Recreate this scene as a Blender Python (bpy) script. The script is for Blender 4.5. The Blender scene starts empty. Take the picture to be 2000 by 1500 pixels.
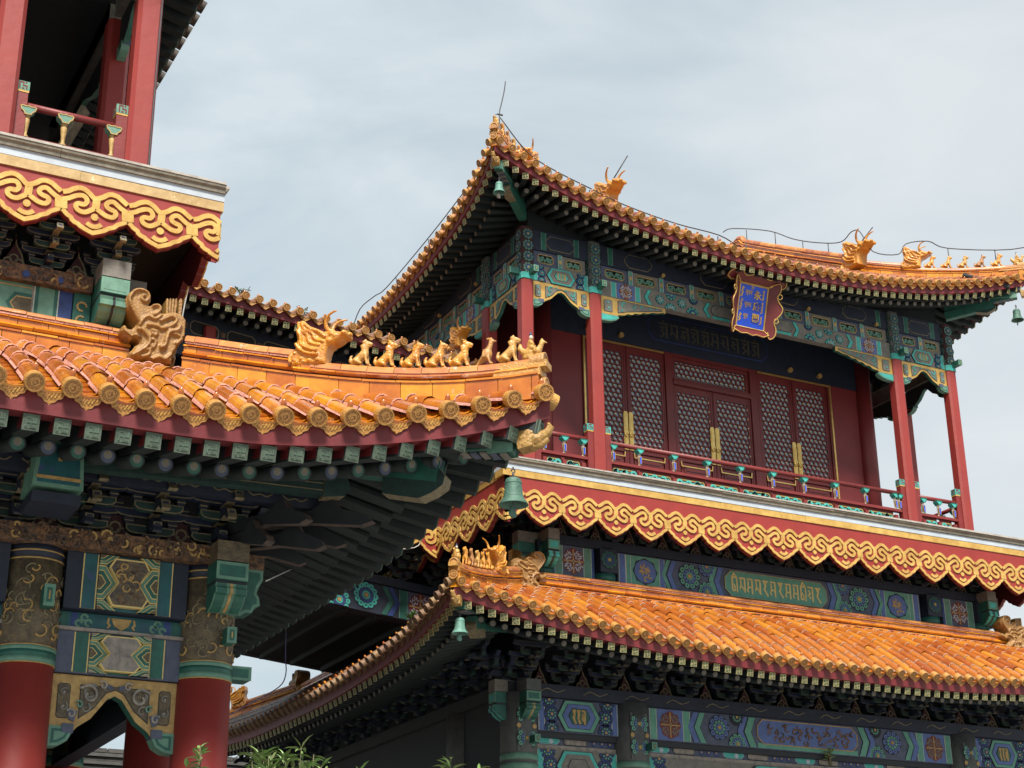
import bpy, math, random
from mathutils import Vector as V, Matrix
random.seed(11)
D = bpy.data; SC = bpy.context.scene; COL = SC.collection
sin, cos, pi = math.sin, math.cos, math.pi

# ------------------------------------------------------------ camera
F_PX, PITCH, ROLL, YAW = 3200.0, 0.3823425, -0.0112274, 0.4872947
fw = V((sin(YAW)*cos(PITCH), cos(YAW)*cos(PITCH), sin(PITCH)))
r0 = V((cos(YAW), -sin(YAW), 0)); u0 = r0.cross(fw)
cr, sr = cos(ROLL), sin(ROLL)
rv = r0*cr + u0*sr; uv = u0*cr - r0*sr
cam = D.cameras.new('camera'); cam.sensor_width = 36; cam.lens = F_PX/2000*36
cam.clip_start = 0.1; cam.clip_end = 3000
camo = D.objects.new('camera', cam); COL.objects.link(camo)
camo.matrix_world = Matrix(((rv.x, uv.x, -fw.x, 0), (rv.y, uv.y, -fw.y, 0), (rv.z, uv.z, -fw.z, 1.6), (0, 0, 0, 1)))
SC.camera = camo
SC.view_settings.view_transform = 'Standard'; SC.view_settings.look = 'None'
SC.view_settings.gamma = 1.0; SC.view_settings.exposure = 1.28

# ------------------------------------------------------------ sky and sun
SUN_EL, SUN_AZ = math.radians(52), math.radians(-24)   # azimuth of the sun from -Y towards +X
to_sun = V((sin(SUN_AZ)*cos(SUN_EL), -cos(SUN_AZ)*cos(SUN_EL), sin(SUN_EL)))
W = D.worlds.new('World'); SC.world = W; W.use_nodes = True
nt = W.node_tree; N = nt.nodes; L = nt.links; N.clear()
out = N.new('ShaderNodeOutputWorld'); bg = N.new('ShaderNodeBackground'); L.new(bg.outputs[0], out.inputs[0])
sky = N.new('ShaderNodeTexSky'); sky.sky_type = 'NISHITA'; sky.sun_disc = False
sky.sun_elevation = SUN_EL; sky.sun_rotation = pi - SUN_AZ
sky.air_density = 1.4; sky.dust_density = 2.5
tc = N.new('ShaderNodeTexCoord'); mp = N.new('ShaderNodeMapping'); mp.inputs['Scale'].default_value = (1.0, 1.0, 2.2)
L.new(tc.outputs['Generated'], mp.inputs['Vector'])
nz = N.new('ShaderNodeTexNoise'); nz.inputs['Scale'].default_value = 4.2; nz.inputs['Detail'].default_value = 7; nz.inputs['Roughness'].default_value = .55; nz.inputs['Distortion'].default_value = .4
L.new(mp.outputs[0], nz.inputs['Vector'])
rp = N.new('ShaderNodeValToRGB'); rp.color_ramp.elements[0].position = .36; rp.color_ramp.elements[1].position = .64
rp.color_ramp.elements[0].color = (2.15, 2.85, 3.3, 1); rp.color_ramp.elements[1].color = (3.75, 4.2, 4.4, 1)
L.new(nz.outputs['Fac'], rp.inputs['Fac'])
# the overcast is brighter towards the right of the facade (towards +X)
sep = N.new('ShaderNodeSeparateXYZ'); L.new(tc.outputs['Generated'], sep.inputs[0])
mr = N.new('ShaderNodeMapRange'); mr.inputs['From Min'].default_value = .12; mr.inputs['From Max'].default_value = .75
mr.inputs['To Min'].default_value = 0; mr.inputs['To Max'].default_value = .75
L.new(sep.outputs['X'], mr.inputs['Value'])
mx2 = N.new('ShaderNodeMix'); mx2.data_type = 'RGBA'
L.new(mr.outputs[0], mx2.inputs['Factor']); L.new(rp.outputs[0], mx2.inputs['A']); mx2.inputs['B'].default_value = (4.5, 4.6, 4.6, 1)
mx = N.new('ShaderNodeMix'); mx.data_type = 'RGBA'; mx.inputs['Factor'].default_value = .9
L.new(sky.outputs[0], mx.inputs['A']); L.new(mx2.outputs['Result'], mx.inputs['B'])
L.new(mx.outputs['Result'], bg.inputs['Color']); bg.inputs['Strength'].default_value = 0.078
sl = D.lights.new('sun', 'SUN'); sl.energy = 3.1; sl.angle = math.radians(14); sl.color = (1, .95, .87)
so = D.objects.new('sun', sl); COL.objects.link(so); so.rotation_euler = (-to_sun).to_track_quat('-Z', 'Y').to_euler(); so.location = (0, 0, 60)

# ------------------------------------------------------------ materials
def mat(name, c, rough=.6, c2=None, island=0.0, nscale=6., bump=0., bscale=40., metal=0., coat=0., worn=None, wornamt=.0, wscale=9., spec=.5, contrast=(.35, .7)):
    m = D.materials.new(name); m.use_nodes = True; t = m.node_tree; n = t.nodes; l = t.links
    b = n['Principled BSDF']; b.inputs['Roughness'].default_value = rough; b.inputs['Metallic'].default_value = metal
    b.inputs['Coat Weight'].default_value = coat; b.inputs['Coat Roughness'].default_value = .18
    b.inputs['Specular IOR Level'].default_value = spec
    g = n.new('ShaderNodeNewGeometry')
    no = n.new('ShaderNodeTexNoise'); no.inputs['Scale'].default_value = nscale; no.inputs['Detail'].default_value = 6; no.inputs['Roughness'].default_value = .65
    l.new(g.outputs['Position'], no.inputs['Vector'])
    c2 = c2 or tuple(x*.72 for x in c)
    ra = n.new('ShaderNodeValToRGB'); ra.color_ramp.elements[0].position = contrast[0]; ra.color_ramp.elements[1].position = contrast[1]
    ra.color_ramp.elements[0].color = (*c2, 1); ra.color_ramp.elements[1].color = (*c, 1)
    l.new(no.outputs['Fac'], ra.inputs['Fac']); col = ra.outputs[0]
    if island:
        h = n.new('ShaderNodeHueSaturation'); q = n.new('ShaderNodeMapRange')
        q.inputs['To Min'].default_value = 1-island; q.inputs['To Max'].default_value = 1+island*.55
        l.new(g.outputs['Random Per Island'], q.inputs['Value']); l.new(q.outputs[0], h.inputs['Value'])
        q2 = n.new('ShaderNodeMath'); q2.operation = 'MULTIPLY_ADD'; q2.inputs[1].default_value = .03*island/.35; q2.inputs[2].default_value = .5-.015*island/.35
        l.new(g.outputs['Random Per Island'], q2.inputs[0]); l.new(q2.outputs[0], h.inputs['Hue'])
        l.new(col, h.inputs['Color']); col = h.outputs[0]
    if worn:
        n2 = n.new('ShaderNodeTexNoise'); n2.inputs['Scale'].default_value = wscale; n2.inputs['Detail'].default_value = 8; n2.inputs['Roughness'].default_value = .7
        l.new(g.outputs['Position'], n2.inputs['Vector'])
        r2 = n.new('ShaderNodeValToRGB'); r2.color_ramp.elements[0].position = .68-wornamt; r2.color_ramp.elements[1].position = .72-wornamt
        l.new(n2.outputs['Fac'], r2.inputs['Fac'])
        mm = n.new('ShaderNodeMix'); mm.data_type = 'RGBA'; l.new(r2.outputs[0], mm.inputs['Factor']); l.new(col, mm.inputs['A']); mm.inputs['B'].default_value = (*worn, 1)
        col = mm.outputs['Result']
    l.new(col, b.inputs['Base Color'])
    if bump:
        n3 = n.new('ShaderNodeTexNoise'); n3.inputs['Scale'].default_value = bscale; n3.inputs['Detail'].default_value = 4
        l.new(g.outputs['Position'], n3.inputs['Vector'])
        bp = n.new('ShaderNodeBump'); bp.inputs['Strength'].default_value = bump; bp.inputs['Distance'].default_value = .02
        l.new(n3.outputs['Fac'], bp.inputs['Height']); l.new(bp.outputs[0], b.inputs['Normal'])
    return m
M = {}
M['glaze'] = mat('glazed_roof_tile', (.62, .225, .014), .24, (.43, .12, .009), .34, 4.5, .12, 22, 0, .8, (.55, .38, .25), .035, 12)
M['glaze_fig'] = mat('yellow_figure_glaze', (.66, .30, .022), .3, (.46, .17, .015), 0, 9, .8, 55, 0, .4, (.30, .12, .03), .05, 16)
M['glaze_far'] = mat('weathered_roof_tile', (.46, .145, .018), .34, (.31, .085, .014), .30, 3.2, .14, 24, 0, .3, (.50, .36, .26), .03, 11)
M['glaze_dull'] = mat('faded_roof_tile', (.42, .20, .11), .6, (.30, .13, .06), .3, 4, .2, 24, 0, .0, (.40, .33, .26), .12, 12)
M['top'] = mat('ridge_top_tile', (.52, .20, .055), .45, (.36, .12, .035), .3, 5, .1, 24, 0, .2, (.5, .38, .3), .06, 10)
M['relief'] = mat('moulded_tile', (.52, .26, .06), .42, (.34, .155, .035), .22, 26, .5, 60, 0, .2, None)
M['relief_dark'] = mat('weathered_moulded_tile', (.42, .235, .06), .5, (.24, .12, .03), .2, 22, .5, 50, 0, .1, None)
M['mortar'] = mat('pink_mortar', (.68, .34, .27), .9, (.45, .20, .15), 0, 18, .8, 50)
M['mortar_pale'] = mat('pale_mortar', (.52, .35, .27), .9, (.36, .20, .12), 0, 18, .5, 50)
M['red'] = mat('red_paint', (.275, .027, .020), .5, (.225, .021, .016), 0, 3., .12, 12, worn=(.42, .22, .17), wornamt=-.03, wscale=14)
M['red_col'] = mat('column_red_paint', (.265, .031, .023), .5, (.23, .026, .022), 0, 2.2, .15, 9, worn=(.5, .33, .26), wornamt=-.07, wscale=20)
M['red_shade'] = mat('shaded_red_paint', (.20, .024, .025), .5, (.16, .019, .021), 0, 2., .1, 10)  # darker copy of the red, verandah shade put into the colour
M['green_k'] = mat('shaded_green_paint', (.012, .045, .038), .65, (.006, .022, .020), 0, 9)  # dark copy of the green for brackets, eave shade in the colour
M['blue_k'] = mat('shaded_blue_paint', (.013, .024, .066), .65, (.008, .013, .034), 0, 9)  # dark copy of the blue, eave shade in the colour
M['end_g'] = mat('faded_rafter_green', (.10, .13, .092), .7, (.055, .078, .056), .3, 14, .2, 40, worn=(.20, .195, .15), wornamt=.05, wscale=18)
M['end_d'] = mat('faded_rafter_fret', (.075, .12, .082), .7, (.05, .08, .056), .3, 14)
M['dark_red'] = mat('dark_red_paint', (.05, .008, .010), .7, (.03, .005, .007), 0, 9)  # darker red for bracket boards and corner column heads
M['carve_d'] = mat('dark_bracket_end', (.085, .055, .04), .7, (.03, .022, .02), 0, 14)  # darker tone of the carved board for the corner arms
M['maroon'] = mat('maroon_paint', (.15, .019, .018), .45, (.115, .014, .014), 0, 4, .1, 15)
M['fascia'] = mat('dark_red_fascia', (.155, .014, .017), .55, (.11, .010, .013), 0, 3., .15, 14, worn=(.20, .13, .11), wornamt=-.02, wscale=8)
M['gold'] = mat('gold_leaf', (.64, .42, .12), .42, (.43, .25, .06), 0, 6, .14, 30, .2, worn=(.17, .11, .06), wornamt=.04, wscale=17)
M['gold_pale'] = mat('tarnished_gilding', (.52, .37, .18), .5, (.36, .235, .095), 0, 7, .12, 30, .1, worn=(.60, .48, .28), wornamt=.06, wscale=9)
M['gold_old'] = mat('dull_gold_paint', (.48, .31, .10), .55, (.30, .18, .06), 0, 14, .3, 45)
M['brass'] = mat('brass_plate', (.78, .55, .20), .3, (.6, .38, .1), 0, 10, .1, 40, .7)
M['white'] = mat('white_stucco', (.44, .49, .54), .7, (.36, .40, .44), 0, 5, .1, 20, worn=(.33, .33, .33), wornamt=.0, wscale=6)
M['cornice'] = mat('weathered_cornice', (.235, .215, .165), .75, (.13, .115, .09), 0, 7, .4, 30, worn=(.40, .40, .36), wornamt=.03, wscale=5)
M['cap'] = mat('pale_ledge_sheet', (.44, .41, .36), .8, (.27, .24, .21), 0, 8, .3, 30)
M['green'] = mat('dark_green_paint', (.018, .12, .085), .55, (.012, .072, .055), 0, 9, .1, 30, worn=(.13, .15, .13), wornamt=-.02, wscale=16)
M['green_l'] = mat('pale_green_paint', (.13, .27, .195), .6, (.08, .18, .13), 0, 9, .1, 30, worn=(.20, .21, .18), wornamt=-.01, wscale=16)
M['green_m'] = mat('lifted_green_paint', (.12, .32, .235), .55, (.08, .235, .17), 0, 9, .1, 30, worn=(.17, .18, .15), wornamt=-.02, wscale=16)  # paler copy of the green, brightened against shade under balcony and eave
M['blue_m'] = mat('lifted_blue_paint', (.095, .15, .36), .55, (.066, .105, .26), 0, 9, .1, 30, worn=(.15, .15, .17), wornamt=-.02, wscale=16)  # paler copy of the blue, brightened against the same shade
M['pale_line'] = mat('pale_outline', (.52, .56, .48), .6, (.36, .40, .33), 0, 20)
M['brass_s'] = mat('lifted_gilt', (.72, .55, .21), .5, (.56, .41, .14), 0, 20)  # gilding brightened in its colour to show on shaded beams
M['col_grey'] = mat('column_grey_paint', (.10, .105, .10), .7, (.06, .065, .065), 0, 8, .2, 30)
M['rail_red'] = mat('rail_red_paint', (.20, .023, .020), .5, (.15, .017, .016), 0, 5, .15, 18, worn=(.40, .28, .24), wornamt=-.05, wscale=24)
M['rim_k'] = mat('faint_bracket_edge', (.095, .08, .05), .7, (.05, .045, .03), 0, 20)
M['tile_dark'] = mat('shaded_tile_end', (.07, .055, .04), .6, (.04, .032, .025), 0, 14)  # upper eave tile ends darkened to paint in their shaded undersides
M['glaze_shade'] = mat('shaded_worn_tile', (.25, .105, .045), .5, (.13, .055, .03), .35, 4, .2, 24, 0, .1, (.36, .28, .2), .08, 10)  # browner copy of the weathered tile, near hall's shade put into the colour
M['relief_shade'] = mat('shaded_moulded_tile', (.27, .15, .07), .6, (.13, .07, .035), .3, 20, .4, 50)  # moulded tile darkened the same way for the shaded left eave
M['teal'] = mat('bright_teal_paint', (.06, .42, .36), .5, (.04, .30, .26), 0, 12, .1, 30)
M['blue'] = mat('blue_paint', (.024, .055, .21), .55, (.017, .036, .13), 0, 9, .1, 30, worn=(.11, .11, .13), wornamt=-.01, wscale=16)
M['blue_grey'] = mat('faded_blue_paint', (.085, .10, .155), .65, (.055, .065, .10), 0, 9, .2, 30, worn=(.19, .18, .17), wornamt=.02, wscale=12)
M['grey'] = mat('dusty_paint', (.20, .185, .155), .75, (.13, .12, .105), 0, 9, .2, 30)
M['plaque_blue'] = mat('plaque_blue', (.010, .075, .62), .4, (.010, .062, .52), 0, 5)
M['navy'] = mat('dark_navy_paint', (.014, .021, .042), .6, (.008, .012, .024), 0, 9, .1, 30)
M['dark'] = mat('shaded_timber', (.012, .015, .018), .7, (.006, .008, .011), 0, 9, .1, 30)  # near-black base colour stands in for shade under eaves and behind walls
M['soffit'] = mat('shaded_green_soffit', (.012, .021, .020), .7, (.007, .012, .013), 0, 9, .1, 30)  # near-black base colour keeps the shade under the eaves
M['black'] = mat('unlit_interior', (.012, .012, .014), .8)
M['line'] = mat('black_outline', (.015, .018, .024), .6)
M['rim_d'] = mat('bracket_edge_paint', (.23, .19, .11), .6, (.11, .09, .05), 0, 20)
M['pat'] = mat('brown_gold_pattern', (.155, .115, .062), .65, (.06, .047, .032), 0, 12, .6, 45, 0, 0, (.24, .17, .075), .02, 30, contrast=(.35, .68))
M['carve'] = mat('carved_gilt_dragon_board', (.20, .10, .045), .65, (.04, .026, .022), 0, 15, 1., 30, contrast=(.38, .62))
M['verdigris'] = mat('green_bronze', (.075, .165, .115), .6, (.045, .095, .075), 0, 14, .3, 40, .15, worn=(.20, .13, .07), wornamt=-.01, wscale=10)
M['verdigris_l'] = mat('pale_green_bronze', (.13, .29, .235), .6, (.085, .19, .15), 0, 14, .3, 40, .1, worn=(.15, .13, .10), wornamt=-.02, wscale=10)
M['gold_stud'] = mat('gilt_stud', (.8, .62, .3), .35)
M['paper'] = mat('window_paper', (.40, .48, .51), .4, (.31, .38, .41), 0, 3)
M['wire'] = mat('dark_wire', (.06, .055, .06), .6)
M['wire_w'] = mat('white_wire', (.6, .58, .55), .6)
M['wire_b'] = mat('violet_wire', (.16, .16, .34), .6)
M['leaf'] = mat('leaf', (.10, .20, .035), .5, (.045, .11, .02), .5, 8, .0)
M['leaf2'] = mat('bamboo_leaf', (.22, .30, .10), .5, (.12, .20, .05), .5, 8, .0)
M['stem'] = mat('stem', (.12, .10, .05), .8)
M['paving'] = mat('stone_paving', (.30, .29, .27), .85, (.22, .21, .20), 0, 2, .3, 10)
M['brick'] = mat('grey_brick', (.33, .31, .28), .85, (.22, .205, .185), .25, 6, .3, 25)
M['greytile'] = mat('grey_tile', (.09, .087, .082), .7, (.055, .053, .05), .25, 6, .2, 25)
M['bluehair'] = mat('blue_topknot', (.03, .06, .14), .4)
M['creamface'] = mat('cream_glaze', (.62, .55, .42), .4)

# ------------------------------------------------------------ mesh builder
Z = V((0, 0, 1))
class MB:
    def __init__(s): s.v = []; s.f = []; s.m = []; s.sl = []; s.sm = []
    def mi(s, m):
        if m not in s.sl: s.sl.append(m)
        return s.sl.index(m)
    def add(s, vs, fs, m, sm=False):
        o = len(s.v); s.v += [tuple(x) for x in vs]; k = s.mi(m)
        for f in fs: s.f.append(tuple(i+o for i in f)); s.m.append(k); s.sm.append(sm)
    def box3(s, c, a, b, d, m):
        c = V(c); vs = [c+a*i+b*j+d*k for k in (-1, 1) for j in (-1, 1) for i in (-1, 1)]
        s.add(vs, [(0, 2, 3, 1), (4, 5, 7, 6), (0, 1, 5, 4), (2, 6, 7, 3), (0, 4, 6, 2), (1, 3, 7, 5)], m)
    def box(s, x0, x1, y0, y1, z0, z1, m):
        s.box3(((x0+x1)/2, (y0+y1)/2, (z0+z1)/2), V(((x1-x0)/2, 0, 0)), V((0, (y1-y0)/2, 0)), V((0, 0, (z1-z0)/2)), m)
    def beam(s, p, q, w, h, m, up=Z):      # box from p to q
        p, q = V(p), V(q); d = (q-p); l = d.length; d = d/l
        a = d.cross(up).normalized(); b = a.cross(d)
        s.box3((p+q)/2, d*l/2, a*w/2, b*h/2, m)
    def prism(s, pts, d, m, ms=None, back=False):
        pts = [V(p) for p in pts]; n = len(pts); d = V(d)
        s.add(pts, [tuple(range(n))], m)
        q = [p+d for p in pts]
        s.add(pts+q, [(i, n+i, n+(i+1) % n, (i+1) % n) for i in range(n)], ms or m)
        if back: s.add(q, [tuple(range(n-1, -1, -1))], ms or m)
    def tube(s, path, r, n=6, m=None, cap=True, sm=True):
        P = [V(p) for p in path]; k = len(P)
        R = r if isinstance(r, (list, tuple)) else [r]*k
        t = (P[1]-P[0]).normalized(); a = t.orthogonal().normalized(); vs = []
        for i in range(k):
            t2 = (P[min(i+1, k-1)]-P[max(i-1, 0)]).normalized()
            a = (a-t2*a.dot(t2));
            a = a.normalized() if a.length > 1e-6 else t2.orthogonal().normalized()
            b = t2.cross(a)
            for j in range(n):
                an = 2*pi*j/n; vs.append(P[i]+(a*cos(an)+b*sin(an))*R[i])
        fs = [(i*n+j, i*n+(j+1) % n, (i+1)*n+(j+1) % n, (i+1)*n+j) for i in range(k-1) for j in range(n)]
        if cap: fs += [tuple(range(n-1, -1, -1)), tuple((k-1)*n+j for j in range(n))]
        s.add(vs, fs, m, sm)
    def lathe(s, O, ax, prof, n, m, sm=True, cap=True):
        O = V(O); ax = V(ax).normalized(); a = ax.orthogonal().normalized(); b = ax.cross(a); k = len(prof)
        vs = [O+ax*h+(a*cos(2*pi*j/n)+b*sin(2*pi*j/n))*r for r, h in prof for j in range(n)]
        fs = [(i*n+j, i*n+(j+1) % n, (i+1)*n+(j+1) % n, (i+1)*n+j) for i in range(k-1) for j in range(n)]
        s.add(vs, fs, m, sm)
        if cap:
            s.add(vs[:n], [tuple(range(n-1, -1, -1))], m); s.add(vs[-n:], [tuple(range(n))], m)
    def ball(s, c, r, m, n=8, k=6):
        c = V(c); rx, ry, rz = (r, r, r) if not isinstance(r, (tuple, list)) else r
        vs = [c+V((0, 0, -rz))]
        for i in range(1, k):
            t = pi*i/k
            for j in range(n): vs.append(c+V((rx*sin(t)*cos(2*pi*j/n), ry*sin(t)*sin(2*pi*j/n), -rz*cos(t))))
        vs.append(c+V((0, 0, rz))); e = len(vs)-1
        fs = [(0, 1+(j+1) % n, 1+j) for j in range(n)]
        fs += [(1+(i-1)*n+j, 1+(i-1)*n+(j+1) % n, 1+i*n+(j+1) % n, 1+i*n+j) for i in range(1, k-1) for j in range(n)]
        fs += [(e, 1+(k-2)*n+j, 1+(k-2)*n+(j+1) % n) for j in range(n)]
        s.add(vs, fs, m, True)
    def mesh(s, name):
        me = D.meshes.new(name); me.from_pydata(s.v, [], s.f); me.update()
        for m in s.sl: me.materials.append(M[m])
        me.polygons.foreach_set('material_index', s.m); me.polygons.foreach_set('use_smooth', s.sm)
        return me

WM = {}
def link(name, data, parent=None, mw=None):
    o = D.objects.new(name, data); COL.objects.link(o); mw = mw or Matrix()
    if parent is not None:
        o.parent = parent; o.matrix_parent_inverse = WM[parent.name].inverted()
    o.matrix_basis = mw; WM[o.name] = mw
    return o
def thing(name, label, cat, loc=(0, 0, 0), group=None, data=None):
    o = link(name, data, None, Matrix.Translation(V(loc))); o['label'] = label; o['category'] = cat
    if group: o['group'] = group
    return o
def part(name, mb, parent, label=None, mw=None, kind=None):
    me = mb.mesh(name) if isinstance(mb, MB) else mb
    o = link(name, me, parent, mw)
    if label: o['label'] = label
    if kind: o['kind'] = kind
    return o
def organic(mb, voxel, name, m, it=2):
    """fuse overlapping closed shapes into one continuous surface"""
    me = mb.mesh(name+'_raw'); o = D.objects.new(name+'_raw', me); COL.objects.link(o)
    md = o.modifiers.new('r', 'REMESH'); md.mode = 'VOXEL'; md.voxel_size = voxel; md.use_smooth_shade = True
    s2 = o.modifiers.new('s', 'SMOOTH'); s2.factor = .5; s2.iterations = it
    dg = bpy.context.evaluated_depsgraph_get(); e = o.evaluated_get(dg)
    r = D.meshes.new_from_object(e); r.name = name
    D.objects.remove(o); D.meshes.remove(me)
    r.materials.clear(); r.materials.append(M[m])
    r.polygons.foreach_set('material_index', [0]*len(r.polygons)); r.polygons.foreach_set('use_smooth', [True]*len(r.polygons))
    return r

def smooth(pts, k=4, closed=False):
    n = len(pts); o = []
    for i in range(n if closed else n-1):
        g = lambda j: pts[j % n] if closed else pts[min(max(j, 0), n-1)]
        a, b, c, d = g(i-1), g(i), g(i+1), g(i+2)
        for q in range(k):
            t = q/k
            o.append(tuple(.5*(2*b[x]+(c[x]-a[x])*t+(2*a[x]-5*b[x]+4*c[x]-d[x])*t*t+(3*b[x]-a[x]-3*c[x]+d[x])*t**3) for x in range(len(a))))
    if not closed: o.append(tuple(pts[-1]))
    return o
def offset(pts, d):          # inward offset of a closed polygon
    A = sum(pts[i-1][0]*pts[i][1]-pts[i][0]*pts[i-1][1] for i in range(len(pts)))
    if A < 0: d = -d
    o = []; n = len(pts)
    for i in range(n):
        a, b, c = V(pts[i-1]), V(pts[i]), V(pts[(i+1) % n])
        e, f = (b-a), (c-b)
        if e.length < 1e-9 or f.length < 1e-9: o.append(tuple(b)); continue
        e.normalize(); f.normalize(); n1 = V((-e.y, e.x)); n2 = V((-f.y, f.x)); h = n1+n2
        if h.length < 1e-6: o.append(tuple(b+n1*d)); continue
        h.normalize(); o.append(tuple(b+h*(d/max(.45, h.dot(n1)))))
    return o
class Fr:                    # a drawing frame on a surface: u along, v up, n out of it
    def __init__(s, O, u, v, n): s.O, s.u, s.v, s.n = V(O), V(u), V(v), V(n)
    def P(s, a, b, h=0): return s.O+s.u*a+s.v*b+s.n*h
    def at(s, a, b, h=0): return Fr(s.P(a, b, h), s.u, s.v, s.n)
    def poly(s, mb, pts, h0, h1, m, ms=None):
        mb.prism([s.P(x, y, h1) for x, y in pts], s.n*(h0-h1), m, ms)
    def rect(s, mb, a0, a1, b0, b1, h0, h1, m, ms=None): s.poly(mb, [(a0, b0), (a1, b0), (a1, b1), (a0, b1)], h0, h1, m, ms)
    def edged(s, mb, pts, w, h0, h1, m, me):
        s.poly(mb, pts, h0, h1, me); s.poly(mb, offset(pts, w), h1, h1+.004, m)
    def stroke(s, mb, pts, w, h0, h1, m, closed=False):
        P = [V(p) for p in pts]; n = len(P); Ws = w if isinstance(w, (list, tuple)) else [w]*n; Lp = []; Rp = []
        for i in range(n):
            a = P[i-1] if (i > 0 or closed) else P[i]; c = P[(i+1) % n] if (i < n-1 or closed) else P[i]
            e = (P[i]-a); f = (c-P[i]); e = e.normalized() if e.length > 1e-9 else None; f = f.normalized() if f.length > 1e-9 else None
            e = e or f; f = f or e; n1 = V((-e.y, e.x)); h = n1+V((-f.y, f.x)); h = h.normalized() if h.length > 1e-6 else n1
            k = Ws[i]/2/max(.5, h.dot(n1)); Lp.append(P[i]+h*k); Rp.append(P[i]-h*k)
        vs = [s.P(*p, h1) for p in Lp]+[s.P(*p, h1) for p in Rp]+[s.P(*p, h0) for p in Lp]+[s.P(*p, h0) for p in Rp]; fs = []
        for i in range(n if closed else n-1):
            j = (i+1) % n; fs += [(i, n+i, n+j, j), (i, j, 2*n+j, 2*n+i), (n+i, 3*n+i, 3*n+j, n+j)]
        if not closed: fs += [(0, 2*n, 3*n, n), (n-1, 2*n-1, 4*n-1, 3*n-1)]
        mb.add(vs, fs, m)
    def disc(s, mb, a, b, r, h0, h1, m, n=14, ry=None):
        s.poly(mb, [(a+r*cos(2*pi*i/n), b+(ry or r)*sin(2*pi*i/n)) for i in range(n)], h0, h1, m)
    def ring(s, mb, a, b, r, w, h0, h1, m, n=14, a0=0, a1=2*pi, ry=None):
        cl = abs(a1-a0-2*pi) < 1e-6; k = n if cl else n+1
        s.stroke(mb, [(a+r*cos(a0+(a1-a0)*i/n), b+(ry or r)*sin(a0+(a1-a0)*i/n)) for i in range(k)], w, h0, h1, m, cl)

def front(Y, x0=0, z0=0): return Fr((x0, Y, z0), (1, 0, 0), Z, (0, -1, 0))     # faces -Y
def leftface(X, y0=0, z0=0): return Fr((X, y0, z0), (0, -1, 0), Z, (-1, 0, 0))  # faces -X, u runs towards -Y
def rightface(X, y0=0, z0=0): return Fr((X, y0, z0), (0, 1, 0), Z, (1, 0, 0))
def backface(Y, x0=0, z0=0): return Fr((x0, Y, z0), (-1, 0, 0), Z, (0, 1, 0))

# ------------------------------------------------------------ roofs
class Side:
    """one roof slope: s along the eave from A, n inwards, both in plan"""
    def __init__(s, A, S, Nn, s1, nt, zt, ne, ze, hip0=True, hip1=True, dz=0.0, curve=.3):
        s.A, s.S, s.N = V((*A, 0)), V((*S, 0)), V((*Nn, 0)); s.s1, s.nt, s.zt, s.ne, s.ze = s1, nt, zt, ne, ze
        s.hip0, s.hip1, s.dz, s.c = hip0, hip1, dz, curve
    def z(s, a, n):
        e = s.ne(a); u = (n-e)/(s.nt-e); g = (1-s.c)*u+s.c*u*abs(u)
        return s.ze(a)+(s.zt+s.dz*a-s.ze(a))*g
    def p(s, a, n, h=0): return s.A+s.S*a+s.N*n+Z*(s.z(a, n)+h)
    def nend(s, a):
        m = s.nt
        if s.hip0: m = min(m, a)
        if s.hip1: m = min(m, s.s1-a)
        return m
    def frame(s, a, n):
        t = (s.p(a, n+.02)-s.p(a, n-.02)).normalized(); w = (Z-t*Z.dot(t)).normalized(); return t, w
    def inst(s, a, n, h=0, swing=0., flat=None):
        """matrix with x along the eave, y outwards, z up"""
        t, w = s.frame(a, n)
        if flat is not None: t = (s.N+Z*flat).normalized(); w = (Z-t*Z.dot(t)).normalized()
        y = -t
        if swing: y = Matrix.Rotation(swing, 3, 'Z') @ y; w = Matrix.Rotation(swing, 3, 'Z') @ w
        x = y.cross(w).normalized(); w = x.cross(y); O = s.p(a, n, h)
        return Matrix(((x.x, y.x, w.x, O.x), (x.y, y.y, w.y, O.y), (x.z, y.z, w.z, O.z), (0, 0, 0, 1)))

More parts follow.
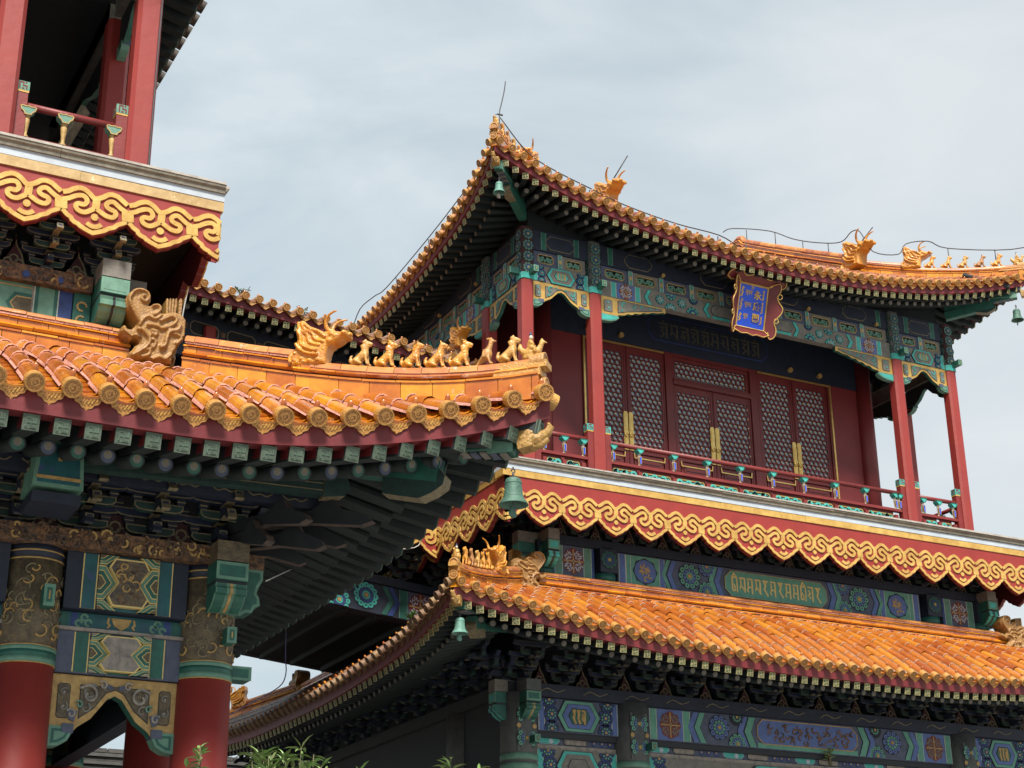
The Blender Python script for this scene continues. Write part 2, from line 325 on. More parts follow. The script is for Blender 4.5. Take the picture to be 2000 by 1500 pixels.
def half_ring(c, S, w, r, n=6, sq=1.0): return [c+S*(r*cos(pi*i/n))+w*(r*sq*sin(pi*i/n)) for i in range(n+1)]
def tile_field(mb, sd, pitch, r, tl, pan, a_lo=0., a_hi=None, tilem='glaze', mortarm='mortar', step=.15):
    """roll tiles over pan tiles; returns the eave stations of rolls and of pans"""
    a_hi = a_hi or sd.s1; k0 = int(round(a_lo/pitch)); rolls = []; pans = []
    k = 0
    while True:
        a = pitch*(k+.5)
        if a > a_hi: break
        k += 1
        if a < a_lo: continue
        n0, n1 = sd.ne(a), sd.nend(a)
        if n1-n0 > .05:
            rolls.append(a); n = n0; ph = random.uniform(.93, .99); first = True
            while n < n1-.02:
                m = min(n1, n+tl*(ph if first else random.uniform(.985, 1.015))); first = False
                j = random.uniform(-.006, .006)
                p, q = sd.p(a+j, n, .006), sd.p(a+j, m, -.004); t, w = sd.frame(a, (n+m)/2)
                A, B = half_ring(p, sd.S, w, r*1.04), half_ring(q, sd.S, w, r*.95); c = 7
                mb.add(A+B, [(i, i+1, c+i+1, c+i) for i in range(6)], tilem, True)
                if n > n0 and random.random() < .8:
                    e = t*.006
                    A, B = half_ring(p-e*1.2, sd.S, w, r*1.045), half_ring(p+e*.3, sd.S, w, r*1.05)
                    mb.add(A+B+half_ring(p-e*1.2, sd.S, w, r*.9), [(i, i+1, c+i+1, c+i) for i in range(6)]+[(i+1, i, 14+i, 15+i) for i in range(6)], mortarm, True)
                for sg in (-1, 1):       # ragged mortar bedding under the roll
                    x = sd.S*(r*sg); d = random.uniform(.02, .05)*r/.088
                    mb.add([p+x*1.0-w*.002, q+x*.95-w*.002, q+x*1.12-w*d, p+x*(1.05+random.uniform(0, .15))-w*d], [(0, 1, 2, 3) if sg > 0 else (3, 2, 1, 0)], mortarm)
                n = m
        b = a+pitch/2
        if b > a_hi: continue
        n0, n1 = sd.ne(b), sd.nend(b)
        if n1-n0 > .02:
            pans.append(b); n = n0-.02; h = pitch*.5
            while n < n1-.01:
                m = min(n1, n+step); t, w = sd.frame(b, (n+m)/2); g = 4; A = []; B = []; Cc = []
                for i in range(g+1):
                    x = -1+2*i/g; dp = -.055*(1-x*x)*pitch/.3-.022
                    A.append(sd.p(b, n)+sd.S*(x*h)+w*(dp+.014)); B.append(sd.p(b, m)+sd.S*(x*h)+w*dp); Cc.append(sd.p(b, n)+sd.S*(x*h)+w*(dp-.01))
                c = g+1
                mb.add(A+B+Cc, [(i, i+1, c+i+1, c+i) for i in range(g)]+[(i+1, i, 2*c+i, 2*c+i+1) for i in range(g)], tilem, False)
                n = m
    return rolls, pans

def disc_mesh(r, key, dragon=True):
    """round tile end with a rim, a coiled relief and a nail cap behind it"""
    mb = MB(); f = Fr((0, 0, 0), (1, 0, 0), Z, (0, 1, 0)); q = r*1.10; n = 20
    circ = lambda k, h: [f.P(k*cos(2*pi*i/n), k*sin(2*pi*i/n), h) for i in range(n)]
    rings = [circ(q, -.09), circ(q, .006), circ(q*.985, .012), circ(q*.82, .012), circ(q*.78, .003)]
    vs = sum(rings, []); fs = [(i*n+j, i*n+(j+1) % n, (i+1)*n+(j+1) % n, (i+1)*n+j) for i in range(4) for j in range(n)]
    mb.add(vs, fs, key, False); mb.add(rings[4], [tuple(range(n))], key)
    rr = random.Random(3)
    co = smooth([(.5*q*cos(t*1.9)*(1-.10*t), .5*q*sin(t*1.9)*(1-.10*t)) for t in [i*.55 for i in range(9)]], 3)
    f.stroke(mb, co, q*.17, .002, .011, key)
    for i in range(10):
        an = i*.63+.2; x, y = q*.58*cos(an), q*.58*sin(an)
        f.stroke(mb, [(x, y), (x*1.2+rr.uniform(-.1, .1)*q, y*1.2+rr.uniform(-.1, .1)*q)], q*.13, .002, .010, key)
    f.disc(mb, .05*q, 0, q*.16, .002, .013, key, 8)
    mb.lathe((0, -.12, r*.96), (0, 0, 1), [(r*.34, -.01), (r*.34, r*.40), (r*.25, r*.72), (r*.07, r*.86)], 10, 'glaze')
    return mb.mesh('end_tile')
def drip_mesh(pitch, key, glz):
    mb = MB(); h = pitch*.45; f = Fr((0, -.02, -.012), (1, 0, 0), V((0, -.28, .96)).normalized(), V((0, .96, .28)).normalized())
    top = [(-h+2*h*i/8, -.055*(1-(-1+2*i/8)**2)*pitch/.3-.018) for i in range(9)]
    q_ = pitch/.3; bot = smooth([(h, -.03*q_), (h*.98, -.065*q_), (h*.80, -.082*q_), (h*.72, -.108*q_), (h*.45, -.122*q_), (h*.30, -.148*q_), (h*.1, -.158*q_), (0, -.172*q_)], 2)
    bot = bot+[(-x, y) for x, y in bot[-2::-1]]
    poly = top[::-1]+[(-x, y) for x, y in bot][0:]
    poly = [p for i, p in enumerate(poly) if i == 0 or (abs(p[0]-poly[i-1][0])+abs(p[1]-poly[i-1][1])) > 1e-4]
    f.poly(mb, poly, -.018, 0, key)
    f.stroke(mb, [(x*.97, y+.008) for x, y in bot], .012*pitch/.3, 0, .006, key)
    rr = random.Random(5)
    for i in range(7):
        x = (-.62+.2*i)*h; y = (-.075-.03*(1-abs(x/h)))*pitch/.3
        f.stroke(mb, smooth([(x, y+.025*q_), (x+.03*rr.uniform(-1, 1)*q_, y), (x+.02*q_, y-.015*q_)], 2), .014*pitch/.3, 0, .007, key)
    for k in (0, 1):                                   # lips of the two pan tiles above it
        t2 = [(x*.84, y+.014+.026*k*pitch/.3) for x, y in top]
        f.at(0, 0, -.03-.03*k).poly(mb, [(x, y-.014) for x, y in t2]+t2[::-1], -.03, .03, glz)
    return mb.mesh('drip_tile')
def fret(f, mb, w, h, m, lw):
    """hooked-cross fret on a rafter end"""
    a, b = w*.30, h*.30
    f.stroke(mb, [(-a, b), (0, b), (0, -b), (a, -b)][::-1], lw, 0, .004, m)
    f.stroke(mb, [(-a, -b), (-a, 0), (a, 0), (a, b)], lw, 0, .005, m)
def square_rafter(w, l, pale, style):
    mb = MB(); f = Fr((0, 0, 0), (-1, 0, 0), Z, (0, 1, 0))
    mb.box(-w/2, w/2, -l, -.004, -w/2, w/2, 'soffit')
    f.rect(mb, -w/2-.003, w/2+.003, -w/2-.003, w/2+.003, -.014, 0, style[0]); f.rect(mb, -w/2+w*.10, w/2-w*.10, -w/2+w*.10, w/2-w*.10, 0, .003, style[1])
    ff = f.at(0, 0, .003); fret(ff, mb, w, w, style[2], w*.10)
    if pale:
        mb.box(-w/2-.002, -w/2, -.24, -.045, -w*.32, w*.32, pale); mb.box(w/2, w/2+.002, -.24, -.045, -w*.32, w*.32, pale)
    return mb.mesh('flying_rafter')
def round_rafter(r, l, cols):
    mb = MB(); f = Fr((0, 0, 0), (-1, 0, 0), Z, (0, 1, 0))
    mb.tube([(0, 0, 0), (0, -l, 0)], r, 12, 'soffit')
    f.disc(mb, 0, 0, r*1.0, -.03, .003, cols[0], 14); f.disc(mb, 0, 0, r*.80, .003, .006, cols[1], 14); f.disc(mb, 0, r*.18, r*.52, .006, .009, cols[2], 12); f.disc(mb, 0, r*.45, r*.24, .009, .012, cols[3], 8)
    return mb.mesh('round_rafter')
def sweep(mb, path, prof, m, sm=False):
    """sweep a closed (side, up) profile along a path in a vertical plane"""
    P = [V(p) for p in path]; k = len(P); n = len(prof); vs = []
    for i in range(k):
        t = P[min(i+1, k-1)]-P[max(i-1, 0)]; sd = V((t.y, -t.x, 0)).normalized()
        vs += [P[i]+sd*x+Z*y for x, y in prof]
    fs = [(i*n+j, i*n+(j+1) % n, (i+1)*n+(j+1) % n, (i+1)*n+j) for i in range(k-1) for j in range(n)]
    fs += [tuple(range(n-1, -1, -1)), tuple((k-1)*n+j for j in range(n))]
    mb.add(vs, fs, m, sm)
def ridge(mb, path, layers):
    """stacked courses of ridge tiles; each layer = profile, material, tile length"""
    P = [V(p) for p in path]; D_ = [0]
    for i in range(1, len(P)): D_.append(D_[-1]+(P[i]-P[i-1]).length)
    def at(d):
        for i in range(1, len(P)):
            if d <= D_[i] or i == len(P)-1:
                t = (d-D_[i-1])/(D_[i]-D_[i-1]); return P[i-1].lerp(P[i], t)
    for li, (prof, m, tl) in enumerate(layers):
        d = -(li*.37 % 1)*tl; T = D_[-1]
        while d < T-.005:
            a, b = max(0, d), min(T, d+tl-.007)
            if b-a > .015:
                ns = max(2, int((b-a)/.12)+1); j = random.uniform(-.003, .003)
                sweep(mb, [at(a+(b-a)*i/(ns-1)) for i in range(ns)], [(x, y+j) for x, y in prof], m)
            d += tl
def courses(k, cap=True, low=False, top='top', body='glaze'):
    rect = lambda w, a, b: [(-w, a), (w, a), (w, b), (-w, b)]
    arc = lambda w, a, h, n=6: [(w*cos(pi*i/n), a+h*sin(pi*i/n)) for i in range(n+1)]
    l = [(rect(.15*k, -.14, .15*k), body, .46*k), (rect(.17*k, .152*k, .18*k), body, .5*k),
         (rect(.105*k, .182*k, .215*k), 'line', 3), ([(.14*k, .217*k), (.165*k, .245*k), (.14*k, .275*k), (-.14*k, .275*k), (-.165*k, .245*k), (-.14*k, .217*k)], body, .46*k)]
    y = .277*k
    if not low:
        l += [(rect(.12*k, y, y+.085*k), body, .42*k), (arc(.15*k, y+.087*k, .05*k), body, .46*k)]; y += .14*k
    l += [(rect(.10*k, y, y+.03*k), 'mortar', .5*k)]; y += .032*k
    l += [(arc(.115*k, y, .12*k if cap else .085*k), top, .40*k)]
    return l, y+(.12*k if cap else .085*k)
ROOFPARTS = {}
def put(kind, mesh, mats, parent, single, stuffname):
    """instances as sub-parts, or fused into one 'stuff' sub-part"""
    if single:
        for mw in mats: link(kind, mesh, parent, mw)
        return
    vs = []; fs = []; mi = []; o = 0
    for mw in mats:
        for v in mesh.vertices: vs.append(tuple(mw @ v.co))
        for p in mesh.polygons: fs.append(tuple(i+o for i in p.vertices)); mi.append(p.material_index)
        o += len(mesh.vertices)
    if not vs: return
    me = D.meshes.new(stuffname); me.from_pydata(vs, [], fs); me.update()
    for m in mesh.materials: me.materials.append(m)
    me.polygons.foreach_set('material_index', mi)
    o = link(stuffname, me, parent); o['kind'] = 'stuff'

def build_eave(sd, roof, k, meshes, tiles, fascia, soffit, single, pitch, rpitch, a_hi=None, wall_n=None, fanL=2.2, fas=(.07, .25), fan0=True, fan1=True, r=None, tl=.3, tilem='glaze', mortarm='mortar', raft=True, ovh=None):
    """one slope: tiles, tile ends, red fascia, both rows of rafters and the boards over them"""
    r = r or pitch*.29; a_hi = a_hi or sd.s1
    rolls, pans = tile_field(tiles, sd, pitch, r, tl, pitch, 0, a_hi, tilem, mortarm, .15*k)
    put('end_tile', meshes['end'], [sd.inst(a, sd.ne(a)-.065*k) for a in rolls], roof, single, 'end_tiles')
    put('drip_tile', meshes['drip'], [sd.inst(b, sd.ne(b)-.012*k) for b in pans], roof, single, 'drip_tiles')
    ns = max(8, int(a_hi/.25)); st = [a_hi*i/ns for i in range(ns+1)]
    ef = lambda a, n, h: sd.A+sd.S*a+sd.N*n+Z*(sd.ze(a)+h)
    vs = []; c = 4
    for a in st:
        e = sd.ne(a)
        lo = e if not (sd.hip0 and a < e) else a
        for o_, z_ in ((.05, -fas[0]), (.06, -fas[1]), (.20, -fas[1]-.005), (.20, -fas[0])):
            a_ = max(a, o_) if sd.hip0 else a
            if sd.hip1 and a_hi == sd.s1: a_ = min(a_, sd.s1-o_)
            vs.append(ef(a_, e+o_, z_))
    fs = [(i*c+j, i*c+(j+1) % c, (i+1)*c+(j+1) % c, (i+1)*c+j) for i in range(ns) for j in range(c)]
    fascia.add(vs, fs, 'fascia')
    wall_n = wall_n or sd.nt; q = .30 if ovh is None else ovh
    vs = []
    for a in st:
        e = sd.ne(a); m = max(e+.15, min(wall_n, sd.nend(a)+.01))
        def cl(a, q_):
            b_ = max(a, min(q_, sd.nt)) if sd.hip0 else a
            return min(b_, sd.s1-q_) if (sd.hip1 and a_hi == sd.s1) else b_
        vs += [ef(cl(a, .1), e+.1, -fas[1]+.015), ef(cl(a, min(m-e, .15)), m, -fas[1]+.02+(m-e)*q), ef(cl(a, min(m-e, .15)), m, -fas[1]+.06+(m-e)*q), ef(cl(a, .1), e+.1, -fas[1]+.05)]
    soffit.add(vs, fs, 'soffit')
    if not raft: return
    w = meshes['w']; sq = []; rd = []; a = rpitch*.5
    while a < a_hi:
        s = 0; f0 = max(0, 1-a/fanL) if (sd.hip0 and fan0) else 0; f1 = max(0, 1-(a_hi-a)/fanL) if (sd.hip1 and fan1) else 0
        # swing towards the hip: sign from the frame's handedness
        hand = sd.S.cross(sd.N).z
        s = (f0*.62-f1*.62)*(-hand)*-1
        if a > .12 and (not sd.hip1 or a < a_hi-.12):
            e = sd.ne(a)
            sq.append(sd.inst(a, e+.10+.0*f0, 0, -s, q*.75))
            sq[-1].translation = ef(a, e+.10, -fas[1]-w*.5-.006)
            if a > .5:
                rd.append(sd.inst(a, e+.1, 0, -s*.8, q)); rd[-1].translation = ef(a, e+.52*k, -fas[1]-w*1.45+.42*k*q*.7)
        a += rpitch
    put('flying_rafter', meshes['sq'], sq, roof, single, 'flying_rafters')
    put('round_rafter', meshes['rd'], [m for i, m in enumerate(rd) if i % 2 == 0], roof, single, 'round_rafters')
    put('round_rafter', meshes['rd2'], [m for i, m in enumerate(rd) if i % 2], roof, single, 'round_rafters')
def hip_line(sd, lo=0.0, hi=None, n=14, h=0):
    hi = hi or sd.nt; return [sd.p(lo+(hi-lo)*i/n, lo+(hi-lo)*i/n, h) for i in range(n+1)]

# ------------------------------------------------------------ roof ornaments (face +x, one unit high)
def beast_mesh(kind, m):
    b = MB(); B = b.ball; T = b.tube
    if kind == 'phoenix':
        B((-.02, 0, .42), (.17, .14, .24), 'relief'); T([(-.02, 0, .5), (.08, 0, .72), (.1, 0, .84)], [.12, .085, .08], 8, 'relief')
        B((.12, 0, .87), (.1, .075, .085), 'relief'); T([(.18, 0, .88), (.31, 0, .83)], [.05, .015], 6, 'relief')
        for x in (-.02, .06, .14): T([(x, 0, .93), (x-.03, 0, 1.02)], [.035, .02], 6, 'relief')
        T([(-.08, 0, .4), (-.24, 0, .2), (-.4, 0, .04)], [.12, .09, .05], 8, 'relief')
        for y in (-.09, .09): T([(.02, y, .3), (.1, y, .03)], [.05, .04], 6, 'relief'); T([(-.1, y*1.5, .55), (-.12, y*1.5, .3), (-.26, y, .16)], [.05, .07, .03], 6, 'relief'); B((.14, y, .04), (.08, .05, .04), 'relief')
        return organic(b, .03, 'ridge_figure', m)
    lean = {'lion': 0, 'dragon': .02, 'horse': .03, 'dog': .0, 'goat': .02}[kind]
    B((-.2, 0, .19), (.2, .17, .2), 'relief'); T([(-.2, 0, .22), (0, 0, .40), (.1, 0, .54)], [.17, .16, .14], 8, 'relief')
    B((.1, 0, .47), (.13, .135, .18), 'relief'); T([(.08, 0, .55), (.12+lean, 0, .72), (.15+lean, 0, .8)], [.13, .105, .1], 8, 'relief')
    B((.17+lean, 0, .82), (.12, .10, .10), 'relief'); T([(.2+lean, 0, .81), (.36+lean, 0, .77)], [.085, .055], 8, 'relief')
    T([(.2+lean, 0, .74), (.32+lean, 0, .69)], [.05, .035], 6, 'relief')
    for y in (-.085, .085):
        T([(.13, y, .42), (.16, y, .2), (.2, y, .03)], [.065, .05, .05], 7, 'relief'); B((.24, y, .035), (.08, .05, .04), 'relief')
        T([(-.24, y*1.6, .22), (-.1, y*1.9, .12), (.02, y*1.8, .05)], [.11, .08, .05], 7, 'relief')
        B((.13+lean, y*.8, .93), (.035, .03, .07), 'relief')
        B((.27+lean, y*.55, .85), (.03, .03, .03), 'relief')
    T([(-.34, 0, .1), (-.45, 0, .26), (-.42, 0, .42), (-.36, 0, .47)], [.06, .07, .05, .02], 7, 'relief')
    if kind in ('lion', 'dragon'):
        for i in range(7):
            an = i*.5-.6; B((.06+lean-.06*cos(an), .1*sin(i*2.1), .62+.06*i*.8), (.07, .06, .06), 'relief')
        for y in (-.1, .1): B((.05, y, .66), (.08, .05, .13), 'relief')
    if kind == 'dragon': T([(.12, 0, .9), (.05, 0, 1.0), (-.04, 0, 1.04)], [.05, .035, .015], 6, 'relief')
    if kind == 'horse':
        T([(.14, 0, .9), (.02, 0, .8), (-.04, 0, .62)], [.03, .05, .03], 6, 'relief')
    if kind == 'goat': T([(.12, 0, .92), (.13, 0, 1.03)], [.04, .015], 6, 'relief')
    return organic(b, .03, 'ridge_figure', m)
def immortal_mesh(m):
    b = MB(); B = b.ball; T = b.tube
    B((0, 0, .25), (.34, .17, .2), 'relief'); B((-.02, 0, .1), (.3, .17, .12), 'relief')
    T([(.22, 0, .26), (.32, 0, .46), (.36, 0, .56)], [.13, .09, .08], 8, 'relief'); B((.37, 0, .6), (.1, .07, .08), 'relief'); T([(.42, 0, .6), (.55, 0, .54)], [.05, .02], 6, 'relief')
    T([(.33, 0, .66), (.38, 0, .73)], [.03, .03], 5, 'relief')
    T([(-.24, 0, .3), (-.38, 0, .46), (-.36, 0, .62)], [.12, .1, .05], 8, 'relief')
    T([(-.02, 0, .36), (-.02, 0, .6), (-.01, 0, .72)], [.13, .12, .07], 8, 'relief')
    for y in (-.12, .12): T([(-.02, y*.8, .66), (.06, y*1.15, .54), (.14, y*.5, .5)], [.05, .05, .04], 6, 'relief'); T([(0, y, .42), (.16, y*1.3, .36), (.16, y*1.4, .22)], [.07, .06, .05], 6, 'relief')
    me = organic(b, .03, 'immortal_figure', m); me.materials.append(M['creamface']); me.materials.append(M['bluehair'])
    import bmesh
    h = MB(); h.ball((0, 0, .8), (.07, .065, .085), 'creamface', 10, 8); h.ball((-.01, 0, .90), (.06, .055, .05), 'bluehair', 8, 6); h.ball((-.01, 0, .96), .035, 'bluehair', 8, 6); h.ball((.07, 0, .79), (.015, .015, .02), 'creamface', 6, 4)
    bm = bmesh.new(); bm.from_mesh(me); o = []
    vs = [bm.verts.new(v) for v in h.v]
    for f, k in zip(h.f, h.m):
        q = bm.faces.new([vs[i] for i in f]); q.material_index = 1+k; q.smooth = True
    bm.to_mesh(me); bm.free(); return me
def dragon_head_mesh(m, antlers=True):
    """horned dragon head of a hip ridge: swept mane behind, muzzle to +x, a scaled neck below"""
    b = MB(); P = [(20, 425), (35, 340), (60, 280), (70, 220), (55, 150), (75, 85), (110, 80), (160, 130), (220, 160), (270, 190), (310, 180), (350, 195), (400, 205), (438, 205), (442, 232), (405, 246), (385, 262), (360, 276), (330, 284), (302, 305), (292, 335), (285, 375), (285, 425)]
    P = [((x-180)/350, (430-y)/350) for x, y in P]
    for th, ins in ((.22, .0), (.26, .03), (.275, .06)):
        q = offset(P, ins) if ins else P
        b.prism([(x, -th*.72, y) for x, y in q], (0, th*1.44, 0), 'relief', None, True)
    B = b.ball; T = b.tube
    c = lambda x, y: ((x-180)/350, (430-y)/350)
    for sg in (-1, 1):
        y = sg*.20
        for k, pl in enumerate(([(80, 95), (95, 160), (150, 200), (170, 260), (250, 290)], [(105, 100), (130, 160), (190, 195), (215, 245), (280, 268)], [(130, 120), (180, 165), (240, 190), (290, 240)], [(75, 160), (105, 215), (110, 270), (170, 310), (230, 330)], [(70, 260), (95, 300), (150, 340), (240, 365)])):
            T([(*c(*p)[:1], y*(1+.05*k), c(*p)[1]) for p in smooth(pl, 3)], [.034]*(len(pl)*3-2), 5, 'relief')
        for x, yy, r in ((330, 215, .07), (355, 232, .05), (420, 218, .055), (310, 262, .06), (60, 330, .05), (110, 375, .05), (170, 395, .05), (230, 395, .05), (80, 400, .05)):
            B((c(x, yy)[0], y*.85, c(x, yy)[1]), (r, .07, r), 'relief', 7, 5)
        T([(*c(*p)[:1], sg*(.17+.06*i), c(*p)[1]) for i, p in enumerate([(40, 330), (30, 370), (45, 410)])], [.05, .05, .04], 5, 'relief')
        B((c(345, 205)[0], sg*.15, c(345, 205)[1]), .045, 'relief', 6, 5)
    T([(c(440, 215)[0], 0, c(440, 215)[1]), (c(450, 200)[0], 0, c(450, 200)[1])], [.07, .05], 6, 'relief')
    me = organic(b, .016, 'dragon_head', m, 1)
    if antlers:
        import bmesh
        h = MB()
        for sg, up in ((-1, 0), (1, .03)):
            pts = [(c(x, y)[0], sg*(.10+.035*i), c(x, y)[1]+up) for i, (x, y) in enumerate([(335, 195), (300, 178), (284, 140), (296, 100), (330, 72), (378, 62)])]
            pts = smooth(pts, 3); h.tube(pts, [.055*(1-.75*i/len(pts)) for i in range(len(pts))], 7, 'relief')
        bm = bmesh.new(); bm.from_mesh(me); vs = [bm.verts.new(v) for v in h.v]
        for f in h.f: q = bm.faces.new([vs[i] for i in f]); q.smooth = True
        bm.to_mesh(me); bm.free()
    return me
def corner_beast_mesh(m):
    """ridge-biting beast with a curled tail and a sword hilt; the mouth faces -x"""
    P = [(470, 1005), (462, 935), (505, 900), (522, 868), (578, 838), (572, 795), (505, 775), (470, 800), (440, 770), (385, 735), (335, 695), (335, 648), (370, 632), (410, 662), (470, 672), (512, 640), (522, 580), (465, 500), (385, 430), (357, 340), (390, 262), (460, 212), (540, 202), (625, 230), (678, 290), (684, 350), (650, 395), (690, 402), (740, 386), (800, 412), (826, 460), (816, 492), (890, 482), (1000, 472), (1080, 502), (1146, 560), (1152, 780), (1090, 795), (1080, 870), (1010, 960), (1002, 1070)]
    c = lambda x, y: ((x-800)*.00105, (1040-(y-.16*(x-470)))*.00105)
    Q = [c(*p) for p in P]; b = MB()
    for th, ins in ((.16, 0), (.20, .02)):
        q = offset(Q, ins) if ins else Q
        b.prism([(x, -th/2, y) for x, y in q], (0, th, 0), 'relief', None, True)
    T = lambda pl, sg, r, lift=.0: b.tube([(c(*p)[0], sg*(.098+lift), c(*p)[1]) for p in smooth(pl, 4)], r, 6, 'relief')
    for sg in (-1, 1):
        T([(545, 600), (440, 440), (400, 340), (450, 250), (540, 235), (620, 270), (640, 330), (600, 370), (550, 340), (565, 300), (600, 310)], sg, .024)
        T([(545, 640), (600, 560), (660, 540), (740, 570), (820, 520)], sg, .022); T([(690, 420), (760, 410), (800, 450), (760, 500), (700, 520)], sg, .022)
        T([(640, 640), (760, 650), (830, 680), (950, 650), (1010, 590), (960, 540), (880, 560), (800, 600)], sg, .026)
        T([(1060, 640), (1030, 700), (930, 720), (900, 790), (880, 880), (820, 900)], sg, .034); T([(960, 740), (1050, 760), (1090, 800), (1020, 860)], sg, .024)
        T([(580, 690), (660, 760), (690, 830), (640, 900), (560, 950), (480, 990)], sg, .03); T([(700, 740), (760, 760), (770, 720), (700, 700)], sg, .026)
        T([(720, 800), (770, 830), (740, 900), (700, 870)], sg, .022); T([(640, 930), (700, 920), (690, 980), (600, 1000)], sg, .022); T([(740, 1030), (830, 1000), (900, 1030), (980, 970)], sg, .02)
        b.ball((c(555, 695)[0], sg*.10, c(555, 695)[1]), (.045, .035, .028), 'relief', 8, 6); b.ball((c(375, 655)[0], sg*.07, c(375, 655)[1]), .03, 'relief', 8, 6)
    me = organic(b, .010, 'ridge_biter', m, 1)
    import bmesh
    h = MB(); f = Fr((0, .05, 0), (1, 0, 0), Z, (0, -1, 0))
    for x0, d in ((905, 0), (1060, .0)):
        w = 120 if x0 == 905 else 42
        for i in range(4 if w > 100 else 1):
            a, bb = x0+w*i/(4 if w > 100 else 1), x0+w*(i+1)/(4 if w > 100 else 1)-4
            o = (i-1.5)*8 if w > 100 else 0
            f.poly(h, [c(a+o*.2, 500+i*6), c(bb+o*.2, 500+i*6), c(bb+o, 305), c((a+bb)/2+o, 285), c(a+o, 302)], 0, .10, 'relief')
    bm = bmesh.new(); bm.from_mesh(me); vs = [bm.verts.new(v) for v in h.v]
    for ff in h.f: bm.faces.new([vs[i] for i in ff])
    bm.to_mesh(me); bm.free(); return me
def beam_head_mesh(m):
    """glazed dragon muzzle capping a corner beam, facing +x"""
    b = MB(); B = b.ball; T = b.tube
    b.prism([(-.5, -.3, -.28), (-.5, .3, -.28), (-.5, .3, .30), (-.5, -.3, .30)], (.5, 0, 0), 'relief', None, True)
    T([(-.15, 0, .02), (.2, 0, -.02), (.52, 0, .12), (.68, 0, .30)], [.30, .24, .15, .10], 10, 'relief')
    T([(-.1, 0, -.16), (.25, 0, -.22), (.5, 0, -.10)], [.2, .14, .08], 8, 'relief')
    for s in (-1, 1):
        B((.0, s*.2, .2), (.13, .08, .09), 'relief'); T([(-.05, s*.2, .28), (-.25, s*.24, .36), (-.4, s*.22, .30)], [.07, .06, .04], 6, 'relief')
        T([(.3, s*.17, .02), (.5, s*.12, .16), (.66, s*.08, .34)], .05, 6, 'relief'); B((.62, s*.09, .34), .07, 'relief', 7, 5)
        T([(-.3, s*.29, -.15), (-.1, s*.27, -.05), (.1, s*.24, .06)], .05, 6, 'relief'); T([(-.35, s*.29, .05), (-.2, s*.29, .1)], .05, 6, 'relief')
    return organic(b, .024, 'beam_head', m, 1)
FIG = {}
for _k in ('lion', 'dragon', 'horse', 'dog', 'goat', 'phoenix'):
    FIG[_k] = beast_mesh(_k, 'relief' if _k in ('lion', 'goat', 'phoenix') else 'glaze_fig')
FIG['immortal'] = immortal_mesh('relief'); FIG['head'] = dragon_head_mesh('glaze_fig'); FIG['biter'] = corner_beast_mesh('relief_dark'); FIG['muzzle'] = beam_head_mesh('relief_dark')
def pose(p, d, s, tilt=0):
    """place a +x facing figure of scale s at p looking along plan direction d"""
    x = V((d[0], d[1], 0)).normalized(); y = Z.cross(x)
    if tilt: x = (x*cos(tilt)+Z*sin(tilt)); 
    z = x.cross(y); sx, sy, sz = (s, s, s) if not isinstance(s, tuple) else s
    return Matrix(((x.x*sx, y.x*sy, z.x*sz, p[0]), (x.y*sx, y.y*sy, z.y*sz, p[1]), (x.z*sx, y.z*sy, z.z*sz, p[2]), (0, 0, 0, 1)))
NAMES = {'lion': 'glazed lion figure', 'dragon': 'glazed dragon figure', 'horse': 'glazed horse figure', 'dog': 'glazed seahorse figure', 'goat': 'glazed goat figure', 'phoenix': 'glazed phoenix figure'}
def along(path, d):
    P = [V(p) for p in path]
    for i in range(1, len(P)):
        l = (P[i]-P[i-1]).length
        if d <= l or i == len(P)-1: return P[i-1].lerp(P[i], d/l)
        d -= l

# ------------------------------------------------------------ painted and carved decoration
def _cv(x, y):
    yy = y-.2172*(x-75)-755; return ((x+.08*yy-75)/1450, -yy/1450)
C_TOP = [_cv(*p) for p in smooth([(75, 290), (230, 270), (330, 215), (470, 180), (590, 220), (700, 325), (775, 425), (845, 450), (930, 430), (1010, 395), (1090, 345), (1190, 335), (1320, 390), (1420, 490), (1500, 570), (1525, 600)], 2)]
C_LS = [_cv(*p) for p in smooth([(75, 480), (230, 455), (330, 410), (450, 375), (560, 385), (622, 460), (628, 545), (560, 605), (450, 580), (392, 620), (400, 700), (480, 775), (590, 800), (710, 750), (810, 690)], 3)]
C_RS = [_cv(*p) for p in smooth([(1525, 795), (1400, 710), (1310, 620), (1220, 530), (1130, 525), (1060, 580), (1070, 660), (1150, 720), (1240, 770), (1258, 850), (1190, 920), (1060, 890), (950, 810), (830, 700)], 3)]
C_LIP = [_cv(*p) for p in [(75, 700), (130, 760), (205, 860), (290, 930), (305, 985), (360, 1045), (445, 1095), (480, 1140), (560, 1200), (660, 1265), (752, 1318), (880, 1290), (1010, 1255), (1090, 1205), (1220, 1170), (1300, 1105), (1420, 1060), (1525, 1010)]]
C_OUT = [_cv(*p) for p in [(75, 755), (160, 870), (240, 940), (255, 1000), (330, 1060), (410, 1105), (440, 1170), (560, 1260), (680, 1330), (752, 1390), (880, 1350), (1030, 1325), (1110, 1270), (1250, 1240), (1340, 1160), (1440, 1125), (1525, 1070)]]
C_STEM = [_cv(845, 410), _cv(838, 560), _cv(815, 720)]
C_SMILE = [_cv(*p) for p in smooth([(625, 1062), (700, 1130), (800, 1165), (890, 1145), (945, 1108)], 2)]
C_SIDE0 = [_cv(75, 440), _cv(75, 700)]; C_SIDE1 = [_cv(1525, 755), _cv(1525, 1015)]
def clipline(pts, lo, hi):
    o = []
    for i, p in enumerate(pts):
        if i:
            q = pts[i-1]
            for e in (lo, hi):
                if (q[0]-e)*(p[0]-e) < 0: t = (e-q[0])/(p[0]-q[0]); o.append((e, q[1]+(p[1]-q[1])*t))
        if lo-1e-6 <= p[0] <= hi+1e-6: o.append(p)
    return o
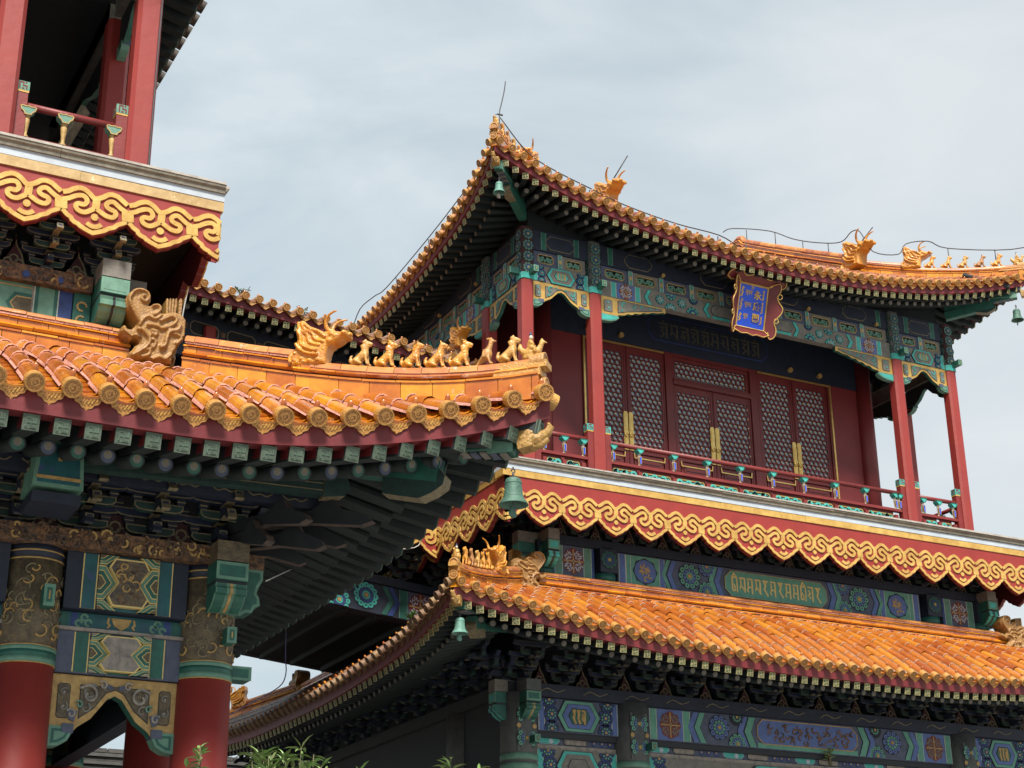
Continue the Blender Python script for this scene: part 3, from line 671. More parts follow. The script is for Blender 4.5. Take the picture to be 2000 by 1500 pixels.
def cloud_board(fr, u0, cells, per, vtip, vtop, parent, thick=.06, lo=0., hi=None, vs=1.0):
    """red apron board with a lobed lower edge; cells counted from u0 (a valley)"""
    hi = cells if hi is None else hi; cv = lambda p, c: (u0+(p[0]+c)*per, vtip+(p[1]+.337)*per*vs)
    bot = []; gold = MB()
    g0 = .002
    for c in range(int(math.floor(lo)), int(math.ceil(hi))):
        a, b = max(0, lo-c), min(1, hi-c)
        bot += [cv((p[0], p[1]-.012), c) for p in clipline(C_OUT, a, b)]
        def st(pts, w, h, clip=True):
            q = clipline(pts, a, b) if clip else pts
            if len(q) > 1: fr.stroke(gold, [cv(p, c) for p in q], w*per, g0, h, 'gold')
        st(C_TOP, .077, .020); st(C_LS, .073, .022); st(C_RS, .073, .022); st(C_LIP, .068, .018)
        for sid, e in ((C_SIDE0, 0), (C_SIDE1, 1)):
            if a <= e <= b: 
                x = .045 if e == 0 else -.045
                st([(p[0]+x, p[1]) for p in sid], .09, .021)
        if a < .3 and b > .7: st([(p[0], p[1]) for p in C_STEM], .115, .019); st(C_SMILE, .07, .018)
        else:
            st([((a+.03 if a > .3 else b-.03), p[1]) for p in C_STEM], .06, .019, False); st(C_SMILE, .07, .018)
        d = cv(_cv(800, 922), c)
        if a < .4 and b > .6: fr.disc(gold, d[0], d[1], .058*per, g0, .019, 'gold', 12)
    uL, uR = u0+lo*per, u0+hi*per
    bd = MB(); clean = [bot[0]]
    for p in bot[1:]:
        if abs(p[0]-clean[-1][0]) > 1e-4: clean.append(p)
    clean[0] = (uL, clean[0][1]); clean[-1] = (uR, clean[-1][1])
    # split into vertical strips so that the long lobed face triangulates cleanly
    for i in range(len(clean)-1):
        p, q = clean[i], clean[i+1]
        bd.add([fr.P(*p), fr.P(*q), fr.P(q[0], vtop), fr.P(p[0], vtop)], [(0, 1, 2, 3)], 'red')
        bd.add([fr.P(*p, -thick), fr.P(*q, -thick), fr.P(q[0], vtop, -thick), fr.P(p[0], vtop, -thick), fr.P(*p), fr.P(*q)], [(3, 2, 1, 0), (0, 1, 5, 4)], 'fascia')
    for e in (clean[0], clean[-1]): bd.add([fr.P(*e), fr.P(*e, -thick), fr.P(e[0], vtop, -thick), fr.P(e[0], vtop)], [(0, 1, 2, 3)], 'red')
    o = part('cloud_board', bd, parent); part('cloud_scroll', gold, o)
    return o

LW = 'gold_old'
def bar(fr, mb, u, w, v0, v1, m, edge='pale_line', e=.012, h=.004):
    fr.rect(mb, u, u+w, v0, v1, 0, h, edge); fr.rect(mb, u+e, u+w-e, v0, v1, h, h+.003, m)
def chevron(fr, mb, u, w, d, v0, v1, m, h=.005, edge='line', e=.010):
    vm = (v0+v1)/2; f = lambda a, b: [(a, v0), (b, v0), (b+d, vm), (b, v1), (a, v1), (a+d, vm)]
    fr.poly(mb, f(u-e, u+w+e), 0, h, edge); fr.poly(mb, f(u, u+w), h, h+.003, m)
def rosette(fr, mb, a, b, r, c1, c2, vmin=-99, vmax=99, n=10):
    h = .006
    def D_(x, y, q, h0, h1, m, k=10):
        p = [(x+q*cos(2*pi*i/k), min(vmax, max(vmin, y+q*sin(2*pi*i/k)))) for i in range(k)]
        p = [z for i, z in enumerate(p) if i == 0 or abs(z[0]-p[i-1][0])+abs(z[1]-p[i-1][1]) > 1e-4]
        if len(p) > 3 and max(z[1] for z in p)-min(z[1] for z in p) > .006: fr.poly(mb, p, h0, h1, m)
    D_(a, b, r, 0, h, 'line', 20)
    for i in range(n):
        an = 2*pi*i/n; x, y = a+r*.76*cos(an), b+r*.76*sin(an)
        D_(x, y, r*.255, h, h+.003, 'line', 10); D_(x, y, r*.215, h+.003, h+.006, c1, 10); D_(x, y, r*.07, h+.006, h+.008, 'line', 6)
    D_(a, b, r*.60, h+.008, h+.010, 'line', 16)
    for i in range(n):
        an = 2*pi*(i+.5)/n; D_(a+r*.46*cos(an), b+r*.46*sin(an), r*.125, h+.010, h+.012, c2, 8)
    D_(a, b, r*.33, h+.012, h+.014, c1, 12); D_(a, b, r*.20, h+.014, h+.016, 'line', 10); D_(a, b, r*.17, h+.016, h+.018, 'gold_old', 10)
def medallion(fr, mb, a, b, r, pale='blue_grey'):
    n = 16; lob = [(a+r*(1+.06*cos(8*2*pi*i/(n*2)))*cos(2*pi*i/(n*2))*.95, b+r*(1+.06*cos(8*2*pi*i/(n*2)))*sin(2*pi*i/(n*2))*1.05) for i in range(n*2)]
    fr.poly(mb, lob, 0, .005, 'maroon')
    for q in range(4):
        an = pi/4+q*pi/2
        for s, rr in ((-.45, .62), (.45, .62), (0, .45), (0, .78), (-.28, .85), (.28, .85)):
            x, y = a+r*rr*cos(an+s), b+r*rr*sin(an+s); fr.ring(mb, x, y, r*.095, r*.07, .005, .009, 'white' if pale == 'white' else 'grey', 7, an+s, an+s+4.6)
    for x, y in ((1, 0), (0, 1)): fr.stroke(mb, [(a-x*r*.92, b-y*r*1.0), (a+x*r*.92, b+y*r*1.0)], r*.10, .005, .010+.001*x, 'gold_old')
    fr.disc(mb, a, b, r*.15, .011, .014, 'gold_old', 10); fr.disc(mb, a, b, r*.08, .014, .016, 'blue_grey', 8)
GL = [[[(0, 1), (.8, 1)], [(.7, 1), (.7, 0)], [(.1, .8), (.35, .55), (.05, .45), (.4, .2)]],
      [[(0, 1), (.9, 1)], [(.75, 1), (.75, 0)], [(.05, .75), (.5, .75), (.2, .5), (.5, .25), (.1, 0)], [(.4, 1.15), (.5, 1.25)]],
      [[(0, 1), (.8, 1)], [(.75, 1), (.75, .05)], [(.2, 1), (.2, .5), (.5, .35), (.72, .1)], [(.2, .5), (.05, .25)]],
      [[(0, 1), (.9, 1)], [(.8, 1), (.8, 0)], [(.1, .7), (.7, .7)], [(.35, .7), (.1, .3), (.4, .2), (.5, .5)]],
      [[(0, 1), (.8, 1)], [(.1, 1), (.1, .1)], [(.75, 1), (.75, 0)], [(.1, .6), (.45, .4), (.45, .1), (.1, .1)], [(.1, 1), (.35, 1.25), (.7, 1.05)]],
      [[(0, 1), (.8, 1)], [(.7, 1), (.7, 0)], [(.15, .9), (.15, .45), (.65, .45)], [(.15, .45), (0, .2), (.2, .1)]],
      [[(0, 1), (.8, 1)], [(.2, .95), (.45, .7), (.25, .45), (.5, .2), (.75, 0)], [(.6, 1), (.45, .8)]]]
def script(fr, mb, u0, u1, v0, v1, n, m='gold_old', seed=0, w=None, h0=.006):
    rr = random.Random(seed); cw = (u1-u0)/n; w = w or (v1-v0)*.10
    order = [rr.randrange(len(GL)) for _ in range(n)]
    for i in range(n):
        g = GL[order[i]]
        for j, st in enumerate(g):
            fr.stroke(mb, [(u0+cw*(i+x*.92), v0+(v1-v0)*.8*y) for x, y in st], w*(1.25 if j == 1 else 1), h0, h0+.004+.0007*j, m)
def sausage(u0, u1, v0, v1, c=None):
    c = c or (v1-v0)*.28; return [(u0+c, v0), (u1-c, v0), (u1-c*.5, v0+c*.5), (u1, v0+c), (u1, v1-c), (u1-c*.5, v1-c*.5), (u1-c, v1), (u0+c, v1), (u0+c*.5, v1-c*.5), (u0, v1-c), (u0, v0+c), (u0+c*.5, v0+c*.5)]
def painted_beam(fr, mb, u0, u1, v0, v1, base, style, thick=.16):
    H = v1-v0; Lg = u1-u0; fr.rect(mb, u0, u1, v0, v1, -thick, 0, base, base)
    g, b = ('green_m', 'blue_m'); a, c = v0+.012, v1-.012
    if style == 'script':        # hoop, medallion, hoop, chevron, rosettes, chevron, written panel and back
        def half(s, X):
            U = lambda x, w=0: (u0+x) if s > 0 else (u1-x-w)
            bar(fr, mb, U(.02, .13), .13, a, c, b); bar(fr, mb, U(.15, .10), .10, a, c, g)
            fr.rect(mb, *sorted((U(.25), U(.25+H*1.05))), a, c, 0, .003, 'blue_grey' if X else g)
            fr.poly(mb, [(U(.25+H*.52)+H*.44*cos(t*pi/8)*(1+.05*cos(t*pi)), (v0+v1)/2+H*.42*sin(t*pi/8)*(1+.05*cos(t*pi))) for t in range(16)], .003, .007, 'line')
            fr.poly(mb, [(U(.25+H*.52)+H*.40*cos(t*pi/8), (v0+v1)/2+H*.38*sin(t*pi/8)) for t in range(16)], .007, .010, b)
            rr = random.Random(4)
            for t in range(9): fr.ring(mb, U(.25+H*.52)+H*.2*cos(t*.7)*rr.uniform(.3, 1.2), (v0+v1)/2+H*.22*sin(t*.7)*rr.uniform(.3, 1.2), H*.07, H*.045, .010, .013+.0004*t, 'gold_old', 7, t, t+4.2)
            x = .25+H*1.05; bar(fr, mb, U(x, .11), .11, a, c, b); x += .15
            chevron(fr, mb, U(x, .07), .07, -H*.20*s, a, c, g); chevron(fr, mb, U(x+.10, .09), .09, -H*.20*s, a, c, b, .0055); x += .24
            R = H*.42
            rosette(fr, mb, U(x+R*.9), (v0+v1)/2+H*.04, R, g, b, a, c); rosette(fr, mb, U(x+R*2.5), v1-H*.08, R*.75, b, g, a, c); rosette(fr, mb, U(x+R*2.45), v0+H*.10, R*.8, g, b, a, c)
            x += R*3.1; chevron(fr, mb, U(x, .09), .09, H*.0-H*.18*s, a, c, g, .0065); chevron(fr, mb, U(x+.11, .10), .10, -H*.18*s, a, c, b, .0075)
            return x+.22
        x = half(1, 0); half(-1, 0)
        fr.edged(mb, sausage(u0+x, u1-x, v0+.03, v1-.03), .014, 0, .008, g if style == 'script' else b, 'line')
        fr.stroke(mb, sausage(u0+x+.01, u1-x-.01, v0+.04, v1-.04), .010, .008, .014, 'gold_old', True)
        script(fr, mb, u0+x+.14, u1-x-.10, v0+H*.22, v1-H*.16, 12, 'brass_s', 5, H*.05, .013)
    if style == 'dragon':        # hoop, cross medallion, hoop, chevron, rosettes, long blue panel
        def half(s):
            U = lambda x, w=0: (u0+x) if s > 0 else (u1-x-w)
            bar(fr, mb, U(.02, .13), .13, a, c, g); fr.rect(mb, *sorted((U(.16), U(.16+H*.95))), a, c, 0, .003, b); medallion(fr.at(0, 0, .003), mb, U(.16+H*.475), (v0+v1)/2, H*.40)
            x = .16+H*.95; bar(fr, mb, U(x, .14), .14, a, c, g); x += .20
            chevron(fr, mb, U(x, .10), .10, -H*.22*s, a, c, b); chevron(fr, mb, U(x+.12, .10), .10, -H*.22*s, a, c, g, .0055); x += .28
            R = H*.40
            rosette(fr, mb, U(x+R), (v0+v1)/2+H*.06, R, b, g, a, c); rosette(fr, mb, U(x+R*2.7), v0+H*.08, R*.85, g, b, a, c); rosette(fr, mb, U(x+R*2.75), v1-H*.06, R*.7, 'navy', g, a, c)
            x += R*3.3; chevron(fr, mb, U(x, .10), .10, -H*.2*s, a, c, b, .0065); chevron(fr, mb, U(x+.13, .12), .12, -H*.2*s, a, c, g, .0075)
            return x+.28
        x = half(1); half(-1)
        fr.rect(mb, u0+x, u1-x, a, v0+H*.18, 0, .005, g)
        P = sausage(u0+x, u1-x, v0+H*.16, v1-.03); fr.poly(mb, P, 0, .009, b); fr.stroke(mb, P, .014, .009, .013, 'gold_old', True)
        rr = random.Random(9)
        for q in range(2):
            for t in range(26):
                xx = u0+x+(u1-u0-2*x)*(.12+.42*q)+t*.032+rr.uniform(-.04, .04); yy = (v0+v1)/2+H*.2*sin(t*.8)+rr.uniform(-.03, .05)
                fr.ring(mb, xx, yy, H*.075, H*.05, .009, .011+.0003*t, 'carve', 6, t*1.3, t*1.3+4)
    if style in ('short', 'short_pale', 'small'):   # chevrons round a hexagon panel
        um = (u0+u1)/2; w = min(.11, Lg*.09)
        bar(fr, mb, u0+.015, w, a, c, b if style == 'short' else 'teal'); bar(fr, mb, u1-.015-w, w, a, c, b if style == 'short' else 'teal')
        R = H*.34
        for sg in (-1, 1):
            xx = um+sg*(Lg*.5-w-R*.75)
            for dy in (-.42, .02, .45): rosette(fr, mb, xx+sg*R*.25*(dy > .4), (v0+v1)/2+H*dy, R*(.8 if dy else .95), 'blue' if style != 'small' else 'blue', 'teal' if style == 'small' else g, a, c, 8)
        hx = lambda k: [(um-Lg*.20*k-H*.18*k, (v0+v1)/2), (um-Lg*.17*k, v0+H*(.5-.47*min(1, k))), (um+Lg*.17*k, v0+H*(.5-.47*min(1, k))), (um+Lg*.20*k+H*.18*k, (v0+v1)/2), (um+Lg*.17*k, v1-H*(.5-.47*min(1, k))), (um-Lg*.17*k, v1-H*(.5-.47*min(1, k)))]
        cA, cB, cC = ('green_m', 'blue_m', 'green') if style == 'short' else ('teal', 'grey', 'grey')
        fr.poly(mb, hx(1.02), 0, .018, 'line'); fr.poly(mb, hx(.98), .018, .021, cA); fr.poly(mb, hx(.80), .021, .024, 'line' if style == 'short' else cB); fr.poly(mb, hx(.77), .024, .027, cB); fr.poly(mb, hx(.52), .027, .030, 'line'); fr.poly(mb, hx(.48), .030, .033, cC if style != 'small' else 'teal')
        if style != 'short_pale': script(fr, mb, um-Lg*.085, um+Lg*.085, v0+H*.27, v1-H*.22, 3, 'gold_old', 2, H*.06, .033)
    if style == 'long_grey':     # upper gallery beam: medallion, flower sprigs, long grey panel
        def half(s):
            U = lambda x, w=0: (u0+x) if s > 0 else (u1-x-w)
            bar(fr, mb, U(.22, .11), .11, a, c, 'teal'); fr.rect(mb, *sorted((U(.34), U(.34+.36))), a, c, 0, .003, b); medallion(fr.at(0, 0, .003), mb, U(.52), (v0+v1)/2, H*.46, 'white'); bar(fr, mb, U(.71, .11), .11, a, c, 'teal')
            chevron(fr, mb, U(.98, .07), .07, -H*.26*s, a, c, 'teal')
            R = H*.40
            rosette(fr, mb, U(1.22), (v0+v1)/2, R*.72, 'teal', 'white', a, c, 8); rosette(fr, mb, U(1.44), v0+H*.02, R, 'teal', 'white', a, c, 9); rosette(fr, mb, U(1.46), v1-.01, R*.85, 'teal', b, a, c, 8)
            rosette(fr, mb, U(1.68), (v0+v1)/2+.02, R*.72, 'teal', 'white', a, c, 8); rosette(fr, mb, U(1.90), v0+H*.04, R*1.05, 'teal', 'blue', a, c, 9); rosette(fr, mb, U(1.93), v1-.01, R*.8, 'blue', 'teal', a, c, 8)
            chevron(fr, mb, U(2.22, .07), .07, -H*.26*s, a, c, 'teal', .0085)
            return 2.34
        x = half(1); half(-1)
        fr.rect(mb, u0+x, u1-x, a, v0+.07, 0, .006, 'teal'); fr.edged(mb, sausage(u0+x-.04, u1-x+.04, v0+.06, v1-.02, .07), .012, 0, .010, 'grey', 'line')
    if style == 'pond':          # near hall: two hexagon panels round an hourglass panel
        um = (u0+u1)/2; pale = base != 'navy'; gA, bA = ('green', 'blue') if not pale else ('green', 'green'); e = 'brass_s'
        w = Lg*.13; lo, hi_ = (g, b)
        fr.rect(mb, u0, u0+w*.9, a, c, 0, .004, 'navy' if not pale else 'blue_grey'); fr.rect(mb, u1-w*.9, u1, a, c, 0, .004, 'navy' if not pale else 'blue_grey')
        bar(fr, mb, u0+w, w*.95, a, c, 'teal_d' if not pale else 'green', e); bar(fr, mb, u1-w*1.95, w*.95, a, c, 'teal_d' if not pale else 'green', e)
        fr.rect(mb, u0+w*2, u1-w*2, a, c, 0, .003, 'teal_d' if not pale else 'green')
        L_ = [.0035]
        def lay(pts, m):
            fr.poly(mb, pts, 0, L_[0], m); L_[0] += .0016
        c1, c2 = ('green_l', 'green') if not pale else ('green_l', 'green')
        for sg in (-1, 1):
            ux = um+sg*(um-u0-w*2); X = lambda t: ux-sg*t*Lg; vm = (v0+v1)/2
            def nest(shape, pats):
                for k, m in zip((1, .93, .72, .67, .42, .37), pats): lay(shape(k), m)
            nest(lambda k: [(X(0), vm-.30*H*k), (X(.055*k), vm-.30*H*k), (X(.155*k), vm), (X(.055*k), vm+.30*H*k), (X(0), vm+.30*H*k)], (e, c1, e, c2, e, 'pat'))
            for t in (-1, 1):
                ve = v1-.012 if t > 0 else v0+.012; dv = lambda q: ve-t*q*H
                nest(lambda k: [(X(0), ve), (X(.155*k), ve), (X(.06*k), dv(.16*k)), (X(0), dv(.16*k))][::(1 if t > 0 else -1)], (e, c1, e, c2, e, 'pat' if not pale else 'dusty'))
        hr = lambda k: [(um-k*.125*Lg, v1-H*(.5-.42*k)), (um+k*.125*Lg, v1-H*(.5-.42*k)), (um+k*.165*Lg, v1-H*(.5-.27*k)), (um+k*.085*Lg, (v0+v1)/2), (um+k*.165*Lg, v0+H*(.5-.27*k)), (um+k*.125*Lg, v0+H*(.5-.42*k)), (um-k*.125*Lg, v0+H*(.5-.42*k)), (um-k*.165*Lg, v0+H*(.5-.27*k)), (um-k*.085*Lg, (v0+v1)/2), (um-k*.165*Lg, v1-H*(.5-.27*k))]
        lay(hr(1.0), e); lay(hr(.93), 'pat_hi' if not pale else 'dusty')
        if not pale:
            rr = random.Random(3)
            for i in range(16): fr.ring(mb, um+rr.uniform(-.09, .09)*Lg, (v0+v1)/2+rr.uniform(-.3, .3)*H, rr.uniform(.02, .045), .014, .02, L_[0]+.004+.0002*i, 'gold_old' if i % 2 else 'carve', 7, i, i+4)
M['dusty'] = mat('dusty_faded_panel', (.30, .26, .22), .8, (.14, .125, .12), 0, 12, .5, 30, contrast=(.3, .6))
M['pat_hi'] = mat('gilt_panel_pattern', (.17, .12, .06), .6, (.045, .04, .045), 0, 14, .6, 40, contrast=(.35, .65))
M['teal_d'] = mat('deep_teal_paint', (.012, .105, .115), .5, (.008, .06, .075), 0, 6, .1, 30, worn=(.03, .06, .14), wornamt=.08, wscale=5)

def scrolls(fr, mb, cells, m1, m2, h):
    for x, y, r, d in cells:
        sp = [(x+r*(1-.13*i)*cos(d*i*.8+1), y+r*(1-.13*i)*sin(d*i*.8+1)) for i in range(7)]
        fr.stroke(mb, smooth(sp, 2), r*.30, h, h+.010, m1); fr.disc(mb, x, y, r*.28, h, h+.013, m2, 7)
def flower_bracket(mb, fr, u0, u1, vt, h, style, gold='gold', leaf='grey', accent='teal', thick=.07):
    """carved bracket under a beam: 'arch' across a narrow bay, 'left'/'right' springing from one column"""
    w = u1-u0
    if style == 'arch':
        P = [(0, 0), (0, -.80*h), (.10*w, -.80*h), (.10*w, -.92*h), (.17*w, -.92*h), (.22*w, -.80*h), (.32*w, -.66*h), (.38*w, -.50*h), (.44*w, -.34*h), (.5*w, -.28*h)]
        P += [(w-x, y) for x, y in P[-2::-1]]
        P = [(u0+x, vt+y) for x, y in P]
        fr.poly(mb, P, -thick-.004, -thick-.002, 'dark'); fr.poly(mb, P, -thick, 0, gold, 'green'); I = [(u0+.22*w, vt-.14*h), (u0+.22*w, vt-.68*h), (u0+.34*w, vt-.50*h), (u0+.43*w, vt-.25*h), (u0+.5*w, vt-.19*h)]
        I += [(2*(u0+w/2)-x, y) for x, y in I[-2::-1]]
        fr.poly(mb, I, 0, .005, 'line'); fr.poly(mb, offset(I, .008), .005, .008, leaf)
        scrolls(fr, mb, [(u0+.31*w, vt-.27*h, h*.15, 1), (u0+.69*w, vt-.27*h, h*.15, -1), (u0+.42*w, vt-.17*h, h*.06, 1), (u0+.58*w, vt-.17*h, h*.06, -1), (u0+.27*w, vt-.50*h, h*.09, -1), (u0+.73*w, vt-.50*h, h*.09, 1)], accent, leaf, .008)
        for x in (.045, .855):
            fr.edged(mb, sausage(u0+x*w, u0+(x+.10)*w, vt-.68*h, vt-.14*h, .02), .006, 0, .006, leaf, 'line'); scrolls(fr, mb, [(u0+(x+.05)*w, vt-.28*h, h*.07, 1), (u0+(x+.05)*w, vt-.5*h, h*.08, -1)], accent, 'white' if leaf == 'grey' else 'dusty', .010)
        for s, x0 in ((1, u0), (-1, u1)):
            q = lambda a, b: (x0+s*a*w, vt+b*h)
            f = [q(0, -.80), q(.17, -.80), q(.18, -.9), q(.15, -1.02), q(.08, -1.10), q(0, -1.12)]
            f = f if s < 0 else f[::-1]
            fr.poly(mb, f[::-1] if False else f, -thick-.02, .012, 'green_l'); f2 = offset(f, .018*h/.4); fr.poly(mb, f2, .012, .015, 'green'); fr.poly(mb, offset(f2, .016*h/.4), .015, .018, 'green_l')
            fr.rect(mb, *sorted((x0+s*.10*w, x0+s*.19*w)), vt-.90*h, vt-.76*h, -thick, .022, 'blue_grey')
    else:
        s = 1 if style == 'left' else -1; x0 = u0 if s > 0 else u1
        q = lambda a, b: (x0+s*a*w, vt+b*h)
        P = [q(0, 0), q(0, -.80), q(.24, -.80), q(.27, -.74), q(.36, -.70), q(.41, -.60), q(.48, -.60), q(.53, -.50), q(.60, -.50), q(.65, -.40), q(.72, -.40), q(.79, -.30), q(.88, -.28), q(.96, -.20), q(1.0, -.22), q(1.0, 0)]
        fr.poly(mb, P, -thick-.004, -thick-.002, 'dark'); fr.poly(mb, P[::-1] if s > 0 else P, -thick, 0, gold, 'green')
        I = [q(.26, -.12), q(.26, -.66), q(.40, -.53), q(.55, -.42), q(.72, -.31), q(.95, -.15), q(.95, -.06), q(.30, -.06)]
        I = I[::-1] if s > 0 else I
        fr.poly(mb, I, 0, .005, 'line'); fr.poly(mb, offset(I, .008), .005, .008, leaf)
        scrolls(fr, mb, [(*q(.35, -.26), h*.14, s), (*q(.50, -.24), h*.11, -s), (*q(.63, -.20), h*.10, s), (*q(.75, -.16), h*.08, -s), (*q(.31, -.5), h*.08, -s), (*q(.86, -.12), h*.05, s)], accent, leaf, .008)
        fr.edged(mb, sausage(*sorted((x0+s*.05*w, x0+s*.18*w)), vt-.68*h, vt-.14*h, .02), .006, 0, .006, leaf, 'line'); scrolls(fr, mb, [(*q(.115, -.28), h*.07, 1), (*q(.115, -.5), h*.08, -1)], accent, 'white', .010)
        f = [q(0, -.80), q(.26, -.80), q(.27, -.9), q(.22, -1.02), q(.12, -1.10), q(0, -1.12)]; f = f if s < 0 else f[::-1]
        fr.poly(mb, f, -thick-.02, .012, 'green_l'); fr.poly(mb, offset(f, .02), .012, .015, 'teal')

def bracket_mesh(k, rim='rim_d'):
    """eave bracket set: x along the wall, y outwards, stands on z = 0"""
    mb = MB(); F = lambda y: Fr((0, y, 0), (-1, 0, 0), Z, (0, 1, 0))
    def arm(y, z, half, t, m):
        P = [(-half, z+.10*k), (-half, z+.045*k), (-half*.86, z+.012*k), (-half*.62, z), (half*.62, z), (half*.86, z+.012*k), (half, z+.045*k), (half, z+.10*k)]
        F(y).poly(mb, P, -t, 0, rim, m); F(y).poly(mb, offset(P, .014*k), 0, .004, m)
    def block(x, y, z, w, m):
        mb.prism([(x-w*.36, y-w*.36, z), (x+w*.36, y-w*.36, z), (x+w*.36, y+w*.36, z), (x-w*.36, y+w*.36, z)], (0, 0, .001), m); 
        mb.box(x-w/2, x+w/2, y-w/2, y+w/2, z+.03*k, z+.075*k, m); F(y+w/2).stroke(mb, [(x-w*.46, z+.036*k), (x+w*.46, z+.036*k)], .012*k, 0, .004, rim)
        mb.box(x-w*.40, x+w*.40, y-w*.40, y+w*.40, z, z+.031*k, m)
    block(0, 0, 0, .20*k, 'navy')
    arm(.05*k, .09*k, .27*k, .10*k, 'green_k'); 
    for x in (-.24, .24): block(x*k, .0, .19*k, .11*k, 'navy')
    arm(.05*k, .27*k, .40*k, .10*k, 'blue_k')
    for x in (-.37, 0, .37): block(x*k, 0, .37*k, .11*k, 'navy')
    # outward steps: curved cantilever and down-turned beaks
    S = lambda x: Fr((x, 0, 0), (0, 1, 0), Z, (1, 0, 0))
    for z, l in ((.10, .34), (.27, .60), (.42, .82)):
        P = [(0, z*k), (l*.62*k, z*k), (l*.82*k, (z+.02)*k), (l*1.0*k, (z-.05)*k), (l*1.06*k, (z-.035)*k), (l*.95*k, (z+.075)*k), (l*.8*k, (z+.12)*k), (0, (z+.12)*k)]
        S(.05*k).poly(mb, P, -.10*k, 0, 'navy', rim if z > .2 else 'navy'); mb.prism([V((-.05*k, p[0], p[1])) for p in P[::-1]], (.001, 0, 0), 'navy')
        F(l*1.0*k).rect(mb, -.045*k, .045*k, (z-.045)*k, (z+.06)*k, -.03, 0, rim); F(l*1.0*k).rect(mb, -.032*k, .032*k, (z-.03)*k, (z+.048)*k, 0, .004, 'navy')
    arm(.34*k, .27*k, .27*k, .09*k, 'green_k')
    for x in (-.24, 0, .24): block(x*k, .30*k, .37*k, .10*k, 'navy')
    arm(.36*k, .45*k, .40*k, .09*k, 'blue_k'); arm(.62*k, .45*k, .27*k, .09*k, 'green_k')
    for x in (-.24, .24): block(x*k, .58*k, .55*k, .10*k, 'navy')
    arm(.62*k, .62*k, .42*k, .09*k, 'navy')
    return mb.mesh('bracket_set')
def flame_mesh(k, h):
    """painted pointed board between two bracket sets"""
    mb = MB(); f = Fr((0, -.04, 0), (-1, 0, 0), Z, (0, 1, 0)); w = .26*k
    P = smooth([(-w, 0), (-w*.62, h*.18), (-w*.42, h*.45), (-w*.12, h*.7), (0, h)], 3); P = P+[(-x, y) for x, y in P[-2::-1]]
    f.poly(mb, P, -.02, 0, 'rim_d'); f.poly(mb, offset(P, .025*k), 0, .003, 'dark_red')
    for a, b in ((0, .28), (-.3, .16), (.3, .16)): f.ring(mb, a*w, b*h, .06*k, .02*k, .003, .006, 'rim_d', 8)
    return mb.mesh('bracket_board')
def corbel_mesh(w, h, d, pale, cap='grey'):
    """carved beam end standing out from a corner: cap block, framed face, rolled nose"""
    mb = MB(); f = Fr((0, d, 0), (-1, 0, 0), Z, (0, 1, 0))
    mb.box(-w/2, w/2, 0, d, h*.70, h, cap); mb.box(-w/2, w/2, 0, d-.01, h*.41, h*.69, 'green')
    f.rect(mb, -w/2, w/2, h*.42, h*.68, -.02, 0, 'green_l'); f.rect(mb, -w/2+.03, w/2-.03, h*.42+.03, h*.68-.03, 0, .003, pale)
    mb.box(-w*.49, w*.49, 0, d-.03, h*.36, h*.41, 'line')
    P = [(0, h*.36), (0, 0), (d*.55, 0), (d*.70, h*.05), (d*.84, h*.13), (d*.90, h*.20), (d*.99, h*.21), (d*1.0, h*.29), (d*.95, h*.31), (d*.98, h*.36)]
    Sx = Fr((w*.49, 0, 0), (0, 1, 0), Z, (1, 0, 0)); Sx.poly(mb, P, -w*.98, 0, 'green', 'green_l')
    mb.prism([V((-w*.49, p[0], p[1])) for p in P[::-1]], (.001, 0, 0), 'green')
    for x in (-.30, .30):
        vs = [V((x*w+s*w*.15, p[0]+.004*1, p[1])) for p in P[2:] for s in (-1, 1)]
        n = len(P)-2; off = [V((0, .006, -.004))]*len(vs)
        mb.add([a+b for a, b in zip(vs, off)], [(2*i, 2*i+1, 2*i+3, 2*i+2) for i in range(n-1)], pale)
    vs = [V((s*w*.045, p[0]+.010, p[1]-.002)) for p in P[2:] for s in (-1, 1)]
    mb.add(vs, [(2*i, 2*i+1, 2*i+3, 2*i+2) for i in range(len(P)-3)], 'gold_old' if pale == 'green' else 'line')
    return mb.mesh('corner_corbel')
def peg_mesh(w, h, d):
    mb = MB(); f = Fr((0, d, 0), (-1, 0, 0), Z, (0, 1, 0)); mb.box(-w/2, w/2, 0, d, -h/2, h/2, 'green')
    f.rect(mb, -w/2-.003, w/2+.003, -h/2-.003, h/2+.003, -.015, .001, 'green_l'); f.rect(mb, -w*.26, w*.26, -h*.34, h*.34, .001, .004, 'green'); f.rect(mb, -w*.07, w*.07, -h*.2, h*.2, .004, .007, 'gold_old')
    return mb.mesh('beam_peg')
def fm(f, u, v, h=0):     # matrix putting a (x along, y out, z up) mesh onto a frame
    O = f.P(u, v, h); x = f.n.cross(f.v)
    return Matrix(((x.x, f.n.x, f.v.x, O.x), (x.y, f.n.y, f.v.y, O.y), (x.z, f.n.z, f.v.z, O.z), (0, 0, 0, 1)))

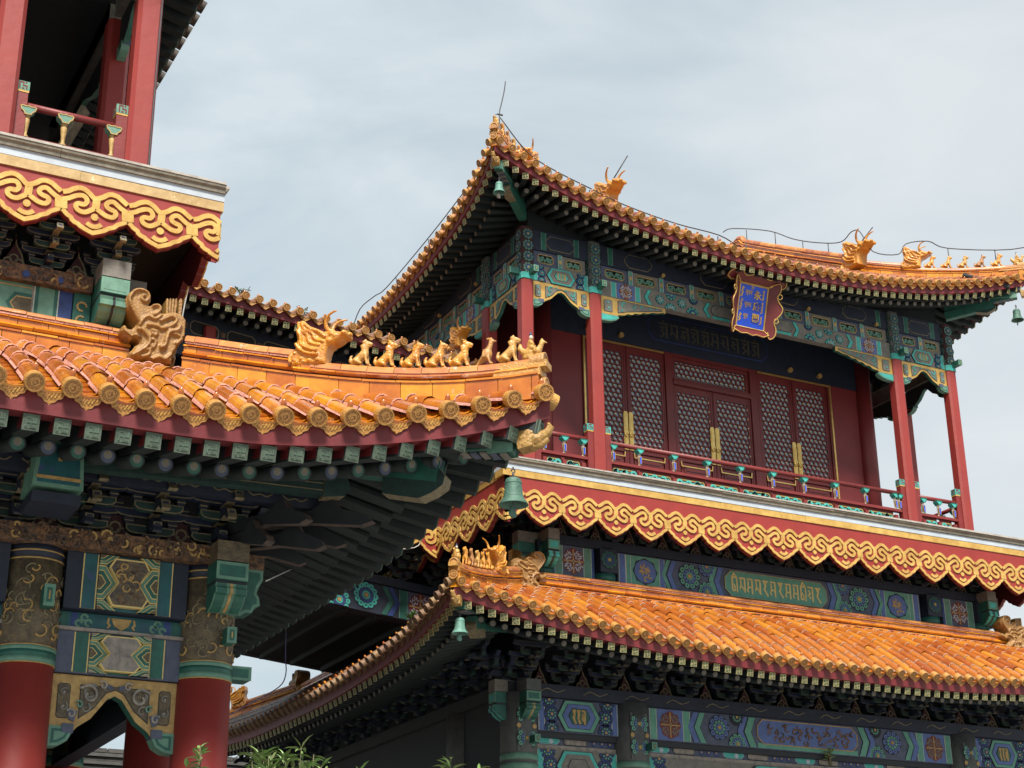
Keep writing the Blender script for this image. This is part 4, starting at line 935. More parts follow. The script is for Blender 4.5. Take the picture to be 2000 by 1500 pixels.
# ------------------------------------------------------------ storeys: columns, railings, doors
def square_column(x, y, z0, z1, z2, w, parent, painted=True, corner=False, col='red_col'):
    mb = MB(); h = w/2; c = w*.16
    P = [(-h+c, -h), (h-c, -h), (h, -h+c), (h, h-c), (h-c, h), (-h+c, h), (-h, h-c), (-h, -h+c)]
    mb.prism([(x+a, y+b, z0) for a, b in P[::-1]], (0, 0, z1-z0), col)
    o = part('column', mb, parent)
    if painted:
        t = MB(); k = 1.02
        t.prism([(x+a*k, y+b*k, z1) for a, b in P[::-1]], (0, 0, z2-z1), 'dark_red' if corner else 'col_grey')
        t.prism([(x+a*1.12, y+b*1.12, z1-.01) for a, b in P[::-1]], (0, 0, .11), 'teal', 'teal', True)
        for f in (front(y-h*k), leftface(x-h*k)):
            a = x if abs(f.n.y) > .5 else -y
            zz = z1+.19
            while zz < z2-.06:
                rosette(f, t, a, zz, w*.44, 'green_l', 'blue', n=9); zz += w*.94
        part('column_head', t, o)
    return o
def vase(f, u, v, parent, weather=False, k=1.0):
    mb = MB(); lo = 'green_l' if weather else 'teal'; body = 'gold_old' if weather else 'creamface'
    P = [(-.115, .15), (-.10, .10), (-.06, .07), (-.045, .035), (.045, .035), (.06, .07), (.10, .10), (.115, .15), (.09, .165), (.04, .155), (0, .17), (-.04, .155), (-.09, .165)]
    g = f.at(u, v, -.03)
    g.poly(mb, [(x*k, y*k+.005) for x, y in P][::1], -.05, .05, lo); g.stroke(mb, [(x*.93*k, y*k+.006) for x, y in P], .012, .05, .056, 'green' if not weather else 'gold_old', True)
    mb.lathe(g.P(0, -.30*k), Z, [(.045*k, 0), (.045*k, .025*k), (.024*k, .05*k), (.028*k, .10*k), (.043*k, .22*k), (.048*k, .28*k), (.036*k, .315*k), (.05*k, .34*k)], 10, body)
    if not weather:
        for x in (-.017, .017): g.stroke(mb, [(x*.5*k, -.25*k), (x*k, -.06*k)], .012, .035, .049, 'plaque_blue')
        for x in (-.034, .034): g.stroke(mb, [(x*.7*k, -.26*k), (x*1.1*k, -.04*k)], .008, .02, .046, 'brass')
    return part('baluster', mb, parent)
def post_cap(mb, f, u, v, w, green='teal'):
    c = f.P(u, v, 0); 
    mb.box3(c+f.v*.055, f.u*(w*.56), f.v*.055, f.n*(w*.56), green)
    mb.box3(c-f.v*.012, f.u*(w*.54), f.v*.012, f.n*(w*.54), 'gold')
    for ff, uu in ((Fr(c+f.n*(w*.56), f.u, f.v, f.n), 0), (Fr(c-f.u*(w*.56), -f.n, f.v, -f.u), 0), (Fr(c+f.u*(w*.56), f.n, f.v, f.u), 0)):
        ff.stroke(mb, [(-w*.3, .015), (-w*.3, .095), (0, .095), (0, .055), (w*.3, .055), (w*.3, .015)], .014, 0, .004, 'maroon'); ff.stroke(mb, [(-w*.12, .02), (w*.1, .02)], .014, 0, .004, 'maroon'); ff.stroke(mb, [(w*.14, .095), (w*.3, .095)], .014, 0, .004, 'maroon')
def railing(f, uL, uR, z0, vases, parent, posts=(True, True), weather=False, w=.11, panels=True, top=.91, mid=.56, rail='rail_red'):
    o = MB(); d = .05; vk = (top-mid-.05)/.485
    n1 = f.P((uL+uR)/2, z0+top-.03, -d)
    o.tube([f.P(uL, z0+top-.03, -d), f.P(uR, z0+top-.03, -d)], .042, 8, rail)
    mid_h = .05
    for a, b in ((mid, mid_h), (.06, .05)): o.box3(f.P((uL+uR)/2, z0+a-b/2, -d), f.u*((uR-uL)/2), f.v*(b/2), f.n*.045, rail)
    ro = part('railing', o, parent)
    for e, on in ((uL, posts[0]), (uR, posts[1])):
        if on:
            p = MB(); s = w/2*(1 if e == uL else -1)
            p.box3(f.P(e+s, z0+(top+.10)/2, -d), f.u*(w/2), f.v*((top+.10)/2), f.n*(w/2), rail); post_cap(p, f.at(0, 0, -d), e+s, z0+top+.125, w, 'green_l' if weather else 'teal'); part('rail_post', p, ro)
    ev = [uL+(w if posts[0] else 0)]+[x for x in vases]+[uR-(w if posts[1] else 0)]
    for x in vases:
        if x > uL+.05 and x < uR-.05:
            s = MB(); s.box3(f.P(x, z0+.245, -d), f.u*.035, f.v*.20, f.n*.04, rail); part('short_post', s, ro)
        vase(f, x, z0+top-.07-.165*vk, ro, weather, vk)
    if panels:
        for a, b in zip(ev[:-1], ev[1:]):
            if b-a < .2: continue
            p = MB(); a, b = a+.055, b-.055; g = f.at(0, 0, -d-.01)
            g.rect(p, a-.02, b+.02, z0+.085, z0+mid-.05, -.02, -.008, 'maroon')
            g.edged(p, [(a, z0+.10), (b, z0+.10), (b, z0+mid-.13), (b-.03, z0+mid-.10), (a+.03, z0+mid-.10), (a, z0+mid-.13)], .02, -.008, .012, 'line', 'brass')
            rr = random.Random(int(a*100)); nn = max(2, int((b-a)/.085))
            for i in range(nn):
                x = a+.06+(b-a-.12)*i/(nn-1)
                g.ring(p, x, z0+mid-.19+.02*(-1)**i, .048, .034, .016, .024, 'teal', 7, rr.uniform(0, 6), rr.uniform(9, 11)); g.disc(p, x+.02, z0+mid-.26, .026, .016, .022, 'teal', 6)
                if i % 3 == 1: g.disc(p, x, z0+.25, .02, .024, .028, 'brass', 6)
            part('rail_panel', p, ro)
    return ro
def lattice(mb, f, u0, u1, v0, v1, d, m='maroon'):
    """perforated flower lattice: hexagon cells with round holes, gilt studs on the joints"""
    hx = d*math.sqrt(3)/2; r = d*.40; n = 12; rows = int((v1-v0)/hx)+1; cols = int((u1-u0)/d)+1
    hw = d/math.sqrt(3)
    for j in range(rows):
        for i in range(cols+1):
            cu = u0+(i+.5*(j % 2))*d; cvv = v0+hx*(j+.5)
            if cu < u0-.4*d or cu > u1+.4*d: continue
            out = []; inn = []
            for q in range(n):
                an = 2*pi*q/n; am = (an+pi/6) % (pi/3)-pi/6; rad = d/2/cos(am)
                out.append((min(u1, max(u0, cu+rad*cos(an))), min(v1, max(v0, cvv+rad*sin(an))))); inn.append((min(u1-.004, max(u0+.004, cu+r*cos(an))), min(v1-.004, max(v0+.004, cvv+r*sin(an)))))
            vs = [f.P(*p, 0) for p in out]+[f.P(*p, .004) for p in inn]+[f.P(*p, -.022) for p in inn]
            mb.add(vs, [(q, (q+1) % n, n+(q+1) % n, n+q) for q in range(n)]+[(n+q, n+(q+1) % n, 2*n+(q+1) % n, 2*n+q) for q in range(n)], m)
            if j % 2 == 0 and u0 < cu+d/2 < u1: f.disc(mb, cu+d/2, cvv, d*.11, 0, .014, 'gold_stud', 6)
def door_leaf(f, u0, u1, v0, v1, vl0, vl1, parent, hinge, handle=True, lower=True):
    mb = MB(); w = .085; m = 'maroon'
    f.rect(mb, u0+.006, u0+w, v0, v1, -.06, 0, m); f.rect(mb, u1-w, u1-.006, v0, v1, -.06, 0, m)
    for a, b in ((vl1, v1), (vl0-.09, vl0)): f.rect(mb, u0+w, u1-w, a, b, -.06, -.002, m)
    for x in (u0+w*.32, u1-w*.45): f.stroke(mb, [(x, v0), (x, v1)], .014, 0, .008, m)
    if lower:
        f.rect(mb, u0+w, u1-w, v0, vl0-.09, -.06, -.035, m)
        for a, b in ((vl0-.36, vl0-.12), (v0+.05, vl0-.42)):
            P = [(u0+w+.03, a), (u1-w-.03, a), (u1-w-.03, b), (u0+w+.03, b)]; f.poly(mb, P, -.035, -.008, m); f.poly(mb, offset(P, .05), -.008, .012, m); f.poly(mb, offset(P, .08), .012, .016, 'line'); f.poly(mb, offset(P, .09), .016, .019, m)
        b = vl0-.42; uL, uR = u0+w+.02, u1-w-.02; um = (u0+u1)/2
        f.stroke(mb, smooth([(uL, b-.20), (uL+.03, b-.10), (uL+.12, b-.05), (uL+.22, b-.085), (um, b-.10), (uR-.22, b-.085), (uR-.12, b-.05), (uR-.03, b-.10), (uR, b-.20)], 3), .022, .019, .028, 'brass')
        f.poly(mb, [(um-.06, b-.10), (um, b-.15), (um+.06, b-.10), (um, b-.05)], .019, .031, 'brass')
        f.stroke(mb, [(uL-.01, vl0-.10), (uL, vl0-.19), (uR, vl0-.19), (uR+.01, vl0-.10)], .020, .019, .027, 'brass')
    o = part('door_leaf', mb, parent)
    l = MB(); lattice(l, f, u0+w, u1-w, vl0, vl1, .106); part('door_lattice', l, o)
    p = MB(); f.rect(p, u0+w, u1-w, vl0, vl1, -.045, -.030, 'paper'); part('door_paper', p, o)
    if handle:
        x = u1-.055 if hinge == 'l' else u0+.055; vm = vl0+.27; h = MB()
        f.poly(h, [(x-.045, vm-.33), (x+.045, vm-.33), (x+.045, vm+.36), (x+.03, vm+.40), (x-.03, vm+.40), (x-.045, vm+.36)], .008, .022, 'brass'); f.poly(h, [(x-.025, vm-.30), (x+.025, vm-.30), (x+.025, vm+.34), (x-.025, vm+.34)], .022, .027, 'brass')
        f.disc(h, x, vm, .05, .022, .034, 'brass', 10); h.tube([f.P(x+.035*cos(t), vm-.05+.035*sin(t), .036) for t in [i*pi/4 for i in range(9)]], .008, 5, 'brass')
        part('door_handle', h, o)
    return o
def text_mesh(s, size, depth, mkey, name):
    c = D.curves.new(name, 'FONT'); c.body = s; c.size = size; c.extrude = depth; c.align_x = 'CENTER'; c.align_y = 'CENTER'; c.offset = size*.02
    o = D.objects.new(name, c); COL.objects.link(o); dg = bpy.context.evaluated_depsgraph_get()
    me = D.meshes.new_from_object(o.evaluated_get(dg)); D.objects.remove(o); me.materials.clear(); me.materials.append(M[mkey]); return me
def balcony(fr, uL, uR, ztop, parent, k=1.0, gilt='gold'):
    """ledge over the apron board: sheet, moulded cornice, white band, gilt band, in slightly uneven lengths"""
    mb = MB()
    segs = [uL]; 
    while segs[-1] < uR-2.6: segs.append(segs[-1]+random.uniform(1.9, 2.5))
    segs.append(uR)
    for a, b in zip(segs[:-1], segs[1:]):
        j = random.uniform(-.006, .006); g = .004
        fr.rect(mb, a, b-g*.5, ztop-.028*k, ztop+j, -.5, .085*k+j, 'cap')
        P = [(-.4, -.03), (.075, -.03), (.07, -.055), (.05, -.07), (.045, -.11), (-.4, -.11)]
        vs = [fr.P(a, ztop+y*k+j, x*k) for x, y in P]; mb.prism(vs, fr.u*(b-a-g), 'cornice', 'cornice', True)
    fr.rect(mb, uL, uR, ztop-.20*k, ztop-.112*k, -.3, .022*k, 'white')
    segs = [uL]
    while segs[-1] < uR-1.9: segs.append(segs[-1]+random.uniform(.9, 1.8))
    segs.append(uR)
    for a, b in zip(segs[:-1], segs[1:]): fr.rect(mb, a, b-.003, ztop-.31*k, ztop-.203*k, -.25, .012*k+random.uniform(0, .008), gilt)
    return part('balcony_ledge', mb, parent)
def bell(name, label, p, h, m, leaf='verdigris', swing=0.3):
    """bronze wind bell: p = hook point, h = body height"""
    t = thing(name, label, 'wind bell', p, 'bronze wind bells under the eave corners'); p = V(p)
    mb = MB(); top = p.z-.22*h-.05; pr = [(.10, 0), (.22, -.01), (.30, -.05), (.335, -.14), (.36, -.35), (.385, -.62), (.43, -.76), (.54, -.88), (.60, -.97), (.615, -1.0), (.57, -1.0), (.40, -.80), (.34, -.3)]
    mb.lathe((p.x, p.y, top), Z, [(r*h*.86, z*h) for r, z in pr], 28, m, True, False)
    b = part('bell_body', mb, t)
    for q in ((.342, -.16), (.40, -.66)):
        rb = MB(); rb.lathe((p.x, p.y, top), Z, [(q[0]*h*.86, q[1]*h), (q[0]*h*.86+.006, q[1]*h-.006), (q[0]*h*.9, q[1]*h-.02)], 24, m, True, False); part('bell_band', rb, b)
    k = MB(); k.tube([(p.x, p.y, p.z), (p.x, p.y, p.z-.06*h)], .008, 6, 'wire'); k.tube([(p.x+.07*h*sin(a), p.y, p.z-.14*h-.07*h*cos(a)) for a in [i*.6-.3 for i in range(10)]], .008, 6, 'wire'); k.tube([(p.x, p.y, p.z-.2*h), (p.x, p.y, top)], .012, 6, 'wire'); part('hook', k, t)
    c = MB(); zz = top-1.02*h; c.tube([(p.x, p.y, top-.2*h), (p.x, p.y, zz)], .007, 5, 'wire'); d = V((cos(swing), sin(swing), 0))
    P = [(-.02, 0), (-.11, -.02), (-.15, -.10), (-.17, -.20), (-.21, -.27), (-.17, -.37), (-.07, -.41), (0, -.44), (.07, -.41), (.17, -.37), (.21, -.27), (.17, -.20), (.15, -.10), (.11, -.02), (.02, 0)]
    c.prism([(p.x+d.x*x*h, p.y+d.y*x*h, zz+y*h) for x, y in P], V((-d.y, d.x, 0))*.02, leaf, None, True); part('clapper_leaf', c, t)
    return t

# ------------------------------------------------------------ setting
g = MB(); g.box(-400, 400, -200, 600, -.3, 0, 'paving'); go = part('ground', g, None); go['kind'] = 'structure'

# ============================================================ right pavilion
R = thing('temple_pavilion', 'two storey pavilion with red balcony, blue name plaque and orange tiled roofs', 'pavilion', (16.57, 26.5, 0))
CX, CY = 16.57, 26.5
R_cols = [11.93, 13.26, 19.88, 21.21]; R_rows = [22.0, 23.33, 29.67, 31.0]
FZ = 9.99
M['brass_d'] = mat('rafter_gilding', (.42, .36, .15), .55, (.30, .25, .12), 0, 20)
M['raft_green'] = mat('rafter_green', (.035, .10, .06), .6, (.02, .06, .04), 0, 20)
M['disc_blue'] = mat('rafter_disc_blue', (.06, .08, .14), .6); M['disc_pale'] = mat('rafter_disc_pale', (.17, .165, .14), .6)
mesh_R = dict(end=disc_mesh(.0585, 'relief'), drip=drip_mesh(.235, 'relief', 'glaze_far'), sq=square_rafter(.098, .85, None, ('brass_d', 'raft_green', 'brass_d')), rd=round_rafter(.05, .9, ('soffit', 'grey', 'disc_pale', 'rim_d')), rd2=round_rafter(.05, .9, ('soffit', 'grey', 'grey', 'rim_d')), w=.098)
mesh_O = dict(mesh_R); mesh_O['end'] = disc_mesh(.0585, 'relief_shade'); mesh_O['drip'] = drip_mesh(.235, 'relief_shade', 'glaze_shade')
mesh_L = dict(end=disc_mesh(.078, 'relief'), drip=drip_mesh(.315, 'relief', 'glaze'), sq=square_rafter(.135, .95, 'fascia', ('end_g', 'end_g', 'end_d')), rd=round_rafter(.075, 1.1, ('soffit', 'green', 'disc_pale', 'rim_d')), rd2=round_rafter(.075, 1.1, ('soffit', 'disc_blue', 'disc_pale', 'rim_d')), w=.135)
mesh_L2 = dict(mesh_L); mesh_L2['sq'] = square_rafter(.135, .95, None, ('end_d', 'end_d', 'end_g')); mesh_L2['rd'] = mesh_L2['rd2'] = round_rafter(.075, 1.1, ('soffit', 'grey', 'grey', 'rim_d'))
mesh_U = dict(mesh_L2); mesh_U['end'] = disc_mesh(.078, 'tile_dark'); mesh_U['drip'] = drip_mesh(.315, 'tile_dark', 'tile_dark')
def fill(sd, mb, a0, a1, m='glaze_far', nend=None):
    ns = 24; vs = []
    for i in range(ns+1):
        a = a0+(a1-a0)*i/ns; e = sd.ne(a); t = max(e, (nend or sd.nend)(a)); vs += [sd.p(a, e+(t-e)*j/5, -.03) for j in range(6)]
    mb.add(vs, [(i*6+j, (i+1)*6+j, (i+1)*6+j+1, i*6+j+1) for i in range(ns) for j in range(5)], m, True)

MS = mesh_R
def hip_corner(roof, path, k, d, head_at, figs, fs, top='top', body='glaze', tipz=.0, head_s=.5, immortal=True, labels=''):
    """hip ridge from the wall end to the eave corner, with its dragon head and figures"""
    P = [V(p) for p in path]; tot = sum((P[i]-P[i-1]).length for i in range(1, len(P)))
    dirv = (P[-1]-P[0]); dirv.z = 0; dirv.normalize()
    up_ = [along(P, tot*i/20*head_at/1) for i in range(21)]
    lo = [along(P, tot*(head_at+(1-head_at)*i/16)) for i in range(17)]
    lo[-1] = lo[-1]+dirv*.04
    mb = MB(); l1, h1 = courses(k, True, False, top, body); l2, h2 = courses(k, True, True, top, body)
    ridge(mb, up_, l1); ridge(mb, lo, l2)
    e = lo[-1]; sd = V((dirv.y, -dirv.x, 0)); r = .125*k      # round end tile and moulded nose blocks
    mb.lathe(e+Z*(h2-.06*k)-dirv*.10, dirv, [(r, 0), (r*1.06, .13), (r*1.06, .15), (r*.8, .15), (r*.78, .14)], 16, 'relief')
    mb.box3(e+Z*(.20*k)-dirv*.22, dirv*.24, sd*(.15*k), Z*.055*k, 'relief'); mb.box3(e+Z*(.31*k)-dirv*.16, dirv*.24, sd*(.12*k), Z*.045*k, 'relief')
    mb.tube([e-dirv*.5-Z*.02, e+dirv*.03+Z*.02], .11*k, 12, body)
    mb.beam(e-dirv*.10-Z*.03, e-dirv*.12-Z*.42*k, .13*k, .13*k, 'relief_dark', dirv)
    x_ = dirv.cross(Z); ep = e+dirv*.05+Z*.02; mw = Matrix(((x_.x, dirv.x, 0, ep.x), (x_.y, dirv.y, 0, ep.y), (0, 0, 1, ep.z), (0, 0, 0, 1)))
    link('end_tile', MS['end'], roof, mw)
    o = part('hip_ridge', mb, roof)
    hp = along(P, tot*head_at); link('dragon_head', FIG['head'], roof, pose(hp+Z*(h2-.10*k), dirv, head_s))['label'] = 'glazed dragon head with horns on the hip ridge'
    for t, kind in figs:
        q = along(P, tot*t); link('ridge_figure', FIG[kind], roof, pose(q+Z*(h2-.008), dirv, fs))['label'] = NAMES[kind]+' on the hip ridge'
    if immortal: link('immortal_figure', FIG['immortal'], roof, pose(along(P, tot*.985)+Z*(h2-.01), dirv, fs*1.02))['label'] = 'glazed figure riding a hen at the ridge tip'
    return h2
def corner_beam(roof, c, d, z0, zt, k, m='green', head=True, l=2.6, rise=.30):
    """two stacked corner beams under the hip with a glazed muzzle on the end"""
    d = V((*d, 0)).normalized(); c = V((*c, 0)); mb = MB(); w = .17*k
    a, b = c+Z*zt, c-d*l+Z*(zt+l*rise*.55)
    mb.beam(a-d*.12, b, w, .22*k, m); mb.beam(a-d*.78*k-Z*.20*k, b-Z*.26*k, w*1.05, .22*k, 'green')
    sd = V((d.y, -d.x, 0))
    for s in (-1, 1):
        f = Fr(a+sd*(w/2*s), d, Z, sd*s); f.stroke(mb, [(-1.1*k, -.02), (-.14, -.085*k)], .018, 0, .004, 'green_l')
        f.rect(mb, -.34*k, -.12, -.11*k, .10*k, 0, .003, 'green_l')
    n = 9                                               # painted belly scales
    for i in range(n):
        q = c-d*(.22+.09*i*k)+Z*(zt-.118*k+(.09*i*k)*rise*.5); mb.box3(q, d*.030*k, sd*w*.46, Z*.010, 'blue_grey' if i % 2 else 'grey')
    e = c-d*.80*k+Z*(zt-.20*k)
    mb.prism([e+sd*(w*.5)+d*x*k+Z*y*k for x, y in [(-.5, .02), (.02, .02), (.08, -.06), (.06, -.14), (-.04, -.20), (-.16, -.24), (-.5, -.16)]][::-1], sd*(-w), 'green_k', 'rim_d', True)
    o = part('corner_beam', mb, roof)
    if head: link('beam_head', FIG['muzzle'], roof, pose(c+Z*(zt-.0)+d*.06, d, .27*k, .18))
    return o

# ---- right pavilion, lower roof
LR = MB(); LRf = MB(); LRs = MB()
sm_ = lambda x: x*x*(3-2*x)
ne_l = lambda c, Lc: (lambda a: c*(1-max(0, 1-a/Lc)**1.6))
def sym(fn, s1): return lambda a: fn(min(a, s1-a))
ze_rl = lambda a: 6.925+.52*max(0, 1-a/6)**1.7
RLf = Side((9.35, 19.42), (1, 0), (0, 1), 14.44, 2.23, 8.11, sym(ne_l(.27, 2.6), 14.44), sym(ze_rl, 14.44), curve=-.28)
RLl = Side((9.35, 19.42), (0, 1), (1, 0), 14.16, 2.23, 8.11, sym(ne_l(.27, 2.6), 14.16), sym(ze_rl, 14.16), curve=-.28)
RLr = Side((23.79, 33.58), (0, -1), (-1, 0), 14.16, 2.23, 8.11, sym(ne_l(.27, 2.6), 14.16), sym(ze_rl, 14.16), curve=-.28)
b0 = MB(); b0.box(11.7, 21.5, 21.75, 31.2, 7.2, 7.9, 'dark'); rl = part('lower_roof', b0, R)
build_eave(RLf, rl, .85, mesh_R, LR, LRf, LRs, True, .235, .20, a_hi=13.2, fas=(.055, .215), tl=.36, r=.0585, tilem='glaze_far', mortarm='mortar_pale', fan1=False)
build_eave(RLl, rl, .85, mesh_O, LR, LRf, LRs, False, .235, .20, fas=(.055, .215), tl=.36, r=.0585, tilem='glaze_shade', mortarm='mortar_pale')
fill(RLr, LR, 0, RLr.s1)
part('roof_tiles', LR, rl); part('eave_fascia', LRf, rl); part('eave_soffit', LRs, rl)
wr = MB(); lay, hh = courses(.70, False, False)
ridge(wr, [(11.85, 21.68, 8.02), (21.5, 21.68, 8.02)], lay); ridge(wr, [(11.66, 31.3, 8.02), (11.66, 21.75, 8.02)], lay)
part('wall_ridge', wr, rl)
hp = [RLf.p(t, t, .02) for t in [2.23-2.15*i/14 for i in range(15)]]
hip_corner(rl, hp, .52, None, .40, [(.52, 'horse'), (.60, 'dog'), (.685, 'lion'), (.77, 'goat'), (.86, 'dragon')], .27, head_s=.46)
hp = [RLl.p(14.16-t, t, .02) for t in [2.23-2.15*i/14 for i in range(15)]]
hip_corner(rl, hp, .52, None, .42, [(.60, 'horse'), (.72, 'lion'), (.84, 'dragon')], .27, head_s=.46)
link('ridge_biter', FIG['biter'], rl, pose((11.62, 21.62, 8.03), (-1, 0), (.72, 1.3, .72))); link('ridge_biter', FIG['biter'], rl, pose((11.66, 31.45, 8.04), (0, 1), (.72, 1.2, .72))); link('ridge_biter', FIG['biter'], rl, pose((21.62, 21.62, 8.03), (1, 0), (.72, 1.3, .72))); link('ridge_biter', FIG['biter'], rl, pose((11.66, 21.9, 8.04), (0, -1), (.66, 1.1, .66)))
corner_beam(rl, (9.47, 19.54), (-1, -1), 7.2, 7.17, .80)

# ---- right pavilion, upper roof
UR = MB(); URf = MB(); URs = MB()
class HipGable(Side):
    gl, gr = 3.3, 2.6      # plan distance of the two gables from the eave corners
    def nend(s, a): return a if a < s.gl else (s.s1-a if s.s1-a < s.gr else s.nt)
class HipSide(Side):
    gx = 3.3
    def nend(s, a): return min(s.gx, a, s.s1-a)
RUf = HipGable((10.72, 20.79), (1, 0), (0, 1), 11.7, 5.71, 17.78, sym(ne_l(.22, 2.2), 11.7), lambda a: 14.49+.026*(a-5.85)**2, curve=.04)
RUl = HipSide((10.72, 20.79), (0, 1), (1, 0), 11.42, 5.71, 17.78, sym(ne_l(.22, 2.2), 11.42), lambda a: 14.49+.026*(a-5.71)**2*1.05, curve=.04)
RUr = HipSide((22.42, 32.21), (0, -1), (-1, 0), 11.42, 5.71, 17.78, sym(ne_l(.22, 2.2), 11.42), lambda a: 14.49+.026*(a-5.71)**2*1.05, curve=.04)
RUb = HipGable((22.42, 32.21), (-1, 0), (0, -1), 11.7, 5.71, 17.78, sym(ne_l(.22, 2.2), 11.7), lambda a: 14.49+.026*(a-5.85)**2, curve=.04)
RUr.gx = 2.6
b0 = MB(); b0.box(12.1, 21.0, 22.2, 30.8, 14.46, 14.56, 'soffit'); b0.box(12.02, 21.1, 22.05, 22.15, 14.40, 15.1, 'dark'); b0.box(12.02, 12.12, 22.16, 30.9, 14.40, 15.1, 'dark'); ru = part('upper_roof', b0, R)  # dark backing boxes added above the beams to close a light leak
build_eave(RUf, ru, .8, mesh_R, UR, URf, URs, True, .235, .20, fas=(.055, .20), tl=.36, r=.0585, tilem='glaze_far', mortarm='mortar_pale', wall_n=1.5, fanL=1.7)
build_eave(RUl, ru, .8, mesh_R, UR, URf, URs, False, .235, .20, fas=(.055, .20), tl=.36, r=.0585, tilem='glaze_far', mortarm='mortar_pale', wall_n=1.5, fanL=1.7)
build_eave(RUr, ru, .8, mesh_R, UR, URf, URs, False, .235, .20, fas=(.055, .20), tl=.36, r=.0585, tilem='glaze_far', mortarm='mortar_pale', wall_n=1.5, fanL=1.7)
RUb.gl, RUb.gr = 2.6, 3.3
fill(RUb, UR, 0, 11.7)
for x in (14.08, 19.78): UR.add([(x, 21+2.4, 15.4), (x, 29.6, 15.4), (x, 26.5, 17.8)], [(0, 1, 2)], 'red')
UR.tube([(14.0, 26.5, 17.75), (19.8, 26.5, 17.75)], .12, 10, 'glaze_far')
part('roof_tiles', UR, ru); part('eave_fascia', URf, ru); part('eave_soffit', URs, ru)
for x, sgn in ((14.05, -1), (19.81, 1)):                 # gable ridges rolling over the rounded top
    mb = MB(); a = x-10.72
    pth = [RUf.p(a, 2.0+3.5*i/12, 0) for i in range(13)]; pth += [V((x, 26.5-.21+.42*i/4, 17.73+.09*sin(pi*i/4))) for i in range(5)]
    pth += [V((x, 53.0-p.y, p.z)) for p in pth[12::-1]]
    lay, hh = courses(.72, True, False, 'top', 'glaze'); ridge(mb, pth, lay); part('gable_ridge', mb, ru)
    link('dragon_head', FIG['head'], ru, pose(RUf.p(a, 1.92, .10), (0, -1), .66))['label'] = 'glazed dragon head at the foot of the gable ridge'
for corner, sgn in (('l', -1), ('r', 1)):
    pp = []
    for i in range(15):
        t = 2.3-2.22*i/14; a = t if sgn < 0 else 11.7-t; pp.append(RUf.p(a, t, .01))
    hip_corner(ru, pp, .54, None, .36, [(.47, 'horse'), (.57, 'dog'), (.67, 'lion'), (.77, 'goat'), (.87, 'dragon')], .28, head_s=.50)
    corner_beam(ru, (10.82 if sgn < 0 else 22.32, 20.89), (sgn, -1), 15, 14.99, .74, l=1.5, rise=-.1)

# ---- right pavilion, upper storey
for i, x in enumerate(R_cols):
    for j, y in enumerate(R_rows):
        if (0 < i < 3) and (0 < j < 3): continue
        square_column(x, y, FZ, 13.55, 14.52, .225, R, painted=(j == 0 or i == 0), corner=(i in (0, 3) and j == 0))
pg = peg_mesh(.085, .105, .20)
for x in R_cols: link('beam_peg', pg, R, fm(front(21.89), x+.05, 13.66))
for y in (22.0, 23.33): link('beam_peg', pg, R, fm(leftface(11.82), -y, 13.68))
def upper_bay(f, u0, u1, wide, full=True):
    mb = MB(); painted_beam(f, mb, u0, u1, 13.56, 13.865, 'grey', 'long_grey' if wide else 'small', .14); part('painted_beam', mb, R)
    t = MB(); painted_beam(f, t, u0, u1, 14.15, 14.52, 'navy', 'none', .14)
    for x in (u0+.18, u1-.28): bar(f, t, x, .10, 14.17, 14.5, 'green', 'green_l')
    n0 = 4 if wide else 1
    for i in range(n0):
        um = u0+(u1-u0)*(i+.5)/n0; f.edged(t, sausage(um-.28, um+.28, 14.2, 14.46, .09), .012, 0, .008, 'navy', 'rim_d')
        if wide: f.disc(t, um+.5, 14.19, .035, 0, .05, 'gold_old', 8)
    part('upper_beam', t, R)
    n = 10 if wide else 2; p = (u1-u0)/n
    for i in range(n):
        a, b = u0+p*i+.055, u0+p*(i+1)-.055; q = MB(); g = f.at(0, 0, -.03); m = ('blue_grey', 'grey')[i % 2]
        P = [(a-.01, 13.87), (b+.01, 13.87), (b+.01, 14.145), (a-.01, 14.145)]
        hole = [(a+.075, 13.935), (b-.075, 13.935), (b-.075, 14.09), (a+.075, 14.09)]
        for k in range(4): g.poly(q, [P[k], P[(k+1) % 4], hole[(k+1) % 4], hole[k]], -.05, .0, m)
        g.stroke(q, sausage(a+.075, b-.075, 13.935, 14.09, .03), .014, 0, .008, 'gold_old', True); g.rect(q, a+.06, b-.06, 13.92, 14.1, -.10, -.09, 'black')
        w = b-a-.15; um = (a+b)/2
        for s in (-1, 1):
            g.ring(q, um+s*w*.27, 14.012, w*.12, .022, -.05, -.012, 'green_l', 8); g.stroke(q, smooth([(um, 13.96), (um+s*w*.15, 14.06), (um+s*w*.30, 13.98), (um+s*w*.46, 14.06)], 3), .024, -.05, -.008, 'green_l'); g.disc(q, um+s*w*.40, 13.97, .03, -.05, -.01, 'green_l', 7)
        part('openwork_panel', q, R)
        d = MB(); x = u0+p*i
        if i:
            f.rect(d, x-.045, x+.045, 13.865, 14.15, -.06, -.01, 'green_l'); f.stroke(d, [(x-.035, 13.88), (x-.035, 14.13)], .010, -.01, -.004, 'white'); f.stroke(d, [(x+.035, 13.88), (x+.035, 14.13)], .010, -.01, -.004, 'white'); f.poly(d, [(x-.03, 14.01), (x, 13.96), (x+.03, 14.01), (x, 14.06)], -.01, -.002, 'gold'); f.disc(d, x, 13.91, .02, -.01, -.003, 'teal', 7); f.disc(d, x, 14.10, .02, -.01, -.003, 'teal', 7)
            part('panel_divider', d, R)
    br = MB()
    if wide:
        flower_bracket(br, f, u0, u0+1.33, 13.555, .42, 'left'); part('flower_bracket', br, R); br = MB(); flower_bracket(br, f, u1-1.33, u1, 13.555, .42, 'right'); part('flower_bracket', br, R)
    else: flower_bracket(br, f, u0, u1, 13.555, .42, 'arch'); part('flower_bracket', br, R)
h = .112
